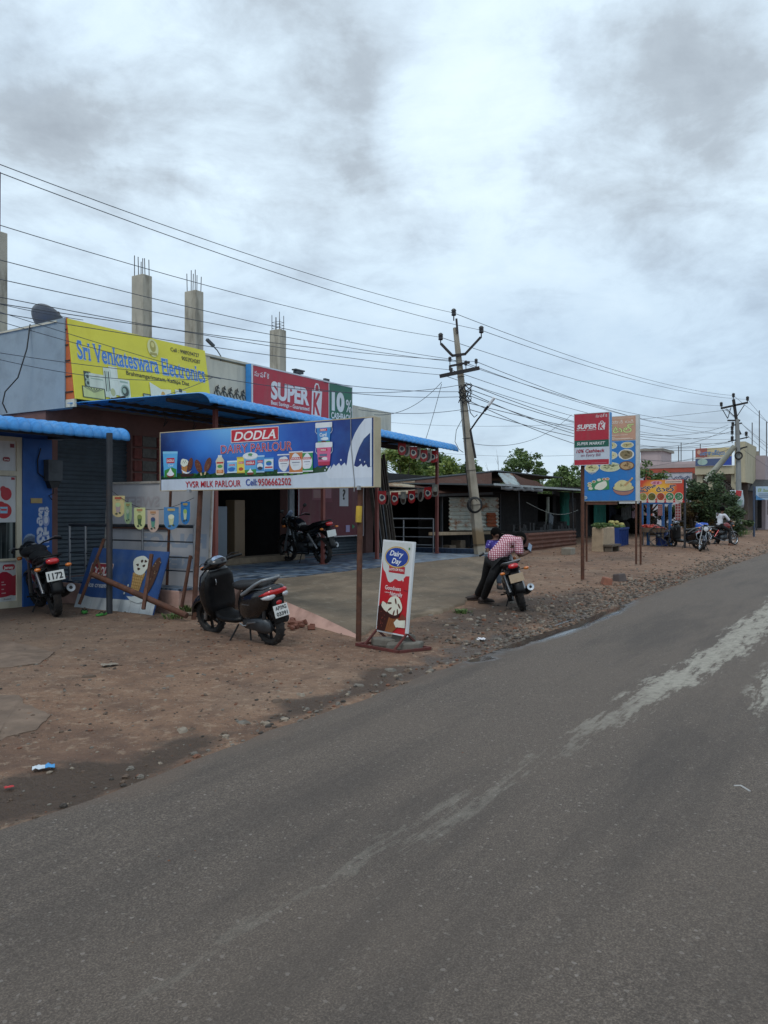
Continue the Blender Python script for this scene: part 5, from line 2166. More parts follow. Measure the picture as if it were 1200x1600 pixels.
a = Art(-.002, .001)
a.text('హోటల్', fx(.03), fz(.47), w_ * .80, H_ * .30, '#16264e', bold=.012, outline=('#e6dccb', .02))
a.ell(fx(.40), fz(.87), w_ * .13, H_ * .09, '#d99aa8').text('శ్రీ', fx(.31), fz(.81), w_ * .17, H_ * .12, '#a83a5c', bold=.01)
a.rect(fx(.60), fz(.84), fx(.97), fz(.98), '#d9c3b4').line([(fx(.62), fz(.9)), (fx(.95), fz(.9))], .03, '#7a5f5a')
a.rect(fx(0), fz(0), fx(1), fz(.10), '#cfc6bb')
for k, c in enumerate(('#8a8a3c', '#5c6230', '#a8452f', '#2f7a4a', '#2f7a4a')):
    u = .10 + .20 * k
    a.ell(fx(u), fz(.25), w_ * .095, H_ * .19, '#d9d2c2').ell(fx(u), fz(.26), w_ * .085, H_ * .165, c)
    for q in range(5):
        a.y += a.step
        a.poly(blob(fx(u) + w_ * .03 * math.cos(q * 2.1), fz(.26) + H_ * .08 * math.sin(q * 2.1), w_ * .03, H_ * .05, n=8, j=.4, seed=q + k * 7), ['#c9b878', '#8a7a3c', '#c96a4c', '#d9d9c9', '#dfe2da'][k])
    a.up()
    a.poly([(fx(u + .07), fz(0)), (fx(u + .13), fz(0)), (fx(u + .10), fz(.12))], '#b5282c')
a.build('printed_face', hs)
g = MB()
for px in (1001, 1070):
    s2 = t - on_s(px, s + .09)
    g = MB()
    g.tube([(s2, .09, -.1), (s2, .09, zb_ + H_)], .045, 8)
    g.build('post', POST_DARK, hs)

# --- leaning white framed panel behind the railing
wp = thing('leaning_white_panel', 'large white framed panel with faint reversed letters leaning behind the dark railing', 'panel', W(8.62, 11.0, FZ), SA)
tl, ztp = on_s(158, 8.55, 746)
tr, zt2 = on_s(322, 8.55, 768)
wp.location = W(8.62, tl, FZ)
w_ = tl - tr
h_ = 1.62
g = MB()
g.bx(0, w_, 0, .02, -.05, h_, mat('off_white_flex', '#b3b3b6', .7, .06, 1.2, dirt='#8b8a8d', dirt_amt=.5, streak=True))
pn2 = g.build('panel', None, wp)
pn2.rotation_euler = (R(-3), 0, 0)
g = MB()
for x0_, x1_, z0_, z1_ in ((-.02, .02, -.05, h_), (w_ - .03, w_, -.05, h_), (.02, w_ - .03, h_ - .035, h_)):
    g.bx(x0_, x1_, -.02, -.001, z0_, z1_, mat('white_tube', '#a9a39a', .6, .15, 5, dirt='#5b4a40', dirt_amt=.7))
for x0_, x1_, z0_, z1_ in ((.86 * w_ * .72, .86 * w_ * .72 + .03, -.05, h_ - .036), (.02, w_ * .62, .86, .90)):
    g.bx(x0_, x1_, -.03, -.002, z0_, z1_, RUST)
g.build('frame', None, pn2)
a = Art(-.0012, .0004)
FT = '#9aa6b6'
a.text('PALACE', w_ * .36, .60, w_ * .60, .20, FT, bold=.06, mirror=True)
a.text('FRESH', w_ * .42, .28, w_ * .54, .18, FT, bold=.06, mirror=True)
a.ell(w_ * .72, 1.02, .14, .10, FT)
a.text('SWEETS', w_ * .12, 1.22, w_ * .40, .16, '#a8a3a6', bold=.03, mirror=True)
a.build('lettering', pn2)

# --- blue ice cream board leaning on the plinth, with its rusty legs
s, t, z = st(185, 950)
ib = thing('leaning_ice_cream_board', 'scuffed blue ice cream board with a cone picture leaning askew on the pink plinth', 'sign', W(7.95, 11.05, .08), SA)
tl = on_s(124, 8.0)
tr = on_s(246, 8.0)
w_ = tl - tr
ib.location = W(7.93, tl, .07)
IBH = .98
SCUFF = mat('scuffed_blue_print', '#284a80', .55, .15, 2, dirt='#4f627c', dirt_amt=.6)
g = MB()
g.add([(-.05, 0, 0), (w_ - .03, 0, -.03), (w_ + .05, .0, IBH - .02), (.10, 0, IBH), (-.05, .02, 0), (w_ - .03, .02, -.03), (w_ + .05, .02, IBH - .02), (.10, .02, IBH)], [(0, 1, 2, 3), (7, 6, 5, 4), (0, 4, 5, 1), (1, 5, 6, 2), (2, 6, 7, 3), (3, 7, 4, 0)], SCUFF)
pn3 = g.build('panel', None, ib)
pn3.rotation_euler = (R(-15), 0, 0)
a = Art(-.001, .0006)
a.poly([(-.045, .005), (w_ - .035, -.025), (w_ - .02, .21), (.3, .20), (-.02, .24)], '#b4bcc0')
for k in range(8):
    x = w_ * (k + .5) / 8
    a.line([(x, .01), (x + .015, .2)], .006, '#969ea4')
a.rrect(.14, .49, .66, .74, .025, '#c2b8b4', skew=.07).rrect(.152, .502, .648, .728, .02, '#8f1f30', skew=.07)
a.text('DODLA', .21, .55, .40, .13, '#d5cfd0', bold=.03, shear=.25, serif=.03)
a.text('ice cream', .19, .36, .42, .075, '#c5cdd6', bold=.02)
cx = .95 * w_ * .76
a.poly([(cx - .10, .30), (cx + .05, .26), (cx + .14, .62), (cx - .13, .62)], '#b0905c')
for k in range(6):
    a.line([(cx - .11 + .04 * k, .32), (cx - .11 + .045 * k, .61)], .006, '#7d5f34')
    a.line([(cx - .12, .35 + .045 * k), (cx + .12, .33 + .045 * k)], .006, '#7d5f34')
a.poly(blob(cx + .01, .74, .17, .15, n=22, j=.12, seed=31), '#c9cdc2')
for k, (dx, dz) in enumerate(((-.06, .74), (.02, .80), (.08, .73), (-.02, .68), (.10, .80))):
    a.poly(blob(cx + dx, dz, .03, .022, n=8, j=.4, seed=k), '#3f2a22')
a.ell(cx + .30, .58, .085, .30, '#51382c', rot=-.28)
rn = random.Random(12)
for k in range(26):
    u, v = rn.uniform(-.06, .06), rn.uniform(-.24, .24)
    a.y += a.step
    a.ell(cx + .30 + u + .28 * v, .58 + v, .014, .011, '#b39c78' if k % 3 else '#2f1f18', n=7)
a.up()
a.poly([(cx - .16, .26), (cx - .06, .20), (cx + .1, .17), (cx + .28, .20), (cx + .32, .30), (cx + .2, .24), (cx + .06, .28), (cx - .05, .26)], '#b9c2c4')
for dx, dz in ((-.2, .36), (-.17, .42), (-.22, .30)):
    a.ell(cx + dx, dz, .018, .02, '#c2cacc', n=9)
a.build('printed_face', pn3)


def gp3(px, py, S):
    t_, z_ = on_s(px, S, py)
    return Vector((ib.location @ Vector((0, 0, 0)) if False else 0, 0, 0)), t_, z_


def ip(px, py, S):
    t_, z_ = on_s(px, S, py)
    return Vector((tl - t_, S - 7.93, z_ - .07))


def leg(p, q, r_, S0, S1):
    g_ = MB()
    g_.bar(ip(*p, S0), ip(*q, S1), r_, r_)
    return g_.build('leg', RUST, ib)


leg((163, 842), (124, 944), .04, 7.85, 7.62)
leg((152, 872), (158, 897), .03, 7.8, 7.75)
leg((237, 866), (224, 952), .045, 7.88, 7.62)
leg((298, 868), (284, 948), .035, 7.95, 7.9)
pp0, pp1 = ip(146, 898, 7.62), ip(292, 962, 7.8)
g = MB()
M0 = Matrix.Rotation(SA, 3, 'Z')
g.tube([W(7.93, tl, .07) + M0 @ pp0, W(7.93, tl, .07) + M0 @ pp1], .042, 10)
o = g.build('rusty_pipe', RUST, None)
tag(o, 'thick rusty pipe lying slanted across the blue ice cream board', 'pipe')
# ---------------------------------------------------------------- two-wheelers
def xf(mb, mtx):
    mb.v = [tuple(mtx @ Vector(p)) for p in mb.v]
    return mb


RUBBER = mat('tyre_rubber', '#1c1b1b', .85, .2, 8, bump=.3, bscale=120, dirt='#4d4138', dirt_amt=.45)
BLKP = mat('black_plastic', '#0e0f11', .42, .2, 6, dirt='#332e2a', dirt_amt=.2)
BLKP.node_tree.nodes['Principled BSDF'].inputs['Specular IOR Level'].default_value = .25
BLKG = mat('black_gloss', '#0e0f12', .22, .15, 4, dirt='#3a342f', dirt_amt=.18, coat=.4)
NAVYG = mat('navy_gloss', '#131a2c', .25, .15, 4, coat=.4)
REDG = mat('red_gloss', '#7c1518', .28, .15, 4, coat=.4)
CHROME = mat('chrome', '#b9bcc0', .18, .05, 6, metal=1.0)
ALLOY = mat('alloy', '#85878a', .4, .12, 6, metal=.8)
SEATM = mat('seat_vinyl', '#18181a', .55, .2, 8, bump=.2, bscale=150)
REDL = mat('red_lens', '#b5121a', .15, .1, 5, coat=.6)
AMBER = mat('amber_lens', '#c06a25', .2, .1, 5, coat=.5)
CLEAR = mat('clear_lens', '#b9bdc2', .12, .15, 14, coat=.6)
GLASSY = mat('dial_glass', '#7d8ea6', .08, .35, 18, coat=.6)
PLATE = mat('plate_white', '#c9cbc8', .45, .05, 4, dirt='#8f8b80', dirt_amt=.3)
PLATE_Y = mat('plate_worn', '#a8937a', .6, .15, 5, dirt='#7a5f40', dirt_amt=.5)


def wheel(parent, x, r, w, spokes, rim_mat, mtx=None, tread=True):
    T0 = (mtx if mtx is not None else Matrix.Identity(4)) @ Matrix.Translation((x, 0, r)) @ Matrix.Rotation(PI / 2, 4, 'X')
    hub = MB().lathe([(0.0, -.055), (.05, -.055), (.055, -.03), (.035, 0), (.055, .03), (.05, .055), (0.0, .055)], 16, None, T0)
    if spokes == 'alloy':
        for k in range(6):
            a_ = k * PI / 3
            mb_ = MB().box((0, (r - .075) / 2 + .02, 0), (.035, r - .11, .022))
            hub_m = T0 @ Matrix.Rotation(a_, 4, 'Z')
            xf(mb_, hub_m)
            hub.add(mb_.v, mb_.f)
    else:
        for k in range(18):
            a_ = k * PI / 9
            sgn = .04 if k % 2 else -.04
            p0, p1 = Vector((.04 * math.cos(a_), .04 * math.sin(a_), sgn)), Vector(((r - .07) * math.cos(a_ + .2), (r - .07) * math.sin(a_ + .2), 0))
            hub.tube([T0 @ p0, T0 @ p1], .004, 4, caps=False)
    h = hub.build('wheel', rim_mat if spokes != 'alloy' else BLKP, parent)
    prof = []
    for k in range(10):
        a_ = 2 * PI * k / 10
        prof.append((r - .045 + .045 * math.cos(a_), w / 2 * math.sin(a_)))
    t_ = MB().lathe(prof, 40, None, T0, closed=True)
    if tread:
        for k in range(40):
            a_ = 2 * PI * k / 40
            mb_ = MB().box((r - .010, 0, (.24 if k % 2 else -.24) * w), (.010, .018, w * .40))
            xf(mb_, T0 @ Matrix.Rotation(a_, 4, 'Z'))
            t_.add(mb_.v, mb_.f)
    t_.build('tyre', RUBBER, h)
    MB().lathe([(r - .085, -.03), (r - .065, -.036), (r - .065, .036), (r - .085, .03)], 36, None, T0, closed=True).build('rim', rim_mat, h)
    return h


def plate(parent, p, rot, w, h, lines, m=PLATE, ink='#16181c'):
    g_ = MB().box((0, 0, 0), (w, .006, h))
    o_ = g_.build('number_plate', m, parent, bevel=.003)
    o_.location = p
    o_.rotation_euler = rot
    a_ = Art(-.0036, .0004)
    k = len(lines)
    for i, tx in enumerate(lines):
        hh = h * (.62 if k == 1 else .30)
        z = -hh / 2 if k == 1 else (h * (.10 if i == 0 else -.38))
        ww = w * (.80 if k == 1 else .78)
        a_.text(tx, -ww / 2, z, ww, hh, ink, bold=.035)
    if lines:
        a_.build('lettering', o_)
    return o_


def motorbike(name, label, loc, rz, lean, steer=0.0, body=BLKG, tank=None, spokes='alloy', rimm=BLKP, lines=('1172',), plate_m=PLATE, cowl=True, muff=BLKP, muff_tip=ALLOY, grab=BLKP, shield=False, group=None, bulky=False, tail_up=0.0, tread=True, mirrors=True):
    tank = tank or body
    o = thing(name, label, 'motorcycle', loc, rz, group, lean)
    RX, FX, WR = -.63, .65, .30
    wheel(o, RX, WR, .11, spokes, rimm, None, tread)
    hd = Vector((.40, 0, .86))
    S = Matrix.Translation(hd) @ Matrix.Rotation(steer, 4, Vector((-.42, 0, .90)).normalized()) @ Matrix.Translation(-hd)
    wheel(o, FX, WR - .01, .09, spokes, rimm, S, tread)
    # fork, front mudguard
    g = MB()
    for y in (-.085, .085):
        g.tube([(FX, y, WR), (FX - .17, y, .66), (.37, y, .92)], [.027, .022, .018], 8)
        g.tube([(FX + .0, y, WR - .03), (FX - .085, y, .48)], .033, 8)
    g.box((.38, 0, .86), (.07, .22, .03), Matrix.Rotation(R(25), 3, 'Y'))
    xf(g, S).build('fork', ALLOY, o)
    g = MB()
    grid = []
    for i in range(13):
        a_ = R(20 + 130 * i / 12)
        row = []
        for j in range(7):
            b_ = (j - 3) / 3
            rr = WR + .035 - .05 * b_ * b_
            row.append((FX + rr * math.cos(a_), .075 * b_, WR + rr * math.sin(a_)))
        grid.append(row)
    g.sheet(grid)
    xf(g, S).build('front_mudguard', body, o, solid=.006)
    # head lamp and cowl
    g = MB().lathe([(.0, .0), (.06, .0), (.085, .03), (.095, .085), (.09, .10)], 20, None, Matrix.Translation((.50, 0, .86)) @ Matrix.Rotation(R(80), 4, 'Y'))
    xf(g, S)
    hl = g.build('headlight', body if cowl else CHROME, o)
    g = MB().lathe([(.0, .12), (.05, .115), (.088, .10)], 20, None, Matrix.Translation((.50, 0, .86)) @ Matrix.Rotation(R(80), 4, 'Y'))
    xf(g, S).build('lens', CLEAR, hl)
    if cowl:
        g = MB()
        g.loft_x([(.40, 0, .92, .10, .10), (.47, 0, .93, .14, .13), (.56, 0, .92, .13, .12), (.63, 0, .90, .08, .07), (.66, 0, .89, .03, .03)], 14)
        xf(g, S).build('front_cowl', body, o)
        g = MB()
        g.sheet([[(.50 - .05 * i, .11 * (j - 2) / 2 * (1 - .08 * i), 1.03 + .05 * i - .012 * (j - 2) ** 2) for j in range(5)] for i in range(4)])
        xf(g, S).build('windscreen', GLASSY, o, solid=.004)
    g = MB()
    g.box((.36, 0, .99), (.07, .15, .05), Matrix.Rotation(R(-30), 3, 'Y'))
    xf(g, S).build('instrument', BLKP, o, bevel=.012)
    # handlebar
    g = MB()
    g.tube([(.16, .37, 1.00), (.24, .33, 1.02), (.33, .18, 1.0), (.36, .06, .95), (.36, -.06, .95), (.33, -.18, 1.0), (.24, -.33, 1.02), (.16, -.37, 1.00)], .012, 8)
    xf(g, S)
    hb = g.build('handlebar', CHROME if not cowl else BLKP, o)
    for sg in (1, -1):
        g = MB().tube([(.24, .32 * sg, 1.02), (.145, .385 * sg, .995)], .019, 8)
        xf(g, S).build('grip', BLKP, hb)
        g = MB().tube([(.29, .26 * sg, 1.03), (.26, .34 * sg, 1.05), (.20, .40 * sg, 1.03)], .006, 6)
        xf(g, S).build('lever', ALLOY, hb)
        if mirrors:
            g = MB().tube([(.28, .24 * sg, 1.03), (.27, .30 * sg, 1.14), (.25, .34 * sg, 1.19)], .006, 6)
            g.ball((.24, .36 * sg, 1.22), .055, 10, None, (.25, 1.1, .75))
            xf(g, S).build('mirror', BLKP, o)
        g = MB().tube([(.42, .09 * sg, .85), (.42, .19 * sg, .85)], .01, 6)
        g.ball((.42, .21 * sg, .85), .035, 8, AMBER, (1.2, 1, .8))
        g.mats = [BLKP, AMBER] if AMBER in g.mats else g.mats
        g2 = MB()
        g2.ball((.43, .20 * sg, .85), .038, 8, None, (1.3, 1.1, .8))
        xf(g2, S).build('indicator', AMBER, o)
    # tank, seat, tail
    g = MB()
    g.loft_x([(-.06, 0, .80, .07, .06), (-.02, 0, .82, .11, .11), (.10, 0, .85, .145, .14), (.22, 0, .87, .155, .15), (.32, 0, .86, .14, .13), (.39, 0, .83, .09, .09), (.42, 0, .82, .04, .05)], 16)
    tk = g.build('fuel_tank', tank, o)
    MB().lathe([(0, .0), (.04, 0), (.04, .018), (.0, .022)], 14, None, Matrix.Translation((.20, 0, 1.015))).build('filler_cap', ALLOY, tk)
    g = MB()
    zt = tail_up
    g.loft_x([(-.84, 0, .845 + zt, .07, .02), (-.80, 0, .84 + zt, .11, .045), (-.6, 0, .83 + zt * .8, .13, .05), (-.38, 0, .795 + zt * .3, .14, .05), (-.2, 0, .785, .135, .05), (-.06, 0, .80, .10, .05), (-.01, 0, .82, .06, .04)], 14, pw=3.0)
    g.build('seat', SEATM, o)
    g = MB()
    g.loft_x([(-.98, 0, .83 + zt, .05, .025), (-.94, 0, .82 + zt, .09, .05), (-.8, 0, .77 + zt, .115, .07), (-.55, 0, .72 + zt * .5, .13, .08), (-.3, 0, .68, .12, .10), (-.12, 0, .68, .09, .09)], 14)
    g.build('tail_fairing', body, o)
    g = MB()
    g.loft_x([(-1.005, 0, .815 + zt, .045, .02), (-.985, 0, .82 + zt, .085, .04), (-.94, 0, .825 + zt, .09, .045)], 14)
    g.build('tail_light', REDL, o)
    g = MB()
    for sg in (1, -1):
        g.tube([(-.35, .145 * sg, .80), (-.6, .16 * sg, .85 + zt), (-.85, .15 * sg, .89 + zt), (-.93, .09 * sg, .895 + zt), (-.95, .0, .895 + zt)], .014, 8)
    g.build('grab_rail', grab, o)
    for sg in (1, -1):
        g = MB()
        g.tube([(-.93, .08 * sg, .74 + zt), (-.94, .17 * sg, .735 + zt)], .008, 6)
        g.build('indicator_stalk', BLKP, o)
        g = MB()
        g.ball((-.945, .205 * sg, .735 + zt), .036, 8, None, (1.1, 1.3, .75))
        g.build('indicator', AMBER, o)
    # rear mudguard and plate
    g = MB()
    grid = []
    for i in range(13):
        a_ = R(60 + 118 * i / 12)
        row = []
        for j in range(5):
            b_ = (j - 2) / 2
            rr = WR + .07 - .03 * b_ * b_ + .06 * (i / 12)
            row.append((RX + rr * math.cos(a_), .08 * b_, WR + .05 + rr * math.sin(a_)))
        grid.append(row)
    g.sheet(grid)
    g.build('rear_mudguard', BLKP, o, solid=.006)
    g = MB()
    g.prism([(-1.0, .52), (-.96, .70 + zt), (-.9, .76 + zt), (-.90, .52)], -.07, .07)
    g.build('plate_bracket', BLKP, o)
    plate(o, (-1.012, 0, .62 + zt), (R(-8), 0, R(-90)), .24, .14, list(lines), plate_m)
    # engine
    g = MB()
    g.loft_x([(-.22, 0, .36, .07, .07), (-.19, 0, .36, .12, .12), (.0, 0, .36, .135, .13), (.16, 0, .37, .12, .12), (.22, 0, .38, .07, .07)], 14, pw=3.2)
    for k in range(7):
        g.box((.10 + .02 * k, 0, .49 + .028 * k), (.17, .20, .013), Matrix.Rotation(R(15), 3, 'Y'))
    g.box((.16, 0, .58), (.12, .14, .2), Matrix.Rotation(R(15), 3, 'Y'))
    g.build('engine', STEEL_DK, o)
    g = MB()
    for y in (-.1, .1):
        g.tube([(.40, y * .3, .80), (.30, y * .5, .45), (.18, y, .22), (-.25, y, .22)], .016, 8)
        g.tube([(.38, y * .3, .84), (.0, y, .76), (-.3, y, .68), (-.85, y, .76 + zt)], .016, 8)
        g.tube([(-.25, y, .22), (-.3, y, .68)], .018, 8)
        g.tube([(-.25, y * .9, .33), (RX, y * .9, WR)], .022, 8)
    g.build('frame', BLKP, o)
    g = MB()
    g.loft_x([(-.36, .11, .55, .02, .05), (-.28, .125, .57, .03, .10), (-.12, .13, .58, .03, .11), (.0, .12, .6, .02, .07)], 10)
    g.loft_x([(-.36, -.11, .55, .02, .05), (-.28, -.125, .57, .03, .10), (-.12, -.13, .58, .03, .11), (.0, -.12, .6, .02, .07)], 10)
    g.build('side_panel', body, o)
    for sg in (1, -1):
        p0, p1 = Vector((-.34, .13 * sg, .68)), Vector((RX + .02, .125 * sg, WR + .05))
        g = MB()
        pts, rs = [], []
        for i in range(25):
            pts.append(p0.lerp(p1, i / 24))
            rs.append(.030 if i % 2 else .02)
        g.tube(pts, rs, 8)
        g.build('shock_absorber', REDL if tank is REDG else ALLOY, o)
    g = MB()
    g.tube([(.20, -.10, .46), (.30, -.13, .38), (.22, -.15, .24), (-.1, -.16, .21), (-.35, -.165, .25)], .02, 8)
    ex = g.build('exhaust', CHROME, o)
    g = MB()
    e0, e1 = Vector((-.33, -.17, .25)), Vector((-.88, -.20, .40))
    g.tube([e0, e0.lerp(e1, .12), e0.lerp(e1, .5), e1], [.03, .048, .058, .055], 14)
    g.build('muffler', muff, ex)
    d_ = (e1 - e0).normalized()
    g = MB()
    g.tube([e1 - d_ * .02, e1 + d_ * .012], .06, 16, caps=False)
    g.tube([e1 + d_ * .012, e1 + d_ * .004], [.06, .025], 16, caps=False)
    g.build('muffler_tip', muff_tip, ex)
    g = MB()
    g.bar((-.2, .125, .40), (RX, .125, WR + .02), .10, .03)
    g.build('chain_cover', BLKP, o, bevel=.01)
    g = MB()
    g.tube([(-.02, .10, .24), (-.06, .24, .01)], .012, 8)
    g.tube([(-.02, .24, .01), (-.10, .25, .01)], .014, 6)
    g.build('side_stand', BLKP, o)
    for sg in (1, -1):
        g = MB()
        g.tube([(.02, .1 * sg, .27), (.02, .25 * sg, .28)], .014, 8)
        g.tube([(-.36, .12 * sg, .34), (-.38, .22 * sg, .36)], .012, 8)
        g.build('footrest', BLKP, o)
    if shield:
        g = MB()
        g.tube([(.30, 0, .40), (.36, .22, .45), (.33, .27, .6), (.28, .2, .72), (.30, 0, .74), (.28, -.2, .72), (.33, -.27, .6), (.36, -.22, .45), (.30, 0, .40)], .012, 8)
        g.build('crash_guard', CHROME, o)
    if bulky:
        g = MB()
        g.ball((.10, .03, .93), .2, 12, None, (1.25, .95, .42))
        g.ball((-.16, 0, .86), .17, 12, None, (1.5, .9, .5))
        rn_ = random.Random(3)
        g.v = [(x * (1), y + .02 * noise.noise((x * 9, y * 9, z * 9)), z + .03 * noise.noise((x * 7, y * 7, z * 7 + 3))) for x, y, z in g.v]
        g.build('cover_cloth', mat('dark_cloth', '#17181b', .9, .3, 9), o)
    return o


def scooter(name, label, loc, rz, lean, steer=0.0, lines=('AP39G', '03391'), group=None):
    o = thing(name, label, 'scooter', loc, rz, group, lean)
    RX, FX, WR = -.60, .65, .245
    wheel(o, RX, WR, .12, 'alloy', BLKP)
    hd = Vector((.42, 0, .75))
    S = Matrix.Translation(hd) @ Matrix.Rotation(steer, 4, Vector((-.40, 0, .9)).normalized()) @ Matrix.Translation(-hd)
    wheel(o, FX, WR, .10, 'alloy', BLKP, S)
    g = MB()
    for y in (-.09, .09):
        g.tube([(FX, y, WR), (FX - .10, y, .50)], .026, 8)
    g.tube([(FX - .09, 0, .45), (.40, 0, .92)], .03, 8)
    xf(g, S).build('fork', ALLOY, o)
    g = MB()
    grid = []
    for i in range(15):
        a_ = R(5 + 165 * i / 14)
        row = []
        for j in range(9):
            b_ = (j - 4) / 4
            rr = WR + .07 - .085 * b_ ** 2
            row.append((FX + rr * math.cos(a_) * 1.05, .095 * b_, WR + .01 + rr * math.sin(a_)))
        grid.append(row)
    g.sheet(grid)
    xf(g, S).build('front_mudguard', BLKG, o, solid=.006)
    # front apron and inner leg shield
    g = MB()

    def ring(x, z, w, d, n=16):
        out = []
        for k in range(n):
            a_ = 2 * PI * k / n
            c, s_ = math.cos(a_), math.sin(a_)
            out.append(Vector((x + d * math.copysign(abs(s_) ** .7, s_), w * math.copysign(abs(c) ** .7, c), z)))
        return out
    g.rings([ring(.42, .28, .12, .05), ring(.44, .36, .20, .07), ring(.46, .52, .235, .085), ring(.45, .68, .245, .09), ring(.42, .84, .225, .09), ring(.39, .92, .16, .07), ring(.37, .96, .07, .04)])
    g.build('front_apron', BLKG, o)
    g = MB()
    g.rings([ring(.355, .28, .18, .03), ring(.37, .45, .23, .035), ring(.365, .64, .235, .04), ring(.34, .82, .215, .05), ring(.325, .90, .15, .04)])
    ls = g.build('leg_shield', BLKP, o)
    g = MB()
    g.tube([(.325, .09, .80), (.29, .09, .79), (.285, .09, .75), (.30, .09, .72)], .008, 6)
    g.build('bag_hook', ALLOY, ls)
    g = MB()
    g.box((.345, .12, .50), (.008, .035, .012))
    g.box((.345, .12, .46), (.008, .045, .014))
    g.build('badge', CHROME, ls)
    # floorboard
    g = MB()
    g.loft_x([(-.22, 0, .32, .16, .035), (-.1, 0, .30, .175, .04), (.15, 0, .29, .17, .04), (.30, 0, .31, .15, .05), (.38, 0, .36, .14, .05)], 14, pw=4)
    g.build('floorboard', BLKP, o)
    # handlebar cowl with the instrument pod
    g = MB()
    g.loft_x([(.22, 0, 1.0, .06, .03), (.27, 0, 1.0, .13, .06), (.35, 0, .99, .16, .085), (.43, 0, .98, .14, .085), (.50, 0, .965, .09, .06), (.53, 0, .955, .04, .03)], 16)
    xf(g, S)
    cw = g.build('handlebar_cowl', BLKG, o)
    g = MB().ball((.30, 0, 1.045), .1, 14, None, (.75, 1.05, .22), Matrix.Rotation(R(-28), 3, 'Y'))
    xf(g, S).build('instrument', GLASSY, cw)
    g = MB().ball((.515, 0, .96), .06, 12, None, (.5, 1.3, .7))
    xf(g, S).build('headlight', CLEAR, cw)
    for sg in (1, -1):
        g = MB().tube([(.34, .12 * sg, 1.0), (.28, .24 * sg, 1.015)], .022, 8)
        g.tube([(.28, .22 * sg, 1.015), (.235, .36 * sg, 1.01)], .019, 8)
        xf(g, S).build('grip', BLKP, o)
        g = MB().tube([(.33, .18 * sg, 1.03), (.32, .27 * sg, 1.055), (.28, .36 * sg, 1.04)], .007, 6)
        xf(g, S).build('lever', BLKP, o)
        g = MB().ball((.46, .14 * sg, .955), .04, 8, None, (1, 1.2, .6))
        xf(g, S).build('indicator', AMBER, cw)
    # rear body
    g = MB()
    g.loft_x([(-.98, 0, .73, .07, .035), (-.94, 0, .70, .13, .08), (-.80, 0, .62, .18, .15), (-.60, 0, .56, .205, .215), (-.42, 0, .53, .20, .235), (-.27, 0, .49, .18, .22), (-.19, 0, .46, .14, .18), (-.16, 0, .45, .08, .12)], 20, pw=2.6)
    bd_ = g.build('rear_body', BLKG, o)
    g = MB()
    for k in range(7):
        g.box((-.50 + .022 * k, .209 - .002 * abs(k - 3), .545), (.012, .004, .012))
    g.build('badge', ALLOY, bd_)
    g = MB()
    g.loft_x([(-.66, 0, .765, .06, .012), (-.63, 0, .77, .12, .045), (-.5, 0, .77, .155, .055), (-.32, 0, .745, .16, .055), (-.18, 0, .735, .145, .05), (-.07, 0, .74, .11, .04), (-.04, 0, .735, .05, .02)], 16, pw=3)
    g.build('seat', SEATM, o)
    g = MB()
    for sg in (1, -1):
        g.tube([(-.36, .185 * sg, .66), (-.46, .19 * sg, .70), (-.64, .165 * sg, .79), (-.80, .13 * sg, .845), (-.88, .07 * sg, .855), (-.89, 0, .855)], [.022, .026, .024, .022, .02, .02], 10)
    g.build('grab_rail', mat('silver_paint', '#7e8387', .4, .08, 6, metal=.4), o)
    g = MB()
    g.loft_x([(-.99, 0, .705, .09, .022), (-.96, 0, .70, .145, .040), (-.88, 0, .685, .172, .035), (-.76, 0, .665, .19, .012)], 16, pw=3)
    g.build('tail_light', REDL, o)
    for sg in (1, -1):
        g = MB()
        g.loft_x([(-.985, .085 * sg, .655, .03, .02), (-.95, .115 * sg, .645, .05, .034), (-.86, .155 * sg, .635, .035, .022), (-.80, .172 * sg, .635, .012, .008)], 10)
        g.build('indicator', CLEAR, o)
    g = MB()
    g.prism([(-.96, .62), (-.90, .64), (-.86, .42), (-.92, .30), (-.96, .30)], -.085, .085)
    g.build('rear_mudguard', BLKP, o, bevel=.02)
    MB().ball((-.955, 0, .56), .03, 8, None, (.4, 1.8, 1)).build('reflector', REDL, o)
    plate(o, (-.985, 0, .46), (R(-12), 0, R(-90)), .22, .15, list(lines))
    # engine, exhaust, stand
    g = MB()
    g.loft_x([(-.74, .09, .26, .03, .06), (-.66, .10, .27, .05, .10), (-.45, .10, .29, .055, .10), (-.25, .09, .29, .05, .09), (-.18, .08, .29, .02, .05)], 12)
    g.build('engine', STEEL_DK, o)
    g = MB()
    g.tube([(-.2, -.14, .2), (-.40, -.17, .24), (-.44, -.175, .26), (-.70, -.185, .31)], [.02, .025, .06, .055], 12)
    g.build('exhaust', BLKP, o)
    g = MB()
    g.tube([(-.34, .15, .26), (-.40, .18, .30), (-.56, .19, .33)], [.012, .014, .011], 8)
    g.tube([(-.34, .15, .26), (-.28, .16, .25), (-.22, .165, .28)], .012, 8)
    g.build('kick_lever', ALLOY, o)
    g = MB()
    g.tube([(-.10, .10, .24), (-.06, .28, .012)], .012, 8)
    g.tube([(-.10, .285, .012), (-.02, .285, .012)], .016, 6)
    g.tube([(-.3, .08, .2), (-.34, .12, .06)], .012, 6)
    g.build('side_stand', BLKP, o)
    g = MB()
    g.tube([(RX - .02, .105, WR), (-.70, .12, .60)], .025, 8)
    g.build('shock_absorber', STEEL_DK, o)
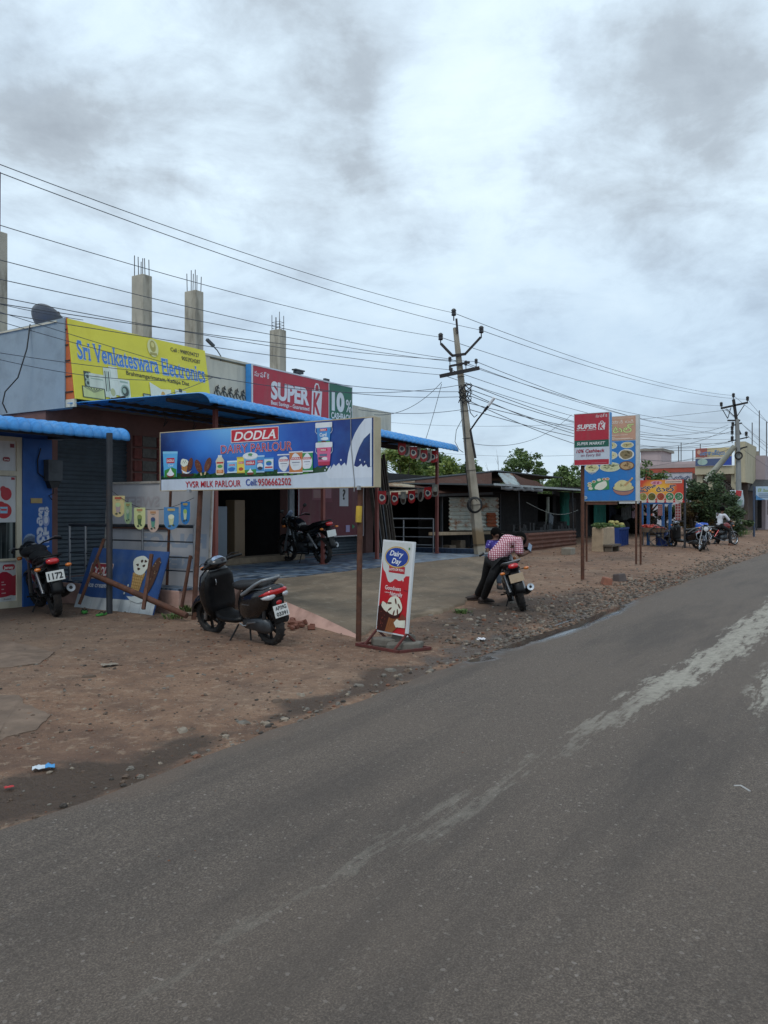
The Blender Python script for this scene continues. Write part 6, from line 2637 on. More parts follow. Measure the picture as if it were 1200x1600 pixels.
    # short tail: everything behind the axle drawn in
    for ch in [q for q in col.objects if q.parent == o]:
        if ch.name.startswith(('rear_body', 'tail_light', 'indicator', 'rear_mudguard', 'grab_rail', 'reflector')):
            for v_ in ch.data.vertices:
                if v_.co.x < -.55:
                    v_.co.x = -.55 + (v_.co.x + .55) * .70
        elif ch.name.startswith('number_plate'):
            ch.location.x = -.55 + (ch.location.x + .55) * .70 - .006
    return o


def place(px, py, heading, wheel_x):
    """centre of a two-wheeler whose rear wheel touches the ground at the given pixel"""
    s, t, z = st(px, py)
    p = W(s, t, z)
    a_ = R(heading)
    return Vector((p.x - wheel_x * math.cos(a_), p.y - wheel_x * math.sin(a_), z)), a_


l_, a_ = place(428, 1008, 137, -.60)
scooter('parked_scooter', 'black scooter with silver grab rail parked on the earth before the ramp', l_, a_, R(-9), R(10)).scale = (.95, .95, .95)
l_, a_ = place(89, 963, 124, -.63)
motorbike('parked_motorcycle', 'black motorcycle with white plate 1172 parked at the blue pillar', l_, a_, R(-9), R(14), lines=('1172',), bulky=True, mirrors=False)
p_ = W(14.0, 10.85, FZ)
motorbike('parked_motorcycle', 'black sporty motorcycle with red tail light parked on the tiled veranda', p_, R(133), R(-8), R(8), lines=('AP04', '2211') and (), tail_up=.06)
l_, a_ = place(818, 955, 88, -.63)
motorbike('parked_motorcycle', 'blue-black motorcycle with chrome-tipped muffler under the man in the checked shirt', l_, a_, R(-15), R(-14), body=NAVYG, lines=(), plate_m=PLATE_Y, cowl=False, muff=BLKP, muff_tip=CHROME, grab=ALLOY, mirrors=False).scale = (.93, .93, .93)
man_bike = l_
# the group by the far pole
l_, a_ = place(1090, 857, 118, -.60)
scooter('parked_scooter', 'dark scooter with red tail light parked near the tomato cart beyond the signs', l_, a_, R(-7), R(8), lines=())
s, t, z = st(1095, 861)
f_ = W(s, t, z)
h_ = R(-116)
motorbike('parked_motorcycle', 'black motorcycle with chrome fork and crash guard on the far verge, its headlamp forward', f_ - Vector((math.cos(h_), math.sin(h_), 0)) * .65, h_, R(-8), R(18), body=NAVYG, spokes='wire', rimm=CHROME, cowl=False, lines=(), grab=CHROME, shield=True, tread=False)
s, t, z = st(1147, 852)
rb_h = R(22)
rb_loc = W(s, t, z) - Vector((math.cos(rb_h), math.sin(rb_h), 0)) * .65
motorbike('ridden_motorcycle', 'black and red motorcycle with the rider in a white shirt on it', rb_loc, rb_h, R(-3), R(10), body=BLKG, tank=REDG, spokes='wire', rimm=CHROME, cowl=True, lines=(), tread=False)
# ---------------------------------------------------------------- people
SKIN = mat('skin', '#5a3b2c', .6, .12, 8)
HAIR = mat('black_hair', '#090808', .9, .3, 20)
HAIR.node_tree.nodes['Principled BSDF'].inputs['Specular IOR Level'].default_value = .1


def m_check():
    t = NT('pink_check_cloth')

    def band(direction, scale, off=0.0):
        w = t.n.new('ShaderNodeTexWave')
        w.wave_type = 'BANDS'
        w.bands_direction = direction
        w.inputs['Scale'].default_value = scale
        w.inputs['Phase Offset'].default_value = off
        t.l.new(t.tc, w.inputs['Vector'])
        return w.outputs[0]
    c = lin('#e4ccd2')
    cc = t.mix(t.ramp(band('DIAGONAL', 8.0), [(.72, 0.0), (.86, .4)]), c, lin('#8c2440'))
    cc = t.mix(t.ramp(band('X', 9.5), [(.60, 0.0), (.78, .9)]), cc, lin('#8c2440'))
    cc = t.mix(t.ramp(band('Z', 9.5, 1.0), [(.60, 0.0), (.78, .9)]), cc, lin('#8c2440'))
    t.set('Base Color', cc)
    t.set('Roughness', .9)
    t.bump(t.noise(25, 4), .25, .01)
    return t.m


def skin_mesh(name, verts, edges, radii, m, parent, root=0, sub=2):
    me = bpy.data.meshes.new(name)
    me.from_pydata([tuple(v) for v in verts], edges, [])
    o = bpy.data.objects.new(name, me)
    col.objects.link(o)
    o.parent = parent
    md = o.modifiers.new('skin', 'SKIN')
    md.use_smooth_shade = True
    for i, r_ in enumerate(radii):
        sv = me.skin_vertices[0].data[i]
        rr = r_ if isinstance(r_, tuple) else (r_, r_)
        sv.radius = rr
        sv.use_root = (i == root)
    sd = o.modifiers.new('smooth', 'SUBSURF')
    sd.levels = sd.render_levels = sub
    me.materials.append(m)
    return o


def hand_chain(V, E, Rr, wrist_i, wrist, direction, up, k=1.0, curl=.5, side=1):
    """palm, four fingers and a thumb grown from the wrist vertex"""
    d = direction.normalized()
    u = (up - d * up.dot(d)).normalized()
    s_ = d.cross(u) * side
    i0 = len(V)
    V.append(wrist + d * .05 * k)
    Rr.append(.026 * k)
    E.append((wrist_i, i0))
    for q, (off, ln) in enumerate(((-.027, .065), (-.009, .078), (.009, .074), (.027, .058))):
        b = wrist + d * .085 * k + s_ * off * k
        i = len(V)
        V.append(b)
        Rr.append(.0105 * k)
        E.append((i0, i))
        V.append(b + (d * .6 - u * curl * .6) * ln * .55 * k)
        Rr.append(.009 * k)
        E.append((i, i + 1))
        V.append(b + (d * .75 - u * curl * 1.5) * ln * k * .85)
        Rr.append(.008 * k)
        E.append((i + 1, i + 2))
    i = len(V)
    V.append(wrist + d * .04 * k - s_ * .035 * k)
    Rr.append(.012 * k)
    E.append((i0, i))
    V.append(wrist + d * .085 * k - s_ * .05 * k - u * .02 * k)
    Rr.append(.009 * k)
    E.append((i, i + 1))


def person(label, J, shirt_m, trouser_m, shoe_m, hair=True, sleeve=1.0, hands=True, k=1.0, face=Vector((0, 1, 0)), name='person', lower='trousers', bulk=1.0, hem_drop=.06):
    """J: joints in world space"""
    base = Vector((J['pelvis'].x, J['pelvis'].y, min(J['ankle_l'].z, J['ankle_r'].z) - .08))
    o = thing(name, label, 'person', base)
    j = {q: v - base for q, v in J.items()}
    V, E, Rr = [], [], []

    def add(p, r_, par=None):
        V.append(p)
        Rr.append(r_)
        if par is not None:
            E.append((par, len(V) - 1))
        return len(V) - 1
    pe = add(j['pelvis'], .085 * k)
    wa = add(j['pelvis'].lerp(j['chest'], .5), .085 * k, pe)
    ch = add(j['chest'], .105 * k, wa)
    nb = add(j['neck'], .052 * k, ch)
    hb_ = add(j['neck'].lerp(j['head'], .55), .058 * k, nb)
    hc = add(j['head'], .088 * k, hb_)
    up = (j['head'] - j['neck']).normalized()
    hc2 = add(j['head'] + up * .07 * k, .07 * k, hc)
    fd = (face - up * face.dot(up)).normalized()
    add(j['head'] + fd * .095 * k - up * .015, .018 * k, hc)
    sd_ = up.cross(fd)
    for sg in (1, -1):
        add(j['head'] + sd_ * sg * .092 * k, .016 * k, hc)
    for sfx in ('l', 'r'):
        sh = add(j['shoulder_' + sfx], .056 * k, ch)
        el = add(j['elbow_' + sfx], .040 * k, sh)
        wr = add(j['wrist_' + sfx], .028 * k, el)
        d = (j['wrist_' + sfx] - j['elbow_' + sfx])
        if hands:
            hand_chain(V, E, Rr, wr, j['wrist_' + sfx], j.get('hand_' + sfx, j['wrist_' + sfx] + d) - j['wrist_' + sfx], Vector((0, 0, 1)), k, side=1 if sfx == 'l' else -1)
        hp = add(j['hip_' + sfx], .072 * k, pe)
        kn = add(j['knee_' + sfx], .055 * k, hp)
        an = add(j['ankle_' + sfx], .038 * k, kn)
        add(j['toe_' + sfx], .03 * k, an)
    skin_mesh('body', V, E, Rr, SKIN, o)
    # shirt
    V, E, Rr = [], [], []
    kb, k = k, k * bulk
    hem = j['pelvis'] - (j['chest'] - j['pelvis']).normalized() * hem_drop
    pe = add(hem, (.135 * k, .125 * k))
    wa0 = add(j['pelvis'].lerp(j['chest'], .3), (.128 * k, .12 * k), pe)
    wa = add(j['pelvis'].lerp(j['chest'], .65), (.138 * k, .125 * k), wa0)
    ch = add(j['chest'], (.148 * k, .132 * k), wa)
    add(j['chest'].lerp(j['neck'], .85), .07 * k, ch)
    for sfx in ('l', 'r'):
        sh = add(j['shoulder_' + sfx], .078 * k, ch)
        a_, b_ = j['shoulder_' + sfx], j['elbow_' + sfx]
        m_ = add(a_.lerp(b_, .5 * min(1, sleeve)), .064 * k, sh)
        e_ = add(a_.lerp(b_, min(1.0, sleeve)), .060 * k, m_)
        if sleeve > 1:
            add(b_.lerp(j['wrist_' + sfx], sleeve - 1), .05 * k, e_)
    skin_mesh('shirt', V, E, Rr, shirt_m, o)
    k = kb
    # trousers
    V, E, Rr = [], [], []
    pe = add(j['pelvis'], .13 * k)
    for sfx in ('l', 'r'):
        hp = add(j['hip_' + sfx], .100 * k, pe)
        md_ = add(j['hip_' + sfx].lerp(j['knee_' + sfx], .5), .086 * k, hp)
        kn = add(j['knee_' + sfx], .068 * k, md_)
        add(j['knee_' + sfx].lerp(j['ankle_' + sfx], .5), .062 * k, kn)
        add(j['ankle_' + sfx], .058 * k, len(V) - 1)
    skin_mesh(lower, V, E, Rr, trouser_m, o)
    for sfx in ('l', 'r'):
        a_, b_ = j['ankle_' + sfx], j['toe_' + sfx]
        d = Vector((b_.x - a_.x, b_.y - a_.y, 0))
        d = d.normalized() if d.length > 1e-4 else Vector((0, 1, 0))
        rot = d.to_track_quat('X', 'Z').to_matrix().to_4x4()
        g = MB()
        g.loft_x([(-.085, 0, .035, .03, .03), (-.07, 0, .045, .042, .045), (.0, 0, .05, .045, .05), (.08, 0, .035, .052, .035), (.15, 0, .028, .05, .026), (.19, 0, .02, .03, .018)], 12)
        g.loft_x([(-.09, 0, .008, .04, .008), (.0, 0, .008, .048, .008), (.1, 0, .008, .056, .008), (.2, 0, .008, .035, .008)], 10)
        xf(g, Matrix.Translation((a_.x, a_.y, a_.z - .08)) @ rot @ Matrix.Scale(k, 4))
        g.build('shoe', shoe_m, o)
    if hair:
        g = MB()
        g.ball((0, 0, 0), .108 * k, 16, None, (1, 1.05, 1.1))
        g.v = [(x, y, z) if True else None for x, y, z in g.v]
        q = Matrix.Translation(j['head'] + up * .045 * k - fd * .018 * k)
        g.v = [tuple(q @ (Vector(p) * (1 + .06 * noise.noise(Vector(p) * 30)))) for p in g.v]
        g.build('hair', HAIR, o)
    return o


# man in the checked shirt, bent over the motorcycle
Y0 = 13.55
J = {}
J['pelvis'] = at_y(774, 870, 13.05)
J['chest'] = at_y(795, 849, 13.08)
J['neck'] = at_y(805, 843, 13.30)
J['head'] = at_y(811, 843.5, 13.56)
J['shoulder_l'] = at_y(789, 841, 13.32)
J['shoulder_r'] = at_y(810, 847, 12.98)
J['elbow_r'] = at_y(811.5, 868, 12.92)
J['wrist_r'] = at_y(821, 865, 13.05)
J['hand_r'] = at_y(826, 861, 13.12)
J['elbow_l'] = at_y(803, 858, 13.75)
J['wrist_l'] = at_y(815, 861, 13.6)
J['hand_l'] = at_y(820, 860, 13.45)
J['hip_l'] = at_y(766, 877, 13.15)
J['hip_r'] = at_y(781, 878, 13.0)
J['knee_l'] = at_y(758, 906, 13.45)
J['knee_r'] = at_y(767, 905, 13.0)
fl_ = st(741, 938)
fr_ = st(754, 943)
J['ankle_l'] = W(*fl_) + Vector((.05, .02, .09))
J['ankle_r'] = W(*fr_) + Vector((.02, .02, .09))
J['toe_l'] = J['ankle_l'] + Vector((-.13, -.02, -.06))
J['toe_r'] = J['ankle_r'] + Vector((.10, .06, -.06))
BLKCLOTH = mat('black_trouser_cloth', '#121215', .9, .25, 8)
person('man in pink checked shirt and black trousers bent over a motorcycle with a phone', J, m_check(), BLKCLOTH, mat('brown_shoe', '#2c211d', .7, .3, 8), sleeve=1.0, k=1.1, bulk=1.1, hem_drop=.13, face=Vector((.3, .5, -.8)))
ph = MB().box((0, 0, 0), (.075, .009, .15))
ph_o = ph.build('phone', mat('phone_grey', '#6d7c90', .25, .1, 6), None, bevel=.006)
ph_o.location = J['hand_r'] + Vector((.015, -.03, .065))
ph_o.rotation_euler = (R(-35), R(38), R(20))
tag(ph_o, "grey phone in the bent man's right hand", 'phone')

# seated figure in purple behind him
Yb = 15.6
J = {}
J['pelvis'] = at_y(771, 869, Yb)
J['chest'] = at_y(773, 854, Yb - .05)
J['neck'] = at_y(774, 844, Yb - .02)
J['head'] = at_y(775, 836, Yb)
J['shoulder_l'] = at_y(763, 849, Yb)
J['shoulder_r'] = at_y(785, 849, Yb)
J['elbow_l'] = at_y(762, 862, Yb - .1)
J['elbow_r'] = at_y(788, 862, Yb - .1)
J['wrist_l'] = at_y(768, 869, Yb - .3)
J['wrist_r'] = at_y(782, 869, Yb - .3)
J['hip_l'] = at_y(765, 870, Yb)
J['hip_r'] = at_y(778, 870, Yb)
J['knee_l'] = at_y(762, 871, Yb - .4)
J['knee_r'] = at_y(780, 871, Yb - .4)
for q, px in (('l', 761), ('r', 780)):
    s_, t_ = (at_y(px, 880, Yb - .45)).x, Yb - .45
    v_ = Vector((s_, t_, 0))
    zz2 = None
    a_s, a_t = v_.dot(U), v_.dot(N)
    gz = .30 if a_t > 8.0 else max(ground_h(a_s, a_t), .12)
    J['ankle_' + q] = Vector((s_, t_, gz + .07))
    J['toe_' + q] = J['ankle_' + q] + Vector((0, -.12, -.05))
mp_ = NT('purple_print_cloth')
mp_.set('Base Color', mp_.ramp(mp_.voro(16), [(.18, lin('#9a96c4')), (.30, lin('#3d2f86')), (.7, lin('#30266c'))]))
mp_.set('Roughness', .9)
person('person in a purple patterned top sitting half hidden behind the man in the checked shirt', J, mp_.m, mat('slate_cloth', '#3a4450', .9, .2, 8), RUBBER, sleeve=.8, face=Vector((.3, -1, 0)))

# rider in the white shirt
c_, s_ = math.cos(rb_h), math.sin(rb_h)


def rp(x, y, z):
    return rb_loc + Vector((x * c_ - y * s_, x * s_ + y * c_, z))


J = {'pelvis': rp(-.22, 0, .90), 'chest': rp(-.10, 0, 1.24), 'neck': rp(-.05, 0, 1.42), 'head': rp(-.02, 0, 1.57), 'shoulder_l': rp(-.09, .19, 1.36), 'shoulder_r': rp(-.09, -.19, 1.36),
     'elbow_l': rp(.06, .30, 1.12), 'elbow_r': rp(.06, -.30, 1.12), 'wrist_l': rp(.20, .33, 1.05), 'wrist_r': rp(.20, -.33, 1.05), 'hand_l': rp(.28, .34, 1.02), 'hand_r': rp(.28, -.34, 1.02),
     'hip_l': rp(-.18, .10, .86), 'hip_r': rp(-.18, -.10, .86), 'knee_l': rp(.18, .20, .62), 'knee_r': rp(.18, -.20, .66), 'ankle_l': rp(-.02, .30, .09), 'ankle_r': rp(.06, -.34, .09), 'toe_l': rp(.12, .30, .03), 'toe_r': rp(.2, -.36, .03)}
person('rider in a white shirt and dark trousers sitting on the far motorcycle', J, mat('white_cloth', '#c4c7cf', .9, .08, 6), BLKCLOTH, mat('brown_sandal', '#5a3a2c', .8, .2, 8), sleeve=1.1, face=Vector((c_, s_, 0)))
# ---------------------------------------------------------------- power poles, wires, lamp
PY = 20.9


def local_to(o_):
    b = o_.location.copy()
    return lambda v: v - b


pp_base = at_y(752, 873, PY)
pole = thing('power_pole', 'leaning concrete power pole with V-shaped bracket, crossarm and cable coil at the veranda end', 'power pole', pp_base)
lo = local_to(pole)
top = at_y(711.5, 512, PY + .1)


def pl(px, py, d=0.0):
    return lo(at_y(px, py, PY + d))


g = MB()
b0 = Vector((0.03, 0, -.4))
axis_dir = (lo(top) - Vector((0, 0, 0))).normalized()
vs = []
rt_ = Matrix.Rotation(R(26), 3, 'Z')
for p, wx, wy in ((b0, .28, .20), (lo(top), .105, .10)):
    for a_, b_ in ((-1, -1), (1, -1), (1, 1), (-1, 1)):
        vs.append(p + rt_ @ Vector((a_ * wx / 2, b_ * wy / 2, 0)))
g.add(vs, [(3, 2, 1, 0), (4, 5, 6, 7), (0, 1, 5, 4), (1, 2, 6, 5), (2, 3, 7, 6), (3, 0, 4, 7)])
t_ = NT('stained_pole_concrete')
x, y, z = t_.xyz()
c_ = t_.ramp(t_.noise(2.0, 6, .6), [(.3, lin('#8a8376')), (.7, lin('#a79f90'))])
c_ = t_.mix(t_.ramp(t_.noise(3.4, 7, .65, sc=(1, 1, .22)), [(.48, 0.0), (.72, .6)]), c_, lin('#5d5346'))
zq = t_.math('ADD', z, t_.math('MULTIPLY', t_.math('SUBTRACT', t_.noise(5, 4), .5), .3))
band_ = t_.ramp(t_.math('MULTIPLY', zq, .5), [(.14, 0.0), (.19, .85), (.36, .75), (.42, 0.0)])
c_ = t_.mix(band_, c_, lin('#6b5433'))
t_.set('Base Color', c_)
t_.set('Roughness', .88)
t_.bump(t_.noise(40, 5, .6), .4, .01)
g.build('shaft', t_.m, pole, bevel=.012)
g = MB()


def on_axis(f):
    return b0.lerp(lo(top), f)


for f in (.12, .28, .42, .55, .66, .72, .80):
    c_ = on_axis(f)
    w_ = .30 - .18 * f
    pts = []
    for k in range(5):
        a_, b_ = ((-1, -1), (1, -1), (1, 1), (-1, 1), (-1, -1))[k]
        pts.append(c_ + rt_ @ Vector((a_ * (w_ / 2 + .005), b_ * (w_ * .38 + .005), .01 * a_)))
    g.tube(pts, .007, 5)
g.build('wire_tie', BLACKCABLE, pole)
IRON = mat('painted_iron', '#2b2a2c', .6, .25, 6, metal=.3, dirt='#4a3a30')
INS = mat('porcelain_dark', '#1b1a1d', .3, .2, 5, coat=.4)


def insulator(parent, p, k=1.0):
    g_ = MB().lathe([(0.0, -.14 * k), (.014 * k, -.14 * k), (.014 * k, -.03 * k), (.05 * k, -.02 * k), (.06 * k, .01 * k), (.045 * k, .03 * k), (.062 * k, .05 * k), (.05 * k, .08 * k), (.065 * k, .10 * k), (.05 * k, .13 * k), (.025 * k, .15 * k), (0, .15 * k)], 12, None, Matrix.Translation(p))
    return g_.build('insulator', INS, parent)


g = MB()
g.bar(pl(715, 521), pl(713, 498), .07, .05)
g.build('top_bracket', IRON, pole)
g = MB()
g.bar(pl(689, 537), pl(707, 556), .07, .06)
g.bar(pl(706, 556), pl(728, 553), .07, .06)
g.bar(pl(727, 553), pl(751, 527), .07, .06)
g.build('bracket_arm', IRON, pole)
insulator(pole, pl(709, 492), 1.1)
insulator(pole, pl(688.5, 530), 1.1)
insulator(pole, pl(752, 519), 1.1)
g = MB()
g.bar(pl(703, 572, .0), pl(734, 566, .0), .06, .05, up=(0, 0, 1))
g.bar(pl(687, 588, -.12), pl(749, 575, -.12), .08, .09, up=(0, 0, 1))
g.bar(pl(703, 579, -.1), pl(703, 571, -.1), .06, .05)
g.build('crossarm', IRON, pole)
for px, py in ((703, 564), (728, 570), (744, 567), (705, 581)):
    insulator(pole, pl(px, py, -.1), .75)
# service cable tangle
g = MB()
rn = random.Random(8)
for k in range(7):
    pts = []
    for i in range(12):
        a_ = i / 11
        pts.append(pl(727 + 9 * math.sin(a_ * 5 + k) + rn.uniform(-2, 2), 600 + 28 * a_ + rn.uniform(-3, 3), -.1 + rn.uniform(-.06, .06)))
    g.tube(pts, .013, 5)
g.tube([pl(731, 625), pl(735, 645), pl(741, 652), pl(746, 648)], .012, 5)
g.tube([pl(722, 655), pl(713, 672), pl(711, 690), pl(717, 702), pl(724, 707)], .008, 5)
g.tube([pl(722, 620), pl(727, 690, -.1), pl(728, 735, -.12), pl(735, 790, -.15)], .012, 5)
g.build('service_cable', BLACKCABLE, pole)
g = MB()
c_ = at_y(742, 789, PY - .28)
for k in range(5):
    rr = .155 + .010 * k
    g.tube([lo(c_) + Vector((rr * math.cos(q * PI / 12), .02 * k - .03 + .02 * math.sin(q * .8 + k), (rr + .015) * math.sin(q * PI / 12))) for q in range(25)], .011, 6)
g.tube([lo(c_) + Vector((.1 * math.cos(q * PI / 8 + .6) - .02, 0, .16 * math.sin(q * PI / 8 + .6))) for q in range(10)], .01, 6)
g.build('cable_coil', BLACKCABLE, pole)
g = MB()
g.tube([pl(743, 716, -.12), pl(735, 672, -.12)], .03, 8)
g.tube([pl(735, 672, -.12), pl(746, 656, -.3), pl(760, 638, -.5)], .022, 8)
g.tube([pl(757, 642, -.45), pl(764, 633, -.55)], .035, 8)
la = g.build('lamp_arm', IRON, pole)
g = MB()
g.tube([pl(763, 634, -.55), pl(772.5, 621, -.65)], [.04, .045], 8)
ml = NT('lamp_white')
ml.set('Base Color', lin('#e6e8ea'))
ml.set('Roughness', .3)
g.build('lamp_head', ml.m, la)

# far pole
P2Y = 47.0
p2b = at_y(1155, 837, P2Y)
pole2 = thing('power_pole', 'upright grey power pole with crossarms on the far verge, a strut pole leaning on it', 'power pole', p2b)
lo2 = local_to(pole2)


def pl2(px, py, d=0.0):
    return lo2(at_y(px, py, P2Y + d))


g = MB()
g.tube([pl2(1155, 842), pl2(1153.5, 720), pl2(1151.5, 655)], [.19, .15, .12], 8)
g.build('shaft', mat('grey_pole_concrete', '#8b8d8c', .85, .12, 2, dirt='#5f605e', dirt_amt=.5, streak=True), pole2)
g = MB()
g.bar(pl2(1151.5, 662), pl2(1146, 624), .16, .12)
for (a_, b_, c2, d2, w_) in ((1127, 638, 1168, 629, .16), (1137, 657, 1156, 657, .12), (1148, 664, 1159, 661, .10), (1138, 690, 1169, 683, .10), (1142, 698, 1158, 702, .10), (1156, 701, 1167, 698, .12), (1151, 667, 1157, 679, .14)):
    g.bar(pl2(a_, b_), pl2(c2, d2), w_, w_ * .7, up=(0, 0, 1))
g.build('crossarm', IRON, pole2)
for px, py in ((1127, 634), (1146, 620), (1168, 625), (1145, 665), (1144, 671), (1144, 678), (1166, 680), (1144, 687)):
    insulator(pole2, pl2(px, py), 1.5)
g = MB()
for a_, b_ in (((1129, 640), (1137, 654)), ((1142, 637), (1137, 654)), ((1135, 639), (1149, 652)), ((1163, 633), (1152, 650))):
    g.tube([pl2(*a_), pl2(*b_)], .025, 5)
for q in range(2):
    g.tube([pl2(1154 + (5 + q) * math.cos(i * PI / 8), 712 + (5 + q) * math.sin(i * PI / 8), -.2) for i in range(17)], .03, 5)
g.build('stay_wire', IRON, pole2)
g = MB()
g.tube([pl2(1103, 752, .5), pl2(1148, 697, -.1)], [.19, .15], 8)
g.build('strut_pole', mat('strut_concrete', '#9a9a8e', .85, .12, 2, dirt='#6b6a5f', dirt_amt=.5), pole2)
a_b = at_y(1152, 776, P2Y - .35)
po = thing('pole_poster', 'small faded poster with a red patch tied to the far power pole', 'poster', a_b, R(-8))
g = MB()
g.sheet([[Vector((-.36 + .12 * i + .04 * math.sin(j), .03 * math.sin(i * 1.3), -.62 + .2 * j)) for i in range(7)] for j in range(6)], P('#b7c4cc'))
g.add([(-.12, -.05, .05), (.2, -.05, .02), (.24, -.05, .35), (-.08, -.05, .38)], [(0, 1, 2, 3)], P('#b5383c'))
g.add([(-.3, -.05, -.5), (.2, -.05, -.55), (.3, -.05, -.2), (-.2, -.05, -.3)], [(0, 1, 2, 3)], P('#7f9a8f'))
g.build('sheet', None, po, solid=.01)

# wires: along the road between a pole beside the camera and the far pole, and service drops
P0 = W(-13, 9.2)


def line_of(p0, p1, sag, r_=.006, label='thin power line running along the road to the leaning pole', n=36, group='power lines along the road', name='power_line'):
    p0, p1 = Vector(p0), Vector(p1)
    mid_ = p0
    g_ = MB()
    pts = []
    for i in range(n + 1):
        u = i / n
        p = p0.lerp(p1, u)
        p.z -= sag * 4 * u * (1 - u)
        pts.append(p - p0)
    g_.tube(pts, r_, 5)
    o_ = g_.build(name, WIRE, None, loc=p0)
    tag(o_, label, 'power line', group)
    return o_


def back_from(px, py, d, p1, t0, s_end=-12.0, target_y=None, sag=1.0):
    """start of a span that passes the picture's left edge at the height target_y"""
    T = p1.dot(N)
    s1 = p1.dot(U)
    se, ze = on_t(0, (T + t0) / 2, target_y)
    u = (se - s_end) / (s1 - s_end)
    # z0 (1-u) + z1 u - 4 sag u (1-u) = ze
    z0 = (ze + 4 * sag * u * (1 - u) - p1.z * u) / (1 - u)
    return W(s_end, t0, z0)


HT = [((709, 489), 257, (1146, 618), .95, .45), ((752, 516), 270, (1168, 624), .95, .45), ((688.5, 527), 352, (1127, 634), .95, .45)]
for (pa, ye, pb, sg1, sg2) in HT:
    p1 = at_y(pa[0], pa[1], PY)
    T = p1.dot(N)
    p0 = back_from(0, 0, 0, p1, T, target_y=ye, sag=sg1)
    line_of(p0, p1, sg1, .006)
    line_of(p1, at_y(pb[0], pb[1], P2Y), .40, .008, 'thin power line from the leaning pole to the far pole', group='power lines to the far pole')
LT = [((703, 561), 407, (1144, 660), .7), ((728, 567), 437, (1144, 668), .7), ((705, 578), 465, (1144, 676), .6), ((744, 565), 475, (1166, 678), .6), ((692, 586), 490, (1144, 686), .5)]
for (pa, ye, pb, sg1) in LT:
    p1 = at_y(pa[0], pa[1], PY - .1)
    T = p1.dot(N)
    p0 = back_from(0, 0, 0, p1, T + .2, target_y=ye, sag=sg1)
    line_of(p0, p1, sg1, .006)
    line_of(p1, at_y(pb[0], pb[1], P2Y), .55, .008, 'thin power line from the leaning pole to the far pole', group='power lines to the far pole')
for (a_, b_, sag) in (((733, 608), (1138, 664), .9), ((733, 618), (1140, 690), .8), ((734, 640), (1141, 697), .6), ((730, 612), (1139, 668), 1.3), ((733, 630), (1140, 692), .4), ((732, 626), (1138, 702), 1.1), ((728, 598), (1142, 674), .9)):
    line_of(at_y(*a_, PY - .1), at_y(*b_, P2Y), sag, .010, 'sagging service cable from the leaning pole to the far pole', group='service cables to the far pole', name='service_cable')
# drops toward the shops
drop = [((716, 602), (330, 588), PY - .1, 15.0, .25), ((718, 612), (210, 530), PY - .1, 16.8, .30), ((718, 620), (255, 560), PY - .1, 16.0, .25), ((690, 597), (585, 648), PY - .1, 18.6, .25), ((690, 600), (664, 690), PY - .1, 20.6, .05), ((722, 640), (560, 640), PY - .1, 20.0, .1)]
for (a_, b_, ya, yb_, sag) in drop:
    line_of(at_y(*a_, ya), at_y(*b_, yb_), sag, .007, 'black service cable dropping from the leaning pole to the shop roof', group='service cables to the shop roof', name='service_cable')
for (a_, b_, ya, yb_, sag) in (((332, 589), (-40, 545), 15.0, 11.4, .05), ((332, 590), (-40, 552), 15.0, 11.3, .18), ((332, 590), (200, 630), 14.9, 13.2, .06), ((345, 592), (-40, 490), 15.0, 11.5, .05), ((345, 592), (-30, 478), 15.0, 11.6, .02), ((130, 500), (-30, 468), 13.2, 11.8, .02)):
    line_of(at_y(*a_, ya), at_y(*b_, yb_), sag, .0055, 'black cable crossing in front of the yellow shop board', group='cables before the yellow board', name='service_cable')
g = MB()
pts = [at_y(47, 507, 13.6), at_y(42, 545, 13.45), at_y(28, 590, 13.4), at_y(8, 612, 13.35), at_y(4, 630, 13.3), at_y(11, 645, 13.3)]
o = g.tube([p - pts[0] for p in pts], .012, 6).build('service_cable', BLACKCABLE, None, loc=pts[0])
tag(o, 'black cable hanging loosely down the grey side wall', 'power line')
# lines behind everything, far and thin
for k, (a_, b_) in enumerate((((560, 655), (1141, 640)), ((620, 700), (1141, 690)), ((800, 735), (1141, 702)))):
    line_of(at_y(*a_, 70), at_y(*b_, P2Y + .2), .8, .010, 'distant thin power line crossing low behind the sheds', group='distant power lines')
line_of(at_y(724, 690, PY), at_y(893, 648, 30), .5, .007, 'thin slack cable rising from the leaning pole toward the red sign', name='service_cable', group=None)
p2t = at_y(1168, 624, P2Y)
for k, (a_, tgt) in enumerate((((1168, 624), (1290, 730)), ((1146, 618), (1290, 700)), ((1127, 634), (1290, 742)), ((1158, 661), (1290, 752)), ((1166, 679), (1290, 748)), ((1158, 700), (1290, 760)))):
    line_of(at_y(*a_, P2Y), at_y(*tgt, 85), .7, .010, 'thin power line running on beyond the far pole', group='power lines beyond the far pole')

# ---------------------------------------------------------------- bunting
def pennant(p, ang, w, h, kind, label, group, art):
    o_ = thing('pennant', label, 'pennant', p, ang, group)
    pts = [(-w / 2, 0), (w / 2, 0)]
    for k in range(9):
        a_ = PI * k / 8
        pts.append((w / 2 * math.cos(a_), -h + w / 2 - w / 2 * math.sin(a_) * 1.0))
    pts2 = [(-w / 2, 0)] + [(w / 2, 0)] + [(w / 2 * math.cos(-PI * k / 8), -(h - w / 2) + w / 2 * math.sin(-PI * k / 8)) for k in range(9)]
    g_ = MB()
    g_.prism(pts2, 0, .002, P(kind))
    g_.build('card', None, o_)
    a = Art(-.001, .0006)
    art(a, w, h)
    if a.mb.v:
        a.build('printed_picture', o_)
    return o_


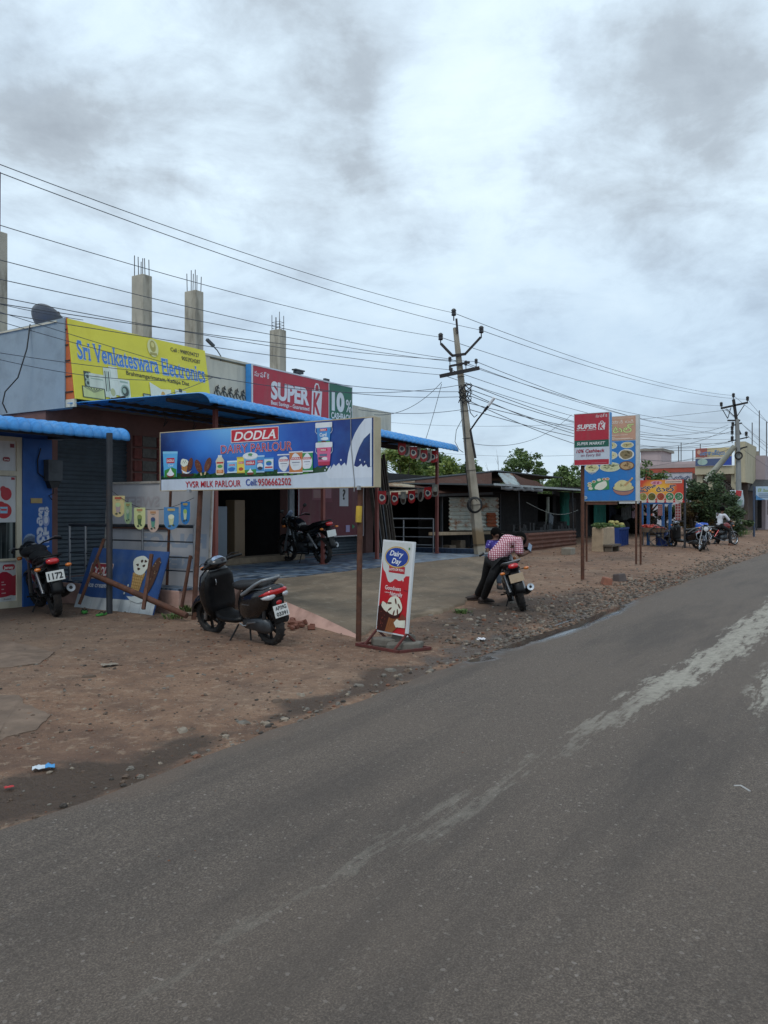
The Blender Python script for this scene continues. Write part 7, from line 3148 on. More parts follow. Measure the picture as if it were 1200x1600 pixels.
def cone_art(c1, c2, band):
    def f(a, w, h):
        a.rect(-w * .25, -h * .16, w * .25, -h * .06, band)
        a.rect(-w * .15, -h * .21, w * .15, -h * .19, '#4b5a4a')
        a.poly([(-w * .12, -h * .78), (w * .12, -h * .78), (w * .2, -h * .45), (-w * .2, -h * .45)], c1)
        a.ell(0, -h * .42, w * .2, h * .1, c2)
        a.ell(-w * .12, -h * .84, w * .1, h * .04, '#34463a').ell(w * .14, -h * .8, w * .08, h * .04, '#3c5a40')
    return f


pa, pb = at_y(171, 764, 12.3), at_y(303, 778, 11.36)
cols = [('#d2c18a', '#b39fa0', '#b9d19a', '#b5523c'), ('#b9d3a0', '#8fbfa0', '#cfe0c4', '#b8a468'), ('#d0d69a', '#4f6a44', '#8c9a5a', '#b98f62'), ('#cbb3a4', '#5c9a86', '#39507a', '#b98a62'), ('#3f7fb4', '#c4c79a', '#dfe0c4', '#b9a05c'), ('#2f7dc0', '#c9d6b0', '#a4c46a', '#b9a05c')]
us = [.04, .355, .50, .73, .86, 1.0]
pts = []
for i in range(25):
    u = i / 24
    p = pa.lerp(pb, u)
    p.z -= .26 * math.sin(PI * u) * (1 - .1 * u)
    pts.append(p)
g = MB()
g.tube([p - pa for p in pts], .004, 5)
o = g.build('bunting_string', BLACKCABLE, None, loc=pa)
tag(o, 'thin string carrying coloured ice cream pennants between the dark post and the rusty post', 'string')
names_ = ['tan', 'pale green', 'pale yellow-green', 'beige', 'dull blue', 'bright blue']
pxs = [(186, 765), (202.5, 773), (221, 778), (242.5, 782), (270, 783), (291, 781)]
for k, (px, py) in enumerate(pxs):
    u = (px - 171) / (303 - 171)
    p = pa.lerp(pb, u)
    p.z -= .26 * math.sin(PI * u) * (1 - .1 * u)
    pennant(p + Vector((0, -.012 - .01 * (k % 2), 0)), SA + R([18, -12, 4, 2, 22, -10][k]), .23, .33, cols[k][0], names_[k] + ' ice cream pennant on the string left of the blue dairy board', 'ice cream pennants', cone_art(cols[k][1], cols[k][2], cols[k][3]))


def drip(a, w, h):
    a.poly(blob(0, -h * .5, w * .36, h * .26, n=16, j=.18, seed=3), '#d5cfc4')
    a.ell(0, -h * .47, w * .24, h * .15, '#1d2230').ell(0, -h * .46, w * .15, h * .08, '#39405a')


def choc(a, w, h):
    a.ell(0, -h * .55, w * .30, h * .36, '#2c1d19', rot=-.25).ell(-w * .05, -h * .5, w * .16, h * .24, '#4a332b', rot=-.25)


def cream(a, w, h):
    a.ell(0, -h * .7, w * .34, h * .2, '#4a3a30').poly(blob(0, -h * .4, w * .34, h * .2, n=14, j=.2, seed=5), '#cfd0bf')


def row(pts2, Y, group, where, size):
    for k, (px, py, kind, an) in enumerate(pts2):
        p = at_y(px, py, Y[0] + (Y[1] - Y[0]) * k / max(1, len(pts2) - 1))
        c, f, nm = {'r': ('#b01f24', drip, 'red'), 'b': ('#9a958a', choc, 'grey-brown'), 'w': ('#a5a598', cream, 'pale')}[kind]
        order = ['first', 'second', 'third', 'fourth', 'fifth', 'sixth', 'seventh', 'eighth'][k]
        pennant(p, SA + R(an), size, size * 1.6, c, '%s ice cream pennant, %s from the left in the row %s' % (nm, order, where), group, f)


row([(597, 767, 'r', 15), (604, 769, 'b', -20), (616.5, 769, 'r', 5), (630, 768, 'w', -18), (643, 766.5, 'r', 3), (657, 764, 'b', -14), (668.5, 761, 'r', 6), (680, 757, 'w', -10)], (18.6, 20.8), 'pennants between the canopy posts', 'below the far canopy posts', .20)
row([(628, 692, 'r', 40), (635, 694, 'b', 60), (646, 698, 'r', 45), (652, 699, 'b', 55), (662, 703, 'r', 25), (669, 704, 'b', 40), (676, 705, 'r', 10), (679.5, 704, 'r', 50)], (19.4, 20.6), 'pennants under the canopy edge', 'under the canopy edge', .19)
for (q0, q1, y0, y1, sg) in (((592, 767), (683, 757), 18.4, 20.9, .06), ((622, 690), (683, 704), 19.2, 20.7, .03)):
    a_, b_ = at_y(*q0, y0), at_y(*q1, y1)
    g = MB()
    pts = []
    for i in range(13):
        p = a_.lerp(b_, i / 12)
        p.z -= sg * math.sin(PI * i / 12)
        pts.append(p - a_)
    g.tube(pts, .004, 5)
    o = g.build('bunting_string', WIRE, None, loc=a_)
    tag(o, 'thin string carrying red pennants ' + ('between the far canopy posts' if sg > .05 else 'under the canopy edge'), 'string')
# ---------------------------------------------------------------- far buildings
PW_ = mat('pale_pink_plaster', '#a99a9a', .85, .07, .6, dirt='#84787a', dirt_amt=.5, streak=True)
WW_ = mat('mural_white_plaster', '#b9b9c0', .85, .08, 1.2, dirt='#5f6a7d', dirt_amt=.6)
RW_ = mat('brick_red_paint', '#a8503f', .8, .12, 2, dirt='#7d3b30')
CRM = mat('warm_cream_plaster', '#b3ab92', .85, .08, 1.0, dirt='#7f7762', dirt_amt=.5, streak=True)
BS2 = 68.5
t0b = on_s(985, BS2)
fb = thing('far_white_building', 'low white building with brick-red bands and a grey block on its roof', 'building', W(BS2, t0b, .2), SA)


def F(px, py, S=BS2):
    t, z = on_s(px, S, py)
    return t0b - t, z - .2


LX = F(1092, 760)[0]
zt = F(1060, 719)[1]
zr1, zr0 = F(1060, 731)[1], F(1060, 738)[1]
g = MB()
g.bx(0, LX, 0, 8, -.2, zr1 - .01)
g.build('wall', WW_, fb)
g = MB()
g.bx(-.1, LX + .1, -.08, -.003, zr0, zr1)
for px in (1014, 1088):
    xx = F(px, 760)[0]
    g.bx(xx - .3, xx + .3, -.07, -.003, -.2, zr0)
g.build('red_band', RW_, fb)
g = MB()
g.bx(-.1, LX + .1, .02, 8.1, zr1, zt - .5)
g.bx(-.2, LX + .2, -.12, 8.2, zr1 + .001, zr1 + .3)
g.bx(-.1, LX + .1, 2.0, 8.1, zt - .5, zt)
g.build('parapet', PW_, fb)
S3 = BS2 + 3
rx0, rx1 = F(1001, 704, S3)[0], F(1033, 704, S3)[0]
rzt = F(1017, 705, S3)[1]
g = MB()
g.bx(rx0, rx1, 3, 7, zt - .5, rzt)
rb = g.build('roof_block', PW_, fb)
g = MB()
g.bx(rx0 - .2, rx1 + .2, 2.8, 7.2, rzt + .001, rzt + .22)
g.build('roof_slab', CONC, rb)
g = MB()
rn = random.Random(3)
for k in range(26):
    x = LX * rn.uniform(.18, .95)
    z = rn.uniform(zr0 - 2.4, zr0 - .3)
    g.tube([(x + .1 * q, -.006, z + .16 * math.sin(q * .9 + k)) for q in range(9)], .03, 4)
g.build('painted_scroll', P('#6b7590'), fb)
g = MB()
for px, h in ((1048, 1.4), (1052, 1.7), (1071, 1.0), (1083, 1.5)):
    xx = F(px, 719)[0]
    g.tube([(xx, 3, zt), (xx, 3, zt + h)], .035, 5)
g.build('rebar', REBAR, fb)

# building with stair and printed board behind the far pole
C_S = 60.5
t0c = on_s(1086, C_S)
cb = thing('stair_building', 'cream balcony house with an outside stair beside the far power pole', 'building', W(C_S, t0c, .25), SA)


def G2(px, py, S=C_S):
    t, z = on_s(px, S, py)
    return t0c - t, z - .25


ax1 = G2(1147, 727)[0]
zc0, zc1 = G2(1115, 741)[1], G2(1115, 728)[1]
g = MB()
g.bx(0, ax1, 0, 1.6, zc0, zc1)
g.bx(ax1 + .001, ax1 + .7, .2, 6, zc0 - .6, G2(1147, 690)[1])
g.build('balcony', CRM, cb)
g = MB()
g.bx(-.6, ax1 + .6, 2.2, 8, -.3, zc0 + .2)
g.build('wall', mat('brown_grey_plaster', '#5b504a', .9, .15, 1.5, dirt='#38302c'), cb)
g = MB()
for k in range(12):
    u = k / 11
    sx, sz = G2(1114 + 36 * u, 743 + 30 * u)
    g.box((sx, .6, sz), (ax1 / 11, 1.2, .35), None, None)
g.build('stair', mat('stair_soffit', '#3f3835', .9, .2, 2), cb)
g = MB()
hx0, hz0 = G2(1122, 748)
hx1, hz1 = G2(1148, 762)
g.prism([(hx0, hz0), (hx1, hz1), (hx1, hz1 - .9), (hx0, hz0 - .7)], 1.7, 1.8)
g.build('pierced_parapet', WW_, cb)
g = MB()
for px in (1092, 1110, 1146):
    xx = G2(px, 760)[0]
    g.bx(xx - .2, xx + .2, .3, .7, -.3, zc0)
g.build('porch_post', CRM, cb)
hb = G2(1115, 700)[1] - zc1 - .02
pb_ = thing('roof_printed_board', 'colourful printed board with blue lettering on the balcony behind the strut pole', 'sign', W(C_S - .12, t0c, .25 + zc1 + .02), SA)
bx1 = G2(1145, 720)[0]
g = MB()
g.bx(.05, bx1 - .05, 0, .06, 0, hb, P('#b39a8c'))
g.build('panel', None, pb_)
a = Art(-.004, .003)
wB = bx1 - .1
a.rect(.05, hb * .45, wB * .35, hb, '#a8584c').rect(wB * .35, hb * .5, wB, hb, '#c9b98f').rect(.05, 0, wB + .05, hb * .42, '#4a5a80').rect(wB * .78, 0, wB + .05, hb * .5, '#2d4aa0')
a.ell(wB * .22, hb * .22, wB * .14, hb * .18, '#9fb9b0').rect(.05, hb * .40, wB * .8, hb * .48, '#d2cabf')
a.text('శుభాకాంక్షలు', wB * .12, hb * .56, wB * .72, hb * .32, '#3f7fb8', bold=.012, outline=('#d9c4b4', .02))
a.poly([(wB * .72, hb * .1), (wB * .82, hb * .4), (wB * .95, hb * .75), (wB * .98, hb * .7), (wB * .86, hb * .3), (wB * .78, hb * .05)], '#9fc47a')
a.ell(wB * .12, hb * .78, wB * .05, hb * .12, '#c9a08c')
a.build('lettering', pb_)

# pinkish plain house at the right edge with a dark awning
D_S2 = 66.0
t0d = on_s(1150, D_S2)
hb_ = thing('pink_house', 'large plain pink-grey house with a dark tin awning at the right edge', 'building', W(D_S2, t0d, .3), SA)


def G3(px, py, S=D_S2):
    t, z = on_s(px, S, py)
    return t0d - t, z - .3


zh = G3(1180, 712)[1]
xw = G3(1196, 740)[0]
g = MB()
g.bx(0.3, xw, 0, 14, -.4, zh)
g.build('wall', mat('pink_grey_plaster', '#a3979b', .85, .06, .5, dirt='#8b8086', dirt_amt=.5), hb_)
aw0, awz = G3(1149, 752)
aw1, awz1 = G3(1215, 760)
g = MB()
g.add([(aw0, -3.2, awz - .7), (aw1, -3.2, awz - 1.0), (aw1, -.01, awz + .0), (aw0, -.01, awz + .1)], [(0, 1, 2, 3)])
g.build('tin_awning', mat('dark_awning', '#2f3336', .6, .2, 2), hb_, solid=.12)
g = MB()
for k in range(3):
    x = .6 + k * 1.2
    g.bar((x, -3.0, -.3), (x, -3.0, awz - .75), .1, .1)
g.build('awning_post', POST_DARK, hb_)
g = MB()
g.bx(.6, 1.8, -.05, -.003, .0, 2.4)
g.bx(2.2, 2.9, -.05, -.003, 1.0, 2.2)
g.build('doorway', DARKROOM, hb_)
g = MB()
wx = G3(1171, 708)[0]
g.bx(wx, wx + .6, .4, 1.0, zh, G3(1171, 705)[1])
g.build('roof_column', CONC, hb_)
g = MB()
for k in range(4):
    h = 1.6 + .9 * (k % 2)
    g.tube([(wx + .1 + .5 * k, .7, zh), (wx + .1 + .5 * k, .7, zh + 1 + h)], .035, 5)
g.build('rebar', REBAR, hb_)
# boundary walls, hut and blue notice board at the right
lw0 = on_t(1092, 11.6)
lw = thing('low_cream_wall', 'low weathered cream wall behind the far motorcycles', 'wall', W(lw0, 11.6, .1), RA)
lx1 = on_t(1208, 11.6) - lw0
zt2 = on_t(1140, 11.6, 812)[1] - .1
grid_n = 30
g = MB()
poly = [(0, -.3), (lx1, -.3)]
for k in range(grid_n + 1):
    x = lx1 * (1 - k / grid_n)
    poly.append((x, max(.25, zt2 + .12 * noise.noise((x * 1.1, 3, 0)) - (.5 * max(0, (x / lx1 - .65) / .35)))))
g.prism(poly, 0, .25)
g.build('wall', CRM, lw)
bh0 = on_t(1184, 12.3)
bh = thing('block_wall', 'grey concrete block wall behind the pale blue notice board', 'wall', W(bh0, 12.3, .2), RA)
mbk = NT('grey_blockwork')
bk = mbk.n.new('ShaderNodeTexBrick')
bk.inputs['Scale'].default_value = 1.0
bk.inputs['Brick Width'].default_value = .45
bk.inputs['Row Height'].default_value = .22
bk.inputs['Mortar Size'].default_value = .012
bk.inputs['Color1'].default_value = (*lin('#6d6a66'), 1)
bk.inputs['Color2'].default_value = (*lin('#5a5855'), 1)
bk.inputs['Mortar'].default_value = (*lin('#3f3d3b'), 1)
mpx = mbk.n.new('ShaderNodeMapping')
mpx.inputs['Rotation'].default_value = (R(90), 0, 0)
mbk.l.new(mbk.tc, mpx.inputs[0])
mbk.l.new(mpx.outputs[0], bk.inputs['Vector'])
mbk.set('Base Color', bk.outputs[0])
mbk.set('Roughness', .9)
g = MB()
g.bx(0, 14, 0, .2, -.4, on_t(1192, 12.3, 780)[1] - .2)
g.build('wall', mbk.m, bh)
nbs, nbt, nbz = st(1178, 838)
nb = thing('notice_board', 'pale blue notice board with yellow-green lettering on a dark post at the right edge', 'sign', W(nbs, nbt, nbz), SA)
nl = nbt - on_s(1181, nbs)
nr = nbt - on_s(1212, nbs)
nz0, nz1 = on_s(1190, nbs, 781)[1] - nbz, on_s(1190, nbs, 760)[1] - nbz
g = MB()
g.bx(nl, nr, 0, .06, nz0, nz1, P('#a9c0d4'))
g.build('panel', None, nb)
a = Art(-.004, .003)
a.text('శ్రీ నిలయం', nl + .1, nz0 + (nz1 - nz0) * .58, (nr - nl) * .8, (nz1 - nz0) * .28, '#8aa04a', bold=.012)
a.poly([(nl, nz0), (nl + .5, nz0), (nl + .2, nz0 + .12), (nl, nz0 + .3)], '#4f86b8')
for k in range(3):
    a.line([(nl + .15, nz0 + (nz1 - nz0) * (.45 - .12 * k)), (nr - .2, nz0 + (nz1 - nz0) * (.45 - .12 * k))], .035, '#7d8fa4')
a.build('lettering', nb)
g = MB()
g.tube([(0, .04, -.2), (0, .04, nz1)], .06, 8)
g.build('post', mat('blue_grey_post', '#3d4a60', .6, .2, 3, dirt='#4f3f38'), nb)
gs, gt = on_t(1158, 11.9), 11.9
gy = thing('grey_panel', 'plain pale grey panel standing before the far house', 'panel', W(gs, 11.4, .3), RA)
w_g = on_t(1177, 11.4) - gs
g = MB()
g.bx(0, w_g, 0, .08, on_t(1165, 11.4, 806)[1] - .3, on_t(1165, 11.4, 792)[1] - .3, mat('pale_grey_sheet', '#9aa3a8', .6, .1, 2, dirt='#6f777c'))
for x in (.1, w_g - .1):
    g.bx(x - .05, x + .05, .09, .15, -.3, on_t(1165, 11.4, 792)[1] - .35, POST_DARK)
g.build('panel', None, gy)
# far brown house glimpsed beyond, closing the horizon
for k, (px0, px1, py, Y, m_, lab) in enumerate(((860, 900, 762, 75, CRM, 'cream house half hidden by trees behind the open stall'), (905, 960, 772, 70, PW_, 'pale house wall behind the menu sign'))):
    p0, p1 = at_y(px0, 800, Y), at_y(px1, 800, Y)
    hgt = at_y(px0, py, Y).z
    hh = thing('far_house', lab, 'building', (p0.x, p0.y, 0))
    g = MB()
    g.bx(0, (p1 - p0).x, 0, 8, -.5, hgt)
    g.build('wall', m_, hh)
    g = MB()
    g.bx(-.3, (p1 - p0).x + .3, -.4, 8.3, hgt + .001, hgt + .25)
    g.build('roof', RW_ if k == 0 else CONC, hh)
    g = MB()
    for q in range(4):
        x = (p1 - p0).x * (.12 + .24 * q)
        g.bx(x, x + .9, -.03, -.003, .9, 2.0)
    g.build('window', DARKROOM, hh)

# ---------------------------------------------------------------- trees and shrubs
def m_leaf(name, c1, c2, c3):
    t = NT(name)
    g_ = t.n.new('ShaderNodeNewGeometry')
    c = t.ramp(g_.outputs['Random Per Island'], [(0.0, lin(c1)), (0.5, lin(c2)), (1.0, lin(c3))])
    c = t.mix(t.ramp(t.noise(.9, 3), [(.35, .4), (.6, 0.0)]), c, lin(c1))
    t.set('Base Color', c)
    t.set('Roughness', .6)
    t.set('Subsurface Weight', .0)
    tr = t.n.new('ShaderNodeBsdfTranslucent')
    t.l.new(c, tr.inputs[0])
    mx = t.n.new('ShaderNodeMixShader')
    mx.inputs[0].default_value = .3
    out = [n for n in t.n if n.type == 'OUTPUT_MATERIAL'][0]
    t.l.new(t.b.outputs[0], mx.inputs[1])
    t.l.new(tr.outputs[0], mx.inputs[2])
    t.l.new(mx.outputs[0], out.inputs[0])
    return t.m


LEAF_G = m_leaf('leaf_green', '#3a4f2a', '#57703b', '#84975a')
LEAF_Y = m_leaf('leaf_yellow_green', '#4f6530', '#768a42', '#a3aa5e')
LEAF_D = m_leaf('leaf_dark', '#2d3f28', '#45583a', '#66784f')
LEAF_B = m_leaf('leaf_dry', '#4a3f2a', '#6b5a38', '#8a7448')
BARK = mat('bark', '#4a4038', .95, .3, 6, bump=.5)


def leaf_cloud(clumps, per, size, rnd, droop=0.0):
    vs, fs = [], []
    for (c, r_, sq) in clumps:
        for _ in range(int(per * max(.25, r_))):
            d = Vector((rnd.gauss(0, 1), rnd.gauss(0, 1), rnd.gauss(0, 1))).normalized() * (rnd.random() ** .45) * r_
            d.z *= sq
            p = c + d
            sz = size * rnd.uniform(.6, 1.35)
            u = Vector((rnd.gauss(0, 1), rnd.gauss(0, 1), rnd.gauss(0, .6) - droop)).normalized()
            w = u.cross(Vector((rnd.gauss(0, 1), rnd.gauss(0, 1), rnd.gauss(0, 1)))).normalized()
            k = len(vs)
            vs += [p - u * sz, p + w * sz * .42, p + u * sz, p - w * sz * .42]
            fs.append((k, k + 1, k + 2, k + 3))
    mb = MB()
    mb.add(vs, fs)
    return mb


def tree(label, base, height, spread, leafm, seed, clumps=16, per=260, size=.13, trunk=.16, low=.35, name='tree', group=None, bare=False, squash=.7):
    rnd = random.Random(seed)
    o = thing(name, label, 'tree' if name == 'tree' else 'shrub', base, 0, group)
    tk = MB()
    cl = []
    tips = []
    bend = Vector((rnd.uniform(-.1, .1), rnd.uniform(-.1, .1), 0)) * height
    tp = Vector((0, 0, height * low)) + bend * .4
    tk.tube([Vector((0, 0, -.2)), Vector((0, 0, height * low * .5)) + bend * .15, tp], [trunk, trunk * .8, trunk * .65], 8)
    for k in range(clumps):
        a_ = 2 * PI * k / clumps + rnd.uniform(-.4, .4)
        rr = spread * rnd.uniform(.15, 1.0)
        z = height * (low + (1 - low) * (rnd.uniform(.12, .95) * (1.08 - .45 * (rr / spread) ** 2)))
        p = Vector((rr * math.cos(a_), rr * math.sin(a_), z)) + bend * .5
        m_ = tp.lerp(p, .5) + Vector((rnd.uniform(-.1, .1), rnd.uniform(-.1, .1), .08)) * spread
        tk.tube([tp - Vector((0, 0, .1)), m_, p], [trunk * .38, trunk * .22, trunk * .06], 5)
        for q in range(2):
            e = p + Vector((rnd.gauss(0, .35), rnd.gauss(0, .35), rnd.gauss(.1, .25))) * spread * .5
            tk.tube([m_.lerp(p, .6), e], [trunk * .12, trunk * .03], 4)
            cl.append((e, spread * rnd.uniform(.14, .26), squash))
        cl.append((p, spread * rnd.uniform(.2, .36), squash))
    tk.build('trunk', BARK, o)
    if not bare:
        leaf_cloud(cl, per, size, rnd).build('crown', leafm, o)
    return o


def tb(px, Y, z=None):
    p = at_y(px, 800, Y)
    return Vector((p.x, p.y, .15))


def th(py, Y):
    return (798 - py) * Y / FOC + CAM_Z


tree('dense green tree behind the shed, left of the canopy post', tb(628, 44), th(706, 44), 2.1, LEAF_Y, 1, 18, 330, .13)
tree('feathery green tree behind the shed, between canopy post and power pole', tb(672, 50), th(714, 50), 2.3, LEAF_G, 2, 18, 330, .12)
tree('low green tree right behind the leaning power pole', tb(722, 54), th(722, 54), 2.2, LEAF_G, 3, 16, 300, .13)
tree('airy leafy tree rising over the shed ridge', tb(818, 50), th(714, 50), 1.9, LEAF_G, 4, 20, 190, .12, low=.3)
tree('pale green tree over the shed roof, beside the airy one', tb(848, 54), th(728, 54), 1.9, LEAF_G, 5, 16, 320, .13)
tree('bare thin branching tree standing over the shed ridge', tb(776, 52), th(708, 52), 1.5, LEAF_G, 6, 9, 60, .09, trunk=.09, bare=True)
tree('green tree left of the red supermarket sign post', tb(885, 46), th(742, 46), 1.7, LEAF_G, 7, 18, 220, .12, low=.15)
tree('spreading thorny tree behind the supermarket sign post', tb(918, 50), th(722, 50), 1.7, LEAF_G, 8, 14, 120, .10, low=.2)
tree('thin tree beside the white building, above the small red sign', tb(1014, 45), th(735, 45), 1.5, LEAF_G, 9, 14, 200, .10)
tree('green tree at the left side behind the hotel stall', tb(955, 52), th(752, 52), 2.4, LEAF_D, 10, 16, 320, .13, low=.15)
tree('low bushy green tree between shed ridge and power pole', tb(700, 48), th(726, 48), 2.0, LEAF_Y, 31, 16, 260, .12, low=.25)
tree('low yellow-green tree just right of the power pole', tb(748, 52), th(736, 52), 1.9, LEAF_G, 32, 14, 220, .12, low=.25)
tree('low olive tree between the airy tree and the red sign', tb(868, 58), th(738, 58), 2.4, LEAF_Y, 33, 16, 220, .13, low=.2)
# coconut palm
pb0 = tb(606, 48)
pm = thing('coconut_palm', 'coconut palm with drooping fronds behind the far end of the canopy', 'tree', pb0)
ph_ = th(712, 48)
g = MB()
g.tube([(0, 0, -.2), (-.2, .1, ph_ * .5), (-.1, 0, ph_)], [.17, .13, .1], 8)
g.build('trunk', BARK, pm)
g = MB()
rn = random.Random(14)
for k in range(15):
    a_ = 2 * PI * k / 15 + rn.uniform(-.2, .2)
    el = rn.uniform(-.1, .9)
    L_ = rn.uniform(1.9, 2.6)
    prev = Vector((-.1, 0, ph_))
    d = Vector((math.cos(a_) * math.cos(el), math.sin(a_) * math.cos(el), math.sin(el)))
    for i in range(14):
        nx = prev + d * L_ / 14
        d = (d + Vector((0, 0, -.11))).normalized()
        sd2 = d.cross(Vector((0, 0, 1))).normalized()
        for sg in (1, -1):
            ln = .55 * math.sin(PI * (i + 1.5) / 17) + .1
            q = prev + sd2 * sg * ln + d * .22 - Vector((0, 0, .22 * ln))
            g.add([prev, prev + d * .07, q], [(0, 1, 2)])
        g.bar(prev, nx, .02, .02)
        prev = nx
g.build('fronds', LEAF_Y, pm)
# thorny bush by the far pole
s, t, z = st(1112, 832)
bu = tree('wide drooping green thorn bush left of the far power pole', tb(1112, 44.5), th(752, 44.5), 1.75, LEAF_D, 21, 26, 420, .10, low=.12, name='thorn_bush', squash=.75)
bu2 = tree('dry brown bush below the small red sign', tb(1080, 44), th(768, 44), .9, LEAF_B, 22, 14, 300, .09, low=.15, name='dry_bush')
tree('dry creeper heap beside the tomato cart', tb(1042, 45), th(790, 45), 1.2, LEAF_B, 23, 12, 260, .10, low=.12, name='dry_bush')
# far tree line that closes the view beyond
rn = random.Random(77)
cl = []
for k in range(70):
    s_ = rn.uniform(70, 260)
    t_ = rn.uniform(16, 90)
    cl.append((W(s_, t_, rn.uniform(1.0, 3.2)), rn.uniform(1.6, 3.4), .8))
for k in range(60):
    s_ = rn.uniform(90, 320)
    t_ = rn.uniform(-60, -9)
    cl.append((W(s_, t_, rn.uniform(1.0, 3.5)), rn.uniform(1.6, 3.4), .8))
mbx = leaf_cloud(cl, 150, .5, rn)
o = mbx.build('far_treeline', LEAF_D, None)
tag(o, 'distant line of trees closing the view', kind='stuff')

# ---------------------------------------------------------------- vegetable stall area
VC = mat('cream_plaster_block', '#a8937a', .9, .12, 1.5, bump=.3, dirt='#6f5f4e', dirt_amt=.6)
s, t, z = st(952, 861)
bk_ = thing('cream_block', 'worn cream plaster block heaped with greens beside the blue crate', 'block', W(s, t, z), RA)
wv = on_t(962, t) - on_t(931, t)
hv = on_t(946, t, 824)[1] - z
g = MB()
g.box((0, .22, hv / 2 - .05), (wv * .62, .45, hv + .1), None, None, .94)
g.build('body', VC, bk_, bevel=.04)
rn = random.Random(31)
gv = leaf_cloud([(Vector((rn.uniform(-.3, .3) * wv, .2 + rn.uniform(-.1, .2), hv + .06)), .17, .5) for _ in range(14)], 300, .06, rn)
o = gv.build('greens_heap', LEAF_G, None, loc=W(s, t, z), rz=RA)
tag(o, 'heap of fresh greens on the cream block', 'vegetables')
s2, t2, z2 = st(974, 852)
BC = mat('blue_crate_plastic', '#1a3878', .5, .12, 4)
cr = thing('blue_crate', 'bright blue plastic crate of yellow-green fruit beside the cream block', 'crate', W(s2, t2, z2), RA)
wc = on_t(980, t2) - on_t(965, t2)
g = MB()
hc = .75
g.bx(-wc / 2, wc / 2, -.02, .0, 0, hc)
g.bx(-wc / 2, wc / 2, .6, .62, 0, hc)
g.bx(-wc / 2, -wc / 2 + .02, 0, .6, 0, hc)
g.bx(wc / 2 - .02, wc / 2, 0, .6, 0, hc)
g.bx(-wc / 2, wc / 2, 0, .6, 0.02, .05)
for k in range(5):
    x = -wc / 2 + wc * (k + .5) / 5
    g.bx(x - .02, x + .02, -.045, -.021, .05, hc)
g.bx(-wc / 2 - .01, wc / 2 + .01, -.05, -.021, hc - .08, hc)
g.build('body', BC, cr)
rn = random.Random(33)
for k in range(14):
    g = MB()
    g.ball((0, 0, 0), .10, 8, None, (1, 1, .85))
    o = g.build('melon', mat('pale_fruit', '#a39a5a', .6, .2, 6) if k % 3 else mat('green_fruit', '#5a6b34', .6, .2, 6), None, loc=W(s2 + rn.uniform(-.42, .42) * wc, t2 + rn.uniform(.05, .55), z2 + hc + .02 + .09 * (k % 3)))
    tag(o, 'round pale fruit heaped on the blue crate', 'fruit', 'fruit on the blue crate')
s3, t3, z3 = st(964, 862)
g = MB()
g.bx(-.55, .55, 0, .35, .2, .27)
for x in (-.5, .35):
    g.bx(x, x + .15, .05, .3, 0, .2)
o = g.build('low_bench', mat('grey_timber', '#5d5348', .9, .25, 4, bump=.3), None, loc=W(s3, t3, z3), rz=RA)
tag(o, 'low rough timber bench before the cream block', 'bench')
# dark shed behind the vegetable stall
vs0 = on_t(905, 13.6)
vsd = thing('vegetable_shed', 'dark open shed of green sheet and striped cloth behind the vegetable stall', 'shed', W(vs0, 13.6, .15), RA)
xv = on_t(1003, 13.6) - vs0
g = MB()
g.add([(-4, 0, -.2), (xv, 0, -.2), (xv, 0, 2.4), (-4, 0, 2.4)], [(0, 1, 2, 3)])
g.add([(-4, -3.2, 2.5), (xv, -3.2, 2.35), (xv, .2, 2.5), (-4, .2, 2.6)], [(0, 1, 2, 3)])
g.build('back_wall', DARKROOM, vsd, solid=.04)
for px0, px1, m_ in ((925, 945, _mats['green_tarpaulin']), (949, 960, mat('dark_blue_cloth', '#232a3a', .9, .2, 4)), (968, 984, mat('striped_grey_cloth', '#6d6f6c', .9, .4, 6, dirt='#3a3b3b', dirt_amt=.8, streak=True)), (985, 991, mat('pale_pink_cloth', '#b99aa6', .9, .1, 4)), (1001, 1006, CREAM)):
    xa, xb = on_t(px0, 13.4) - vs0, on_t(px1, 13.4) - vs0
    g = MB()
    g.sheet([[(xa + (xb - xa) * i / 16, -.3 + .06 * math.sin(i * 1.7), .75 + 1.65 * j / 6) for i in range(17)] for j in range(7)])
    g.build('hanging_cloth', m_, vsd)
g = MB()
rn = random.Random(41)
for k in range(16):
    x = xv * rn.uniform(.35, .98)
    g.ball((x, -.8 + rn.uniform(-.3, .3), rn.uniform(.2, 1.0)), rn.uniform(.25, .45), 8, None, (1, 1, .9))
g.build('dark_sacks', mat('dark_sack', '#222120', .9, .3, 4), vsd)
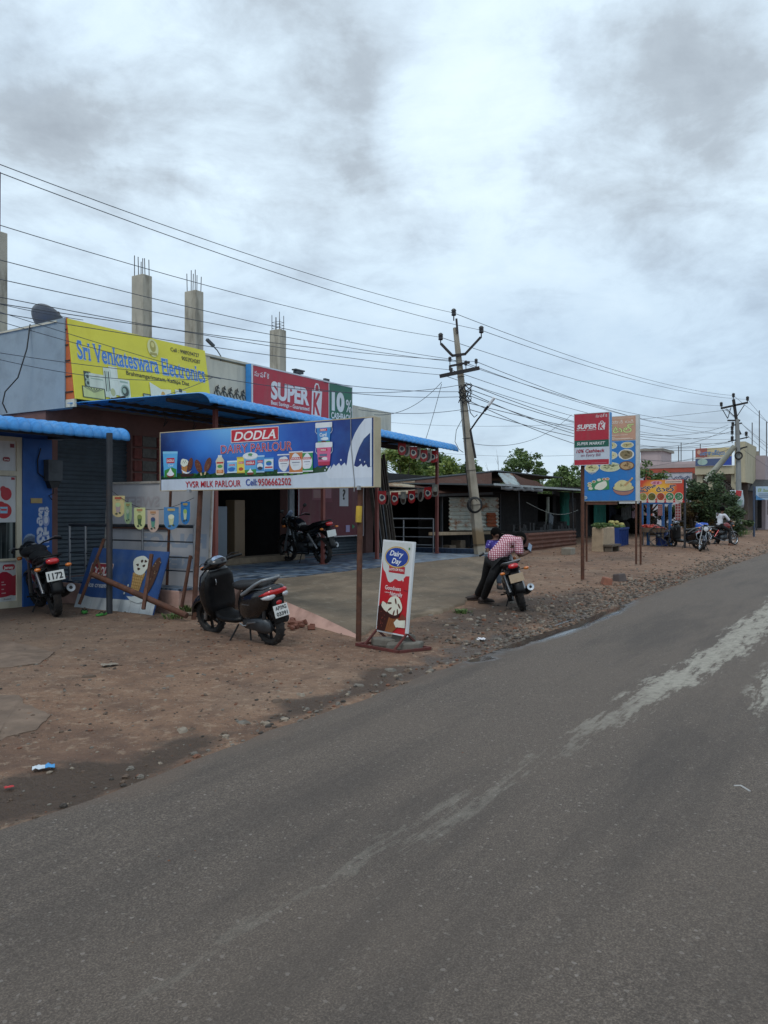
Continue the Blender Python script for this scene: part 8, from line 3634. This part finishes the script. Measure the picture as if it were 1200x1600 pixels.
# tomato hand-cart
s4, t4, z4 = st(1029, 853)
tc_ = thing('tomato_cart', 'wooden hand-cart heaped with red tomatoes under the small red sign', 'cart', W(s4, t4, z4), SA)
cw2 = on_s(1004, s4) - on_s(1038, s4)
zt4 = on_s(1020, s4, 825)[1] - z4
TIM = mat('cart_timber', '#5a4a3c', .9, .25, 4, bump=.3)
g = MB()
g.bx(-cw2 + .2, .35, -.4, .8, zt4 - .16, zt4 - .08)
g.bx(-cw2 + .2, .35, -.42, -.401, zt4 - .17, zt4 + .02)
g.bx(-cw2 + .5, .1, -.2, .6, .45, .5)
for x in (-cw2 + .3, .25):
    for y in (-.35, .7):
        g.bar((x, y, .05 if x < 0 else .3), (x, y, zt4 - .16), .07, .07)
g.build('cart_bed', TIM, tc_)
for y in (-.45, .85):
    wm = Matrix.Translation((.12, y, .42)) @ Matrix.Rotation(PI / 2, 4, 'X')
    g = MB()
    g.lathe([(.40, -.02), (.43, -.02), (.43, .02), (.40, .02)], 28, None, wm, closed=True)
    for k in range(10):
        a_ = k * PI / 5
        g.tube([wm @ Vector((0, 0, 0)), wm @ Vector((.40 * math.cos(a_), .40 * math.sin(a_), 0))], .012, 4)
    g.lathe([(0, -.05), (.06, -.05), (.06, .05), (0, .05)], 12, None, wm)
    g.build('wheel', STEEL_DK, tc_)
TOM = mat('tomato_red', '#a83322', .4, .2, 6)
rn = random.Random(51)
proto = None
for k in range(120):
    x, y = rn.uniform(-cw2 + .3, .25), rn.uniform(-.36, .5)
    hz_ = .16 * (1 - ((x + cw2 / 2) / (cw2 * .62)) ** 2)
    if proto is None:
        g = MB().ball((0, 0, 0), .055, 8, None, (1, 1, .85))
        proto = g.build('tomato', TOM, None)
        o = proto
    else:
        o = proto.copy()
        col.objects.link(o)
    p = Matrix.Rotation(SA, 3, 'Z') @ Vector((x, y, zt4 - .04 + max(0, hz_) * rn.random()))
    o.location = W(s4, t4, z4) + p
    tag(o, 'ripe red tomato in the heap on the hand-cart', 'tomato', 'tomatoes on the hand-cart')
# cart canopy posts, blue, with hanging packet strips
ck = thing('blue_stall_frame', 'blue painted stall frame with red packet strips behind the tomato cart', 'stall frame', W(s4, t4 + 1.2, z4), SA)
g = MB()
BP = mat('blue_post_paint', '#2b5f98', .6, .15, 3, dirt='#23384f')
fp = [-on_s(px, s4 + .6) + t4 + 1.2 for px in (1003, 1013, 1036, 1047)]
zf = on_s(1030, s4 + .6, 786)[1] - z4
for x in fp:
    g.bar((x, .6, -.1), (x, .6, zf), .11, .11)
g.bar((fp[0] - .1, .6, zf), (fp[-1] + .1, .6, zf), .1, .1)
g.build('frame', BP, ck)
for px0, px1, py0, py1 in ((1028, 1035, 788, 806), (1055, 1064, 787, 813)):
    xa, xb = t4 + 1.2 - on_s(px0, s4 + .4), t4 + 1.2 - on_s(px1, s4 + .4)
    z0_, z1_ = on_s(1040, s4 + .4, py1)[1] - z4, on_s(1040, s4 + .4, py0)[1] - z4
    g = MB()
    g.bx(xa, xb, .38, .40, z0_, z1_, P('#b9a4a4'))
    for q in range(6):
        zq = z0_ + (z1_ - z0_) * (q + .25) / 6
        for w_ in (0, 1):
            xq = xa + (xb - xa) * (.12 + .48 * w_)
            g.bx(xq, xq + (xb - xa) * .3, .36, .379, zq, zq + (z1_ - z0_) * .09, P('#8c2f34'))
    g.build('packet_strip', None, ck)
# blue drum and blue cover near the scooter
s5, t5, z5 = st(1046, 853)
g = MB()
g.lathe([(0, 0), (.22, 0), (.24, .05), (.24, .6), (.22, .66), (0, .66)], 20)
g.lathe([(.245, .2), (.255, .22), (.245, .24)], 20)
g.lathe([(.245, .42), (.255, .44), (.245, .46)], 20)
o = g.build('blue_drum', BC, None, loc=W(s5, t5 + .3, z5))
tag(o, 'small blue plastic drum between tomato cart and parked scooter', 'drum')
s6, t6, z6 = st(1097, 845)
g = MB()
g.lathe([(0, 0), (.28, 0), (.31, .08), (.30, .7), (.25, .85), (0, .88)], 22)
o = g.build('blue_barrel', mat('royal_blue_plastic', '#1f4fb0', .45, .1, 3), None, loc=W(s6, t6, z6))
tag(o, 'large royal blue barrel behind the parked scooter', 'barrel')
# ---------------------------------------------------------------- gravel, litter, weeds
rn = random.Random(101)


def stone_into(mb, x, y, z, r, m, flat=.6):
    n1, n2 = 5, 3
    vs = []
    ph = rn.uniform(0, 6.28)
    for i in range(n2):
        zz = (-.35, .35, .8)[i]
        rr = (1.0, .95, .5)[i]
        for j in range(n1):
            a_ = ph + 2 * PI * j / n1 + .3 * i
            k = rn.uniform(.75, 1.2)
            vs.append((x + r * rr * k * math.cos(a_), y + r * rr * k * math.sin(a_) * .8, z + r * zz * flat))
    fs = []
    for i in range(n2 - 1):
        for j in range(n1):
            q = (j + 1) % n1
            fs.append((i * n1 + j, i * n1 + q, (i + 1) * n1 + q, (i + 1) * n1 + j))
    fs.append(tuple(n1 * (n2 - 1) + j for j in range(n1)))
    mb.add(vs, fs, m)


SM = [mat('gravel_grey', '#6d675f', .9, .2, 9), mat('gravel_brown', '#5c4c40', .9, .2, 9), mat('gravel_pale', '#85796b', .9, .15, 9), mat('gravel_dark', '#3f3934', .9, .2, 9), mat('gravel_rust', '#6e4a38', .9, .2, 9)]
g = MB()


def put(s, t, r, lift=.0, w=(4, 4, 2, 3, 1)):
    m_ = rn.choices(SM, w)[0]
    stone_into(g, s, t, ground_h(s, t) + r * .18 + lift, r, m_, rn.uniform(.35, .7))


# band of broken stone along the asphalt
for _ in range(3600):
    s = 1.5 + 26 * rn.random() ** .8
    dens = .35 + .65 * smooth(8, 12, s)
    if rn.random() > dens:
        continue
    e = edge_t(s)
    wdt = .35 + .75 * smooth(9, 14, s)
    t = e + .02 + abs(rn.gauss(0, .45)) * wdt
    put(s, t, rn.choice((.008, .010, .014, .018, .024, .032)) * rn.uniform(.7, 1.3))
for _ in range(2600):                              # rubble field below the ramp and beyond
    s = rn.uniform(8.6, 19)
    t = 3.95 + abs(rn.gauss(0, .75))
    if t > 5.7:
        continue
    put(s, t, rn.choice((.008, .012, .016, .022, .034)) * rn.uniform(.6, 1.3), 0, (4, 5, 2, 4, 1))
for _ in range(900):                               # far verge
    s = 18 + 40 * rn.random() ** 1.5
    t = edge_t(s) + abs(rn.gauss(0, .6))
    put(s, t, rn.uniform(.015, .05), 0, (4, 5, 2, 3, 1))
for _ in range(3200):                              # loose grit over the near earth
    s = rn.uniform(1.0, 9)
    t = rn.uniform(4.0, 10.5)
    put(s, t, rn.choice((.005, .006, .008, .012, .016)) * rn.uniform(.7, 1.4), 0, (2, 5, 2, 2, 2))
for _ in range(700):
    s = rn.uniform(13, 40)
    t = rn.uniform(4.5, 10.5)
    if t > foot_at(min(1, max(0, (s - 8.3) / 10.4)))[1] - .1 and s < 19.4:
        continue
    put(s, t, rn.uniform(.012, .04), 0, (3, 5, 2, 2, 2))
for _ in range(260):                               # crumbs on the asphalt
    s = rn.uniform(1.5, 12)
    t = rn.uniform(-1, 3.7)
    m_ = rn.choice(SM)
    stone_into(g, s, t, .006, rn.uniform(.003, .008), m_, .6)
o = g.build('gravel', None, None, rz=RA)
tag(o, 'loose broken stone and grit along the road edge', kind='stuff')

# larger stones one by one
big = [(560, 1072), (432, 1096), (470, 1086), (610, 1048), (582, 1046), (640, 1046), (380, 1130), (300, 1140), (285, 1142), (265, 1057), (138, 1058), (132, 1108), (170, 1041), (905, 912), (918, 915), (800, 942), (870, 918), (985, 905), (672, 962), (705, 975), (735, 968), (892, 937), (845, 960), (1010, 893)]
rn2 = random.Random(5)
for k, (px, py) in enumerate(big):
    s, t, z = st(px, py)
    r_ = rn2.uniform(.028, .06) * (1 if py > 980 else 1.6)
    pts = blob(0, 0, r_ * 1.2, r_ * .8, n=9, j=.3, seed=60 + k)
    g = MB()
    vs = [(x, y, 0) for x, y in pts] + [(x * .75, y * .7, r_ * rn2.uniform(.35, .6)) for x, y in pts]
    n = len(pts)
    g.add(vs, [(i, (i + 1) % n, n + (i + 1) % n, n + i) for i in range(n)] + [tuple(range(n, 2 * n))])
    o = g.build('loose_stone', SM[k % 3], None, bevel=.008, loc=W(s, t, z - .01), rz=k)
    tag(o, 'loose angular stone lying on the earth near the road edge', 'stone', 'loose stones on the earth')
for px, py, c, sz, rot_, lab in ((948, 913, '#8a5a48', (.34, .2, .18), .5, 'reddish broken brick beside a dark stone at the far road edge'), (968, 908, '#544b49', (.32, .2, .2), -.3, 'dark squared stone beside a reddish brick at the far road edge')):
    s, t, z = st(px, py)
    g = MB().box((0, 0, sz[2] / 2), sz, Matrix.Rotation(rot_ * .4, 3, 'X'), None, .85)
    o = g.build('kerb_block', mat('block' + c[1:], c, .9, .25, 5, bump=.5), None, bevel=.025, loc=W(s, t, z - .03), rz=RA + rot_)
    tag(o, lab, 'stone block')
s, t, z = st(888, 866)
g = MB().box((0, 0, .12), (.5, .35, .26))
o = g.build('kerb_block', mat('blockpale', '#867f73', .9, .2, 5, bump=.5), None, bevel=.03, loc=W(s, t, z - .02), rz=RA)
tag(o, 'pale stone block at the right foot of the rusty counter', 'stone block')
# brick crumbs by the ramp flank
for k in range(16):
    s, t, z = st(452 + rn2.uniform(-6, 36), 977 + rn2.uniform(-8, 8))
    g = MB().box((0, 0, .03), (rn2.uniform(.05, .12), rn2.uniform(.04, .08), rn2.uniform(.03, .07)), Matrix.Rotation(rn2.uniform(-.5, .5), 3, 'X'))
    o = g.build('brick_fragment', mat('brick_crumb', '#6b4234', .95, .3, 9), None, loc=W(s, t, z), rz=rn2.uniform(0, 3), bevel=.008)
    tag(o, 'broken brick fragment heaped at the pink flank of the ramp', 'brick fragment', 'brick fragments at the ramp')


def crumple(name, px, py, w, h, cols_, label, cat, seed):
    s_, t_, z_ = st(px, py)
    r2 = random.Random(seed)
    g_ = MB()
    n = 7
    g_.sheet([[(w * (i / n - .5), h * (j / n - .5), .012 + .35 * min(w, h) * abs(noise.noise((i * .7 + seed, j * .7, 0)))) for i in range(n + 1)] for j in range(n + 1)], P(cols_[0]), smooth=False)
    if len(cols_) > 1:
        g_.mats.append(P(cols_[1]))
        for q in range(len(g_.mi)):
            if (q % n) > n * .55:
                g_.mi[q] = 1
    o_ = g_.build(name, None, None, loc=W(s_, t_, z_ + .004), rz=r2.uniform(0, 3), solid=.002)
    tag(o_, label, cat)


crumple('plastic_wrapper', 68, 1203, .13, .07, ('#c3cdd6', '#3f8fc8'), 'crumpled white and blue plastic wrapper on the earth near the damp drain', 'wrapper', 1)
crumple('paper_scrap', 752, 1001, .10, .13, ('#d0ced2',), 'crumpled white paper scrap on the stony verge', 'paper', 2)
crumple('red_scrap', 14, 1234, .05, .03, ('#b5272a',), 'tiny red scrap at the left edge of the verge', 'scrap', 3)
crumple('cardboard_scrap', 171, 1041, .16, .09, ('#857a6c',), 'grey-brown cardboard scrap on the near earth', 'cardboard', 4)
crumple('paper_scrap', 410, 1337, .03, .02, ('#a59c88',), 'small tan paper scrap on the near asphalt', 'paper', 6)
crumple('dry_leaf', 955, 1219, .09, .03, ('#2a2422',), 'dark dry leaf lying on the asphalt', 'leaf', 7)
crumple('paper_scrap', 482, 927, .16, .03, ('#b9b4ac',), 'white paper slip lying on the ramp', 'paper', 9)
for k, (px, py) in enumerate(((132, 958), (159, 962))):
    s, t, z = st(px, py)
    sl_ = thing('green_slipper', ('left' if k == 0 else 'right') + ' bright green rubber slipper of the pair before the leaning blue board', 'slipper', W(s, t, z + .01), RA + (.3 if k else .9), 'green slippers')
    g = MB()
    g.prism(blob(0, 0, .12, .045, n=16, j=.1, seed=2), 0, .02, plane='xy')
    g.build('sole', mat('slipper_green', '#3f8a3a', .6, .15, 6), sl_)
    g = MB()
    g.tube([(.08, 0, .02), (.03, .03, .05), (-.02, .045, .015)], .008, 6)
    g.tube([(.08, 0, .02), (.03, -.03, .05), (-.02, -.045, .015)], .008, 6)
    g.build('strap', RUBBER, sl_)
s, t, z = st(1147, 1231)
g = MB().tube([(0, 0, .008), (.04, .0, .008), (.05, -.09, .008)], .006, 5)
o = g.build('bent_straw', P('#a9a8a6'), None, loc=(W(1.6, .4, 0).x * 0 + at_y(1147, 1231, 1.6 * FOC / (1231 - 798)).x, 1.6 * FOC / (1231 - 798), .004))
tag(o, 'small bent white straw on the asphalt at the right', 'straw')


def weed(px, py, n, h, seed, label, spread=.12):
    s_, t_, z_ = st(px, py)
    r2 = random.Random(seed)
    g_ = MB()
    for k in range(n):
        a_ = r2.uniform(0, 6.28)
        d = Vector((math.cos(a_), math.sin(a_), 0))
        b = d * r2.uniform(0, spread)
        hh = h * r2.uniform(.5, 1.1)
        tip = b + d * hh * .7 + Vector((0, 0, hh))
        m_ = b.lerp(tip, .5) + Vector((0, 0, hh * .15))
        w = d.cross(Vector((0, 0, 1))) * r2.uniform(.008, .02)
        g_.add([b - w * .4, b + w * .4, m_ + w, m_ - w], [(0, 1, 2, 3)])
        g_.add([m_ - w, m_ + w, tip], [(0, 1, 2)])
    o_ = g_.build('weed', LEAF_G, None, loc=W(s_, t_, z_))
    tag(o_, label, 'weed')


weed(291, 958, 90, .16, 3, 'leafy green weed at the foot of the left rusty sign post', .16)
weed(270, 966, 50, .07, 4, 'low flat weed spreading under the rusty pipe end', .2)
weed(722, 958, 70, .06, 5, 'small grass tuft at the foot of the ramp', .16)
weed(1153, 838, 80, .5, 6, 'tall green weed around the foot of the far power pole', .4)
weed(1165, 836, 60, .35, 7, 'low green weed right of the far power pole', .5)
s, t, z = st(306, 962)
for k in range(4):
    g = MB().box((0, 0, .03), (.09, .07, .05))
    o = g.build('pale_stone', SM[2], None, bevel=.015, loc=W(s - .1 + .07 * k, t - .05 * k + .08, z), rz=k * .7)
    tag(o, 'pale stone beside the foot of the left rusty sign post', 'stone', 'pale stones at the rusty post')

col.objects  # everything is linked; the lettering source was never linked
bpy.data.objects.remove(_font_obj)
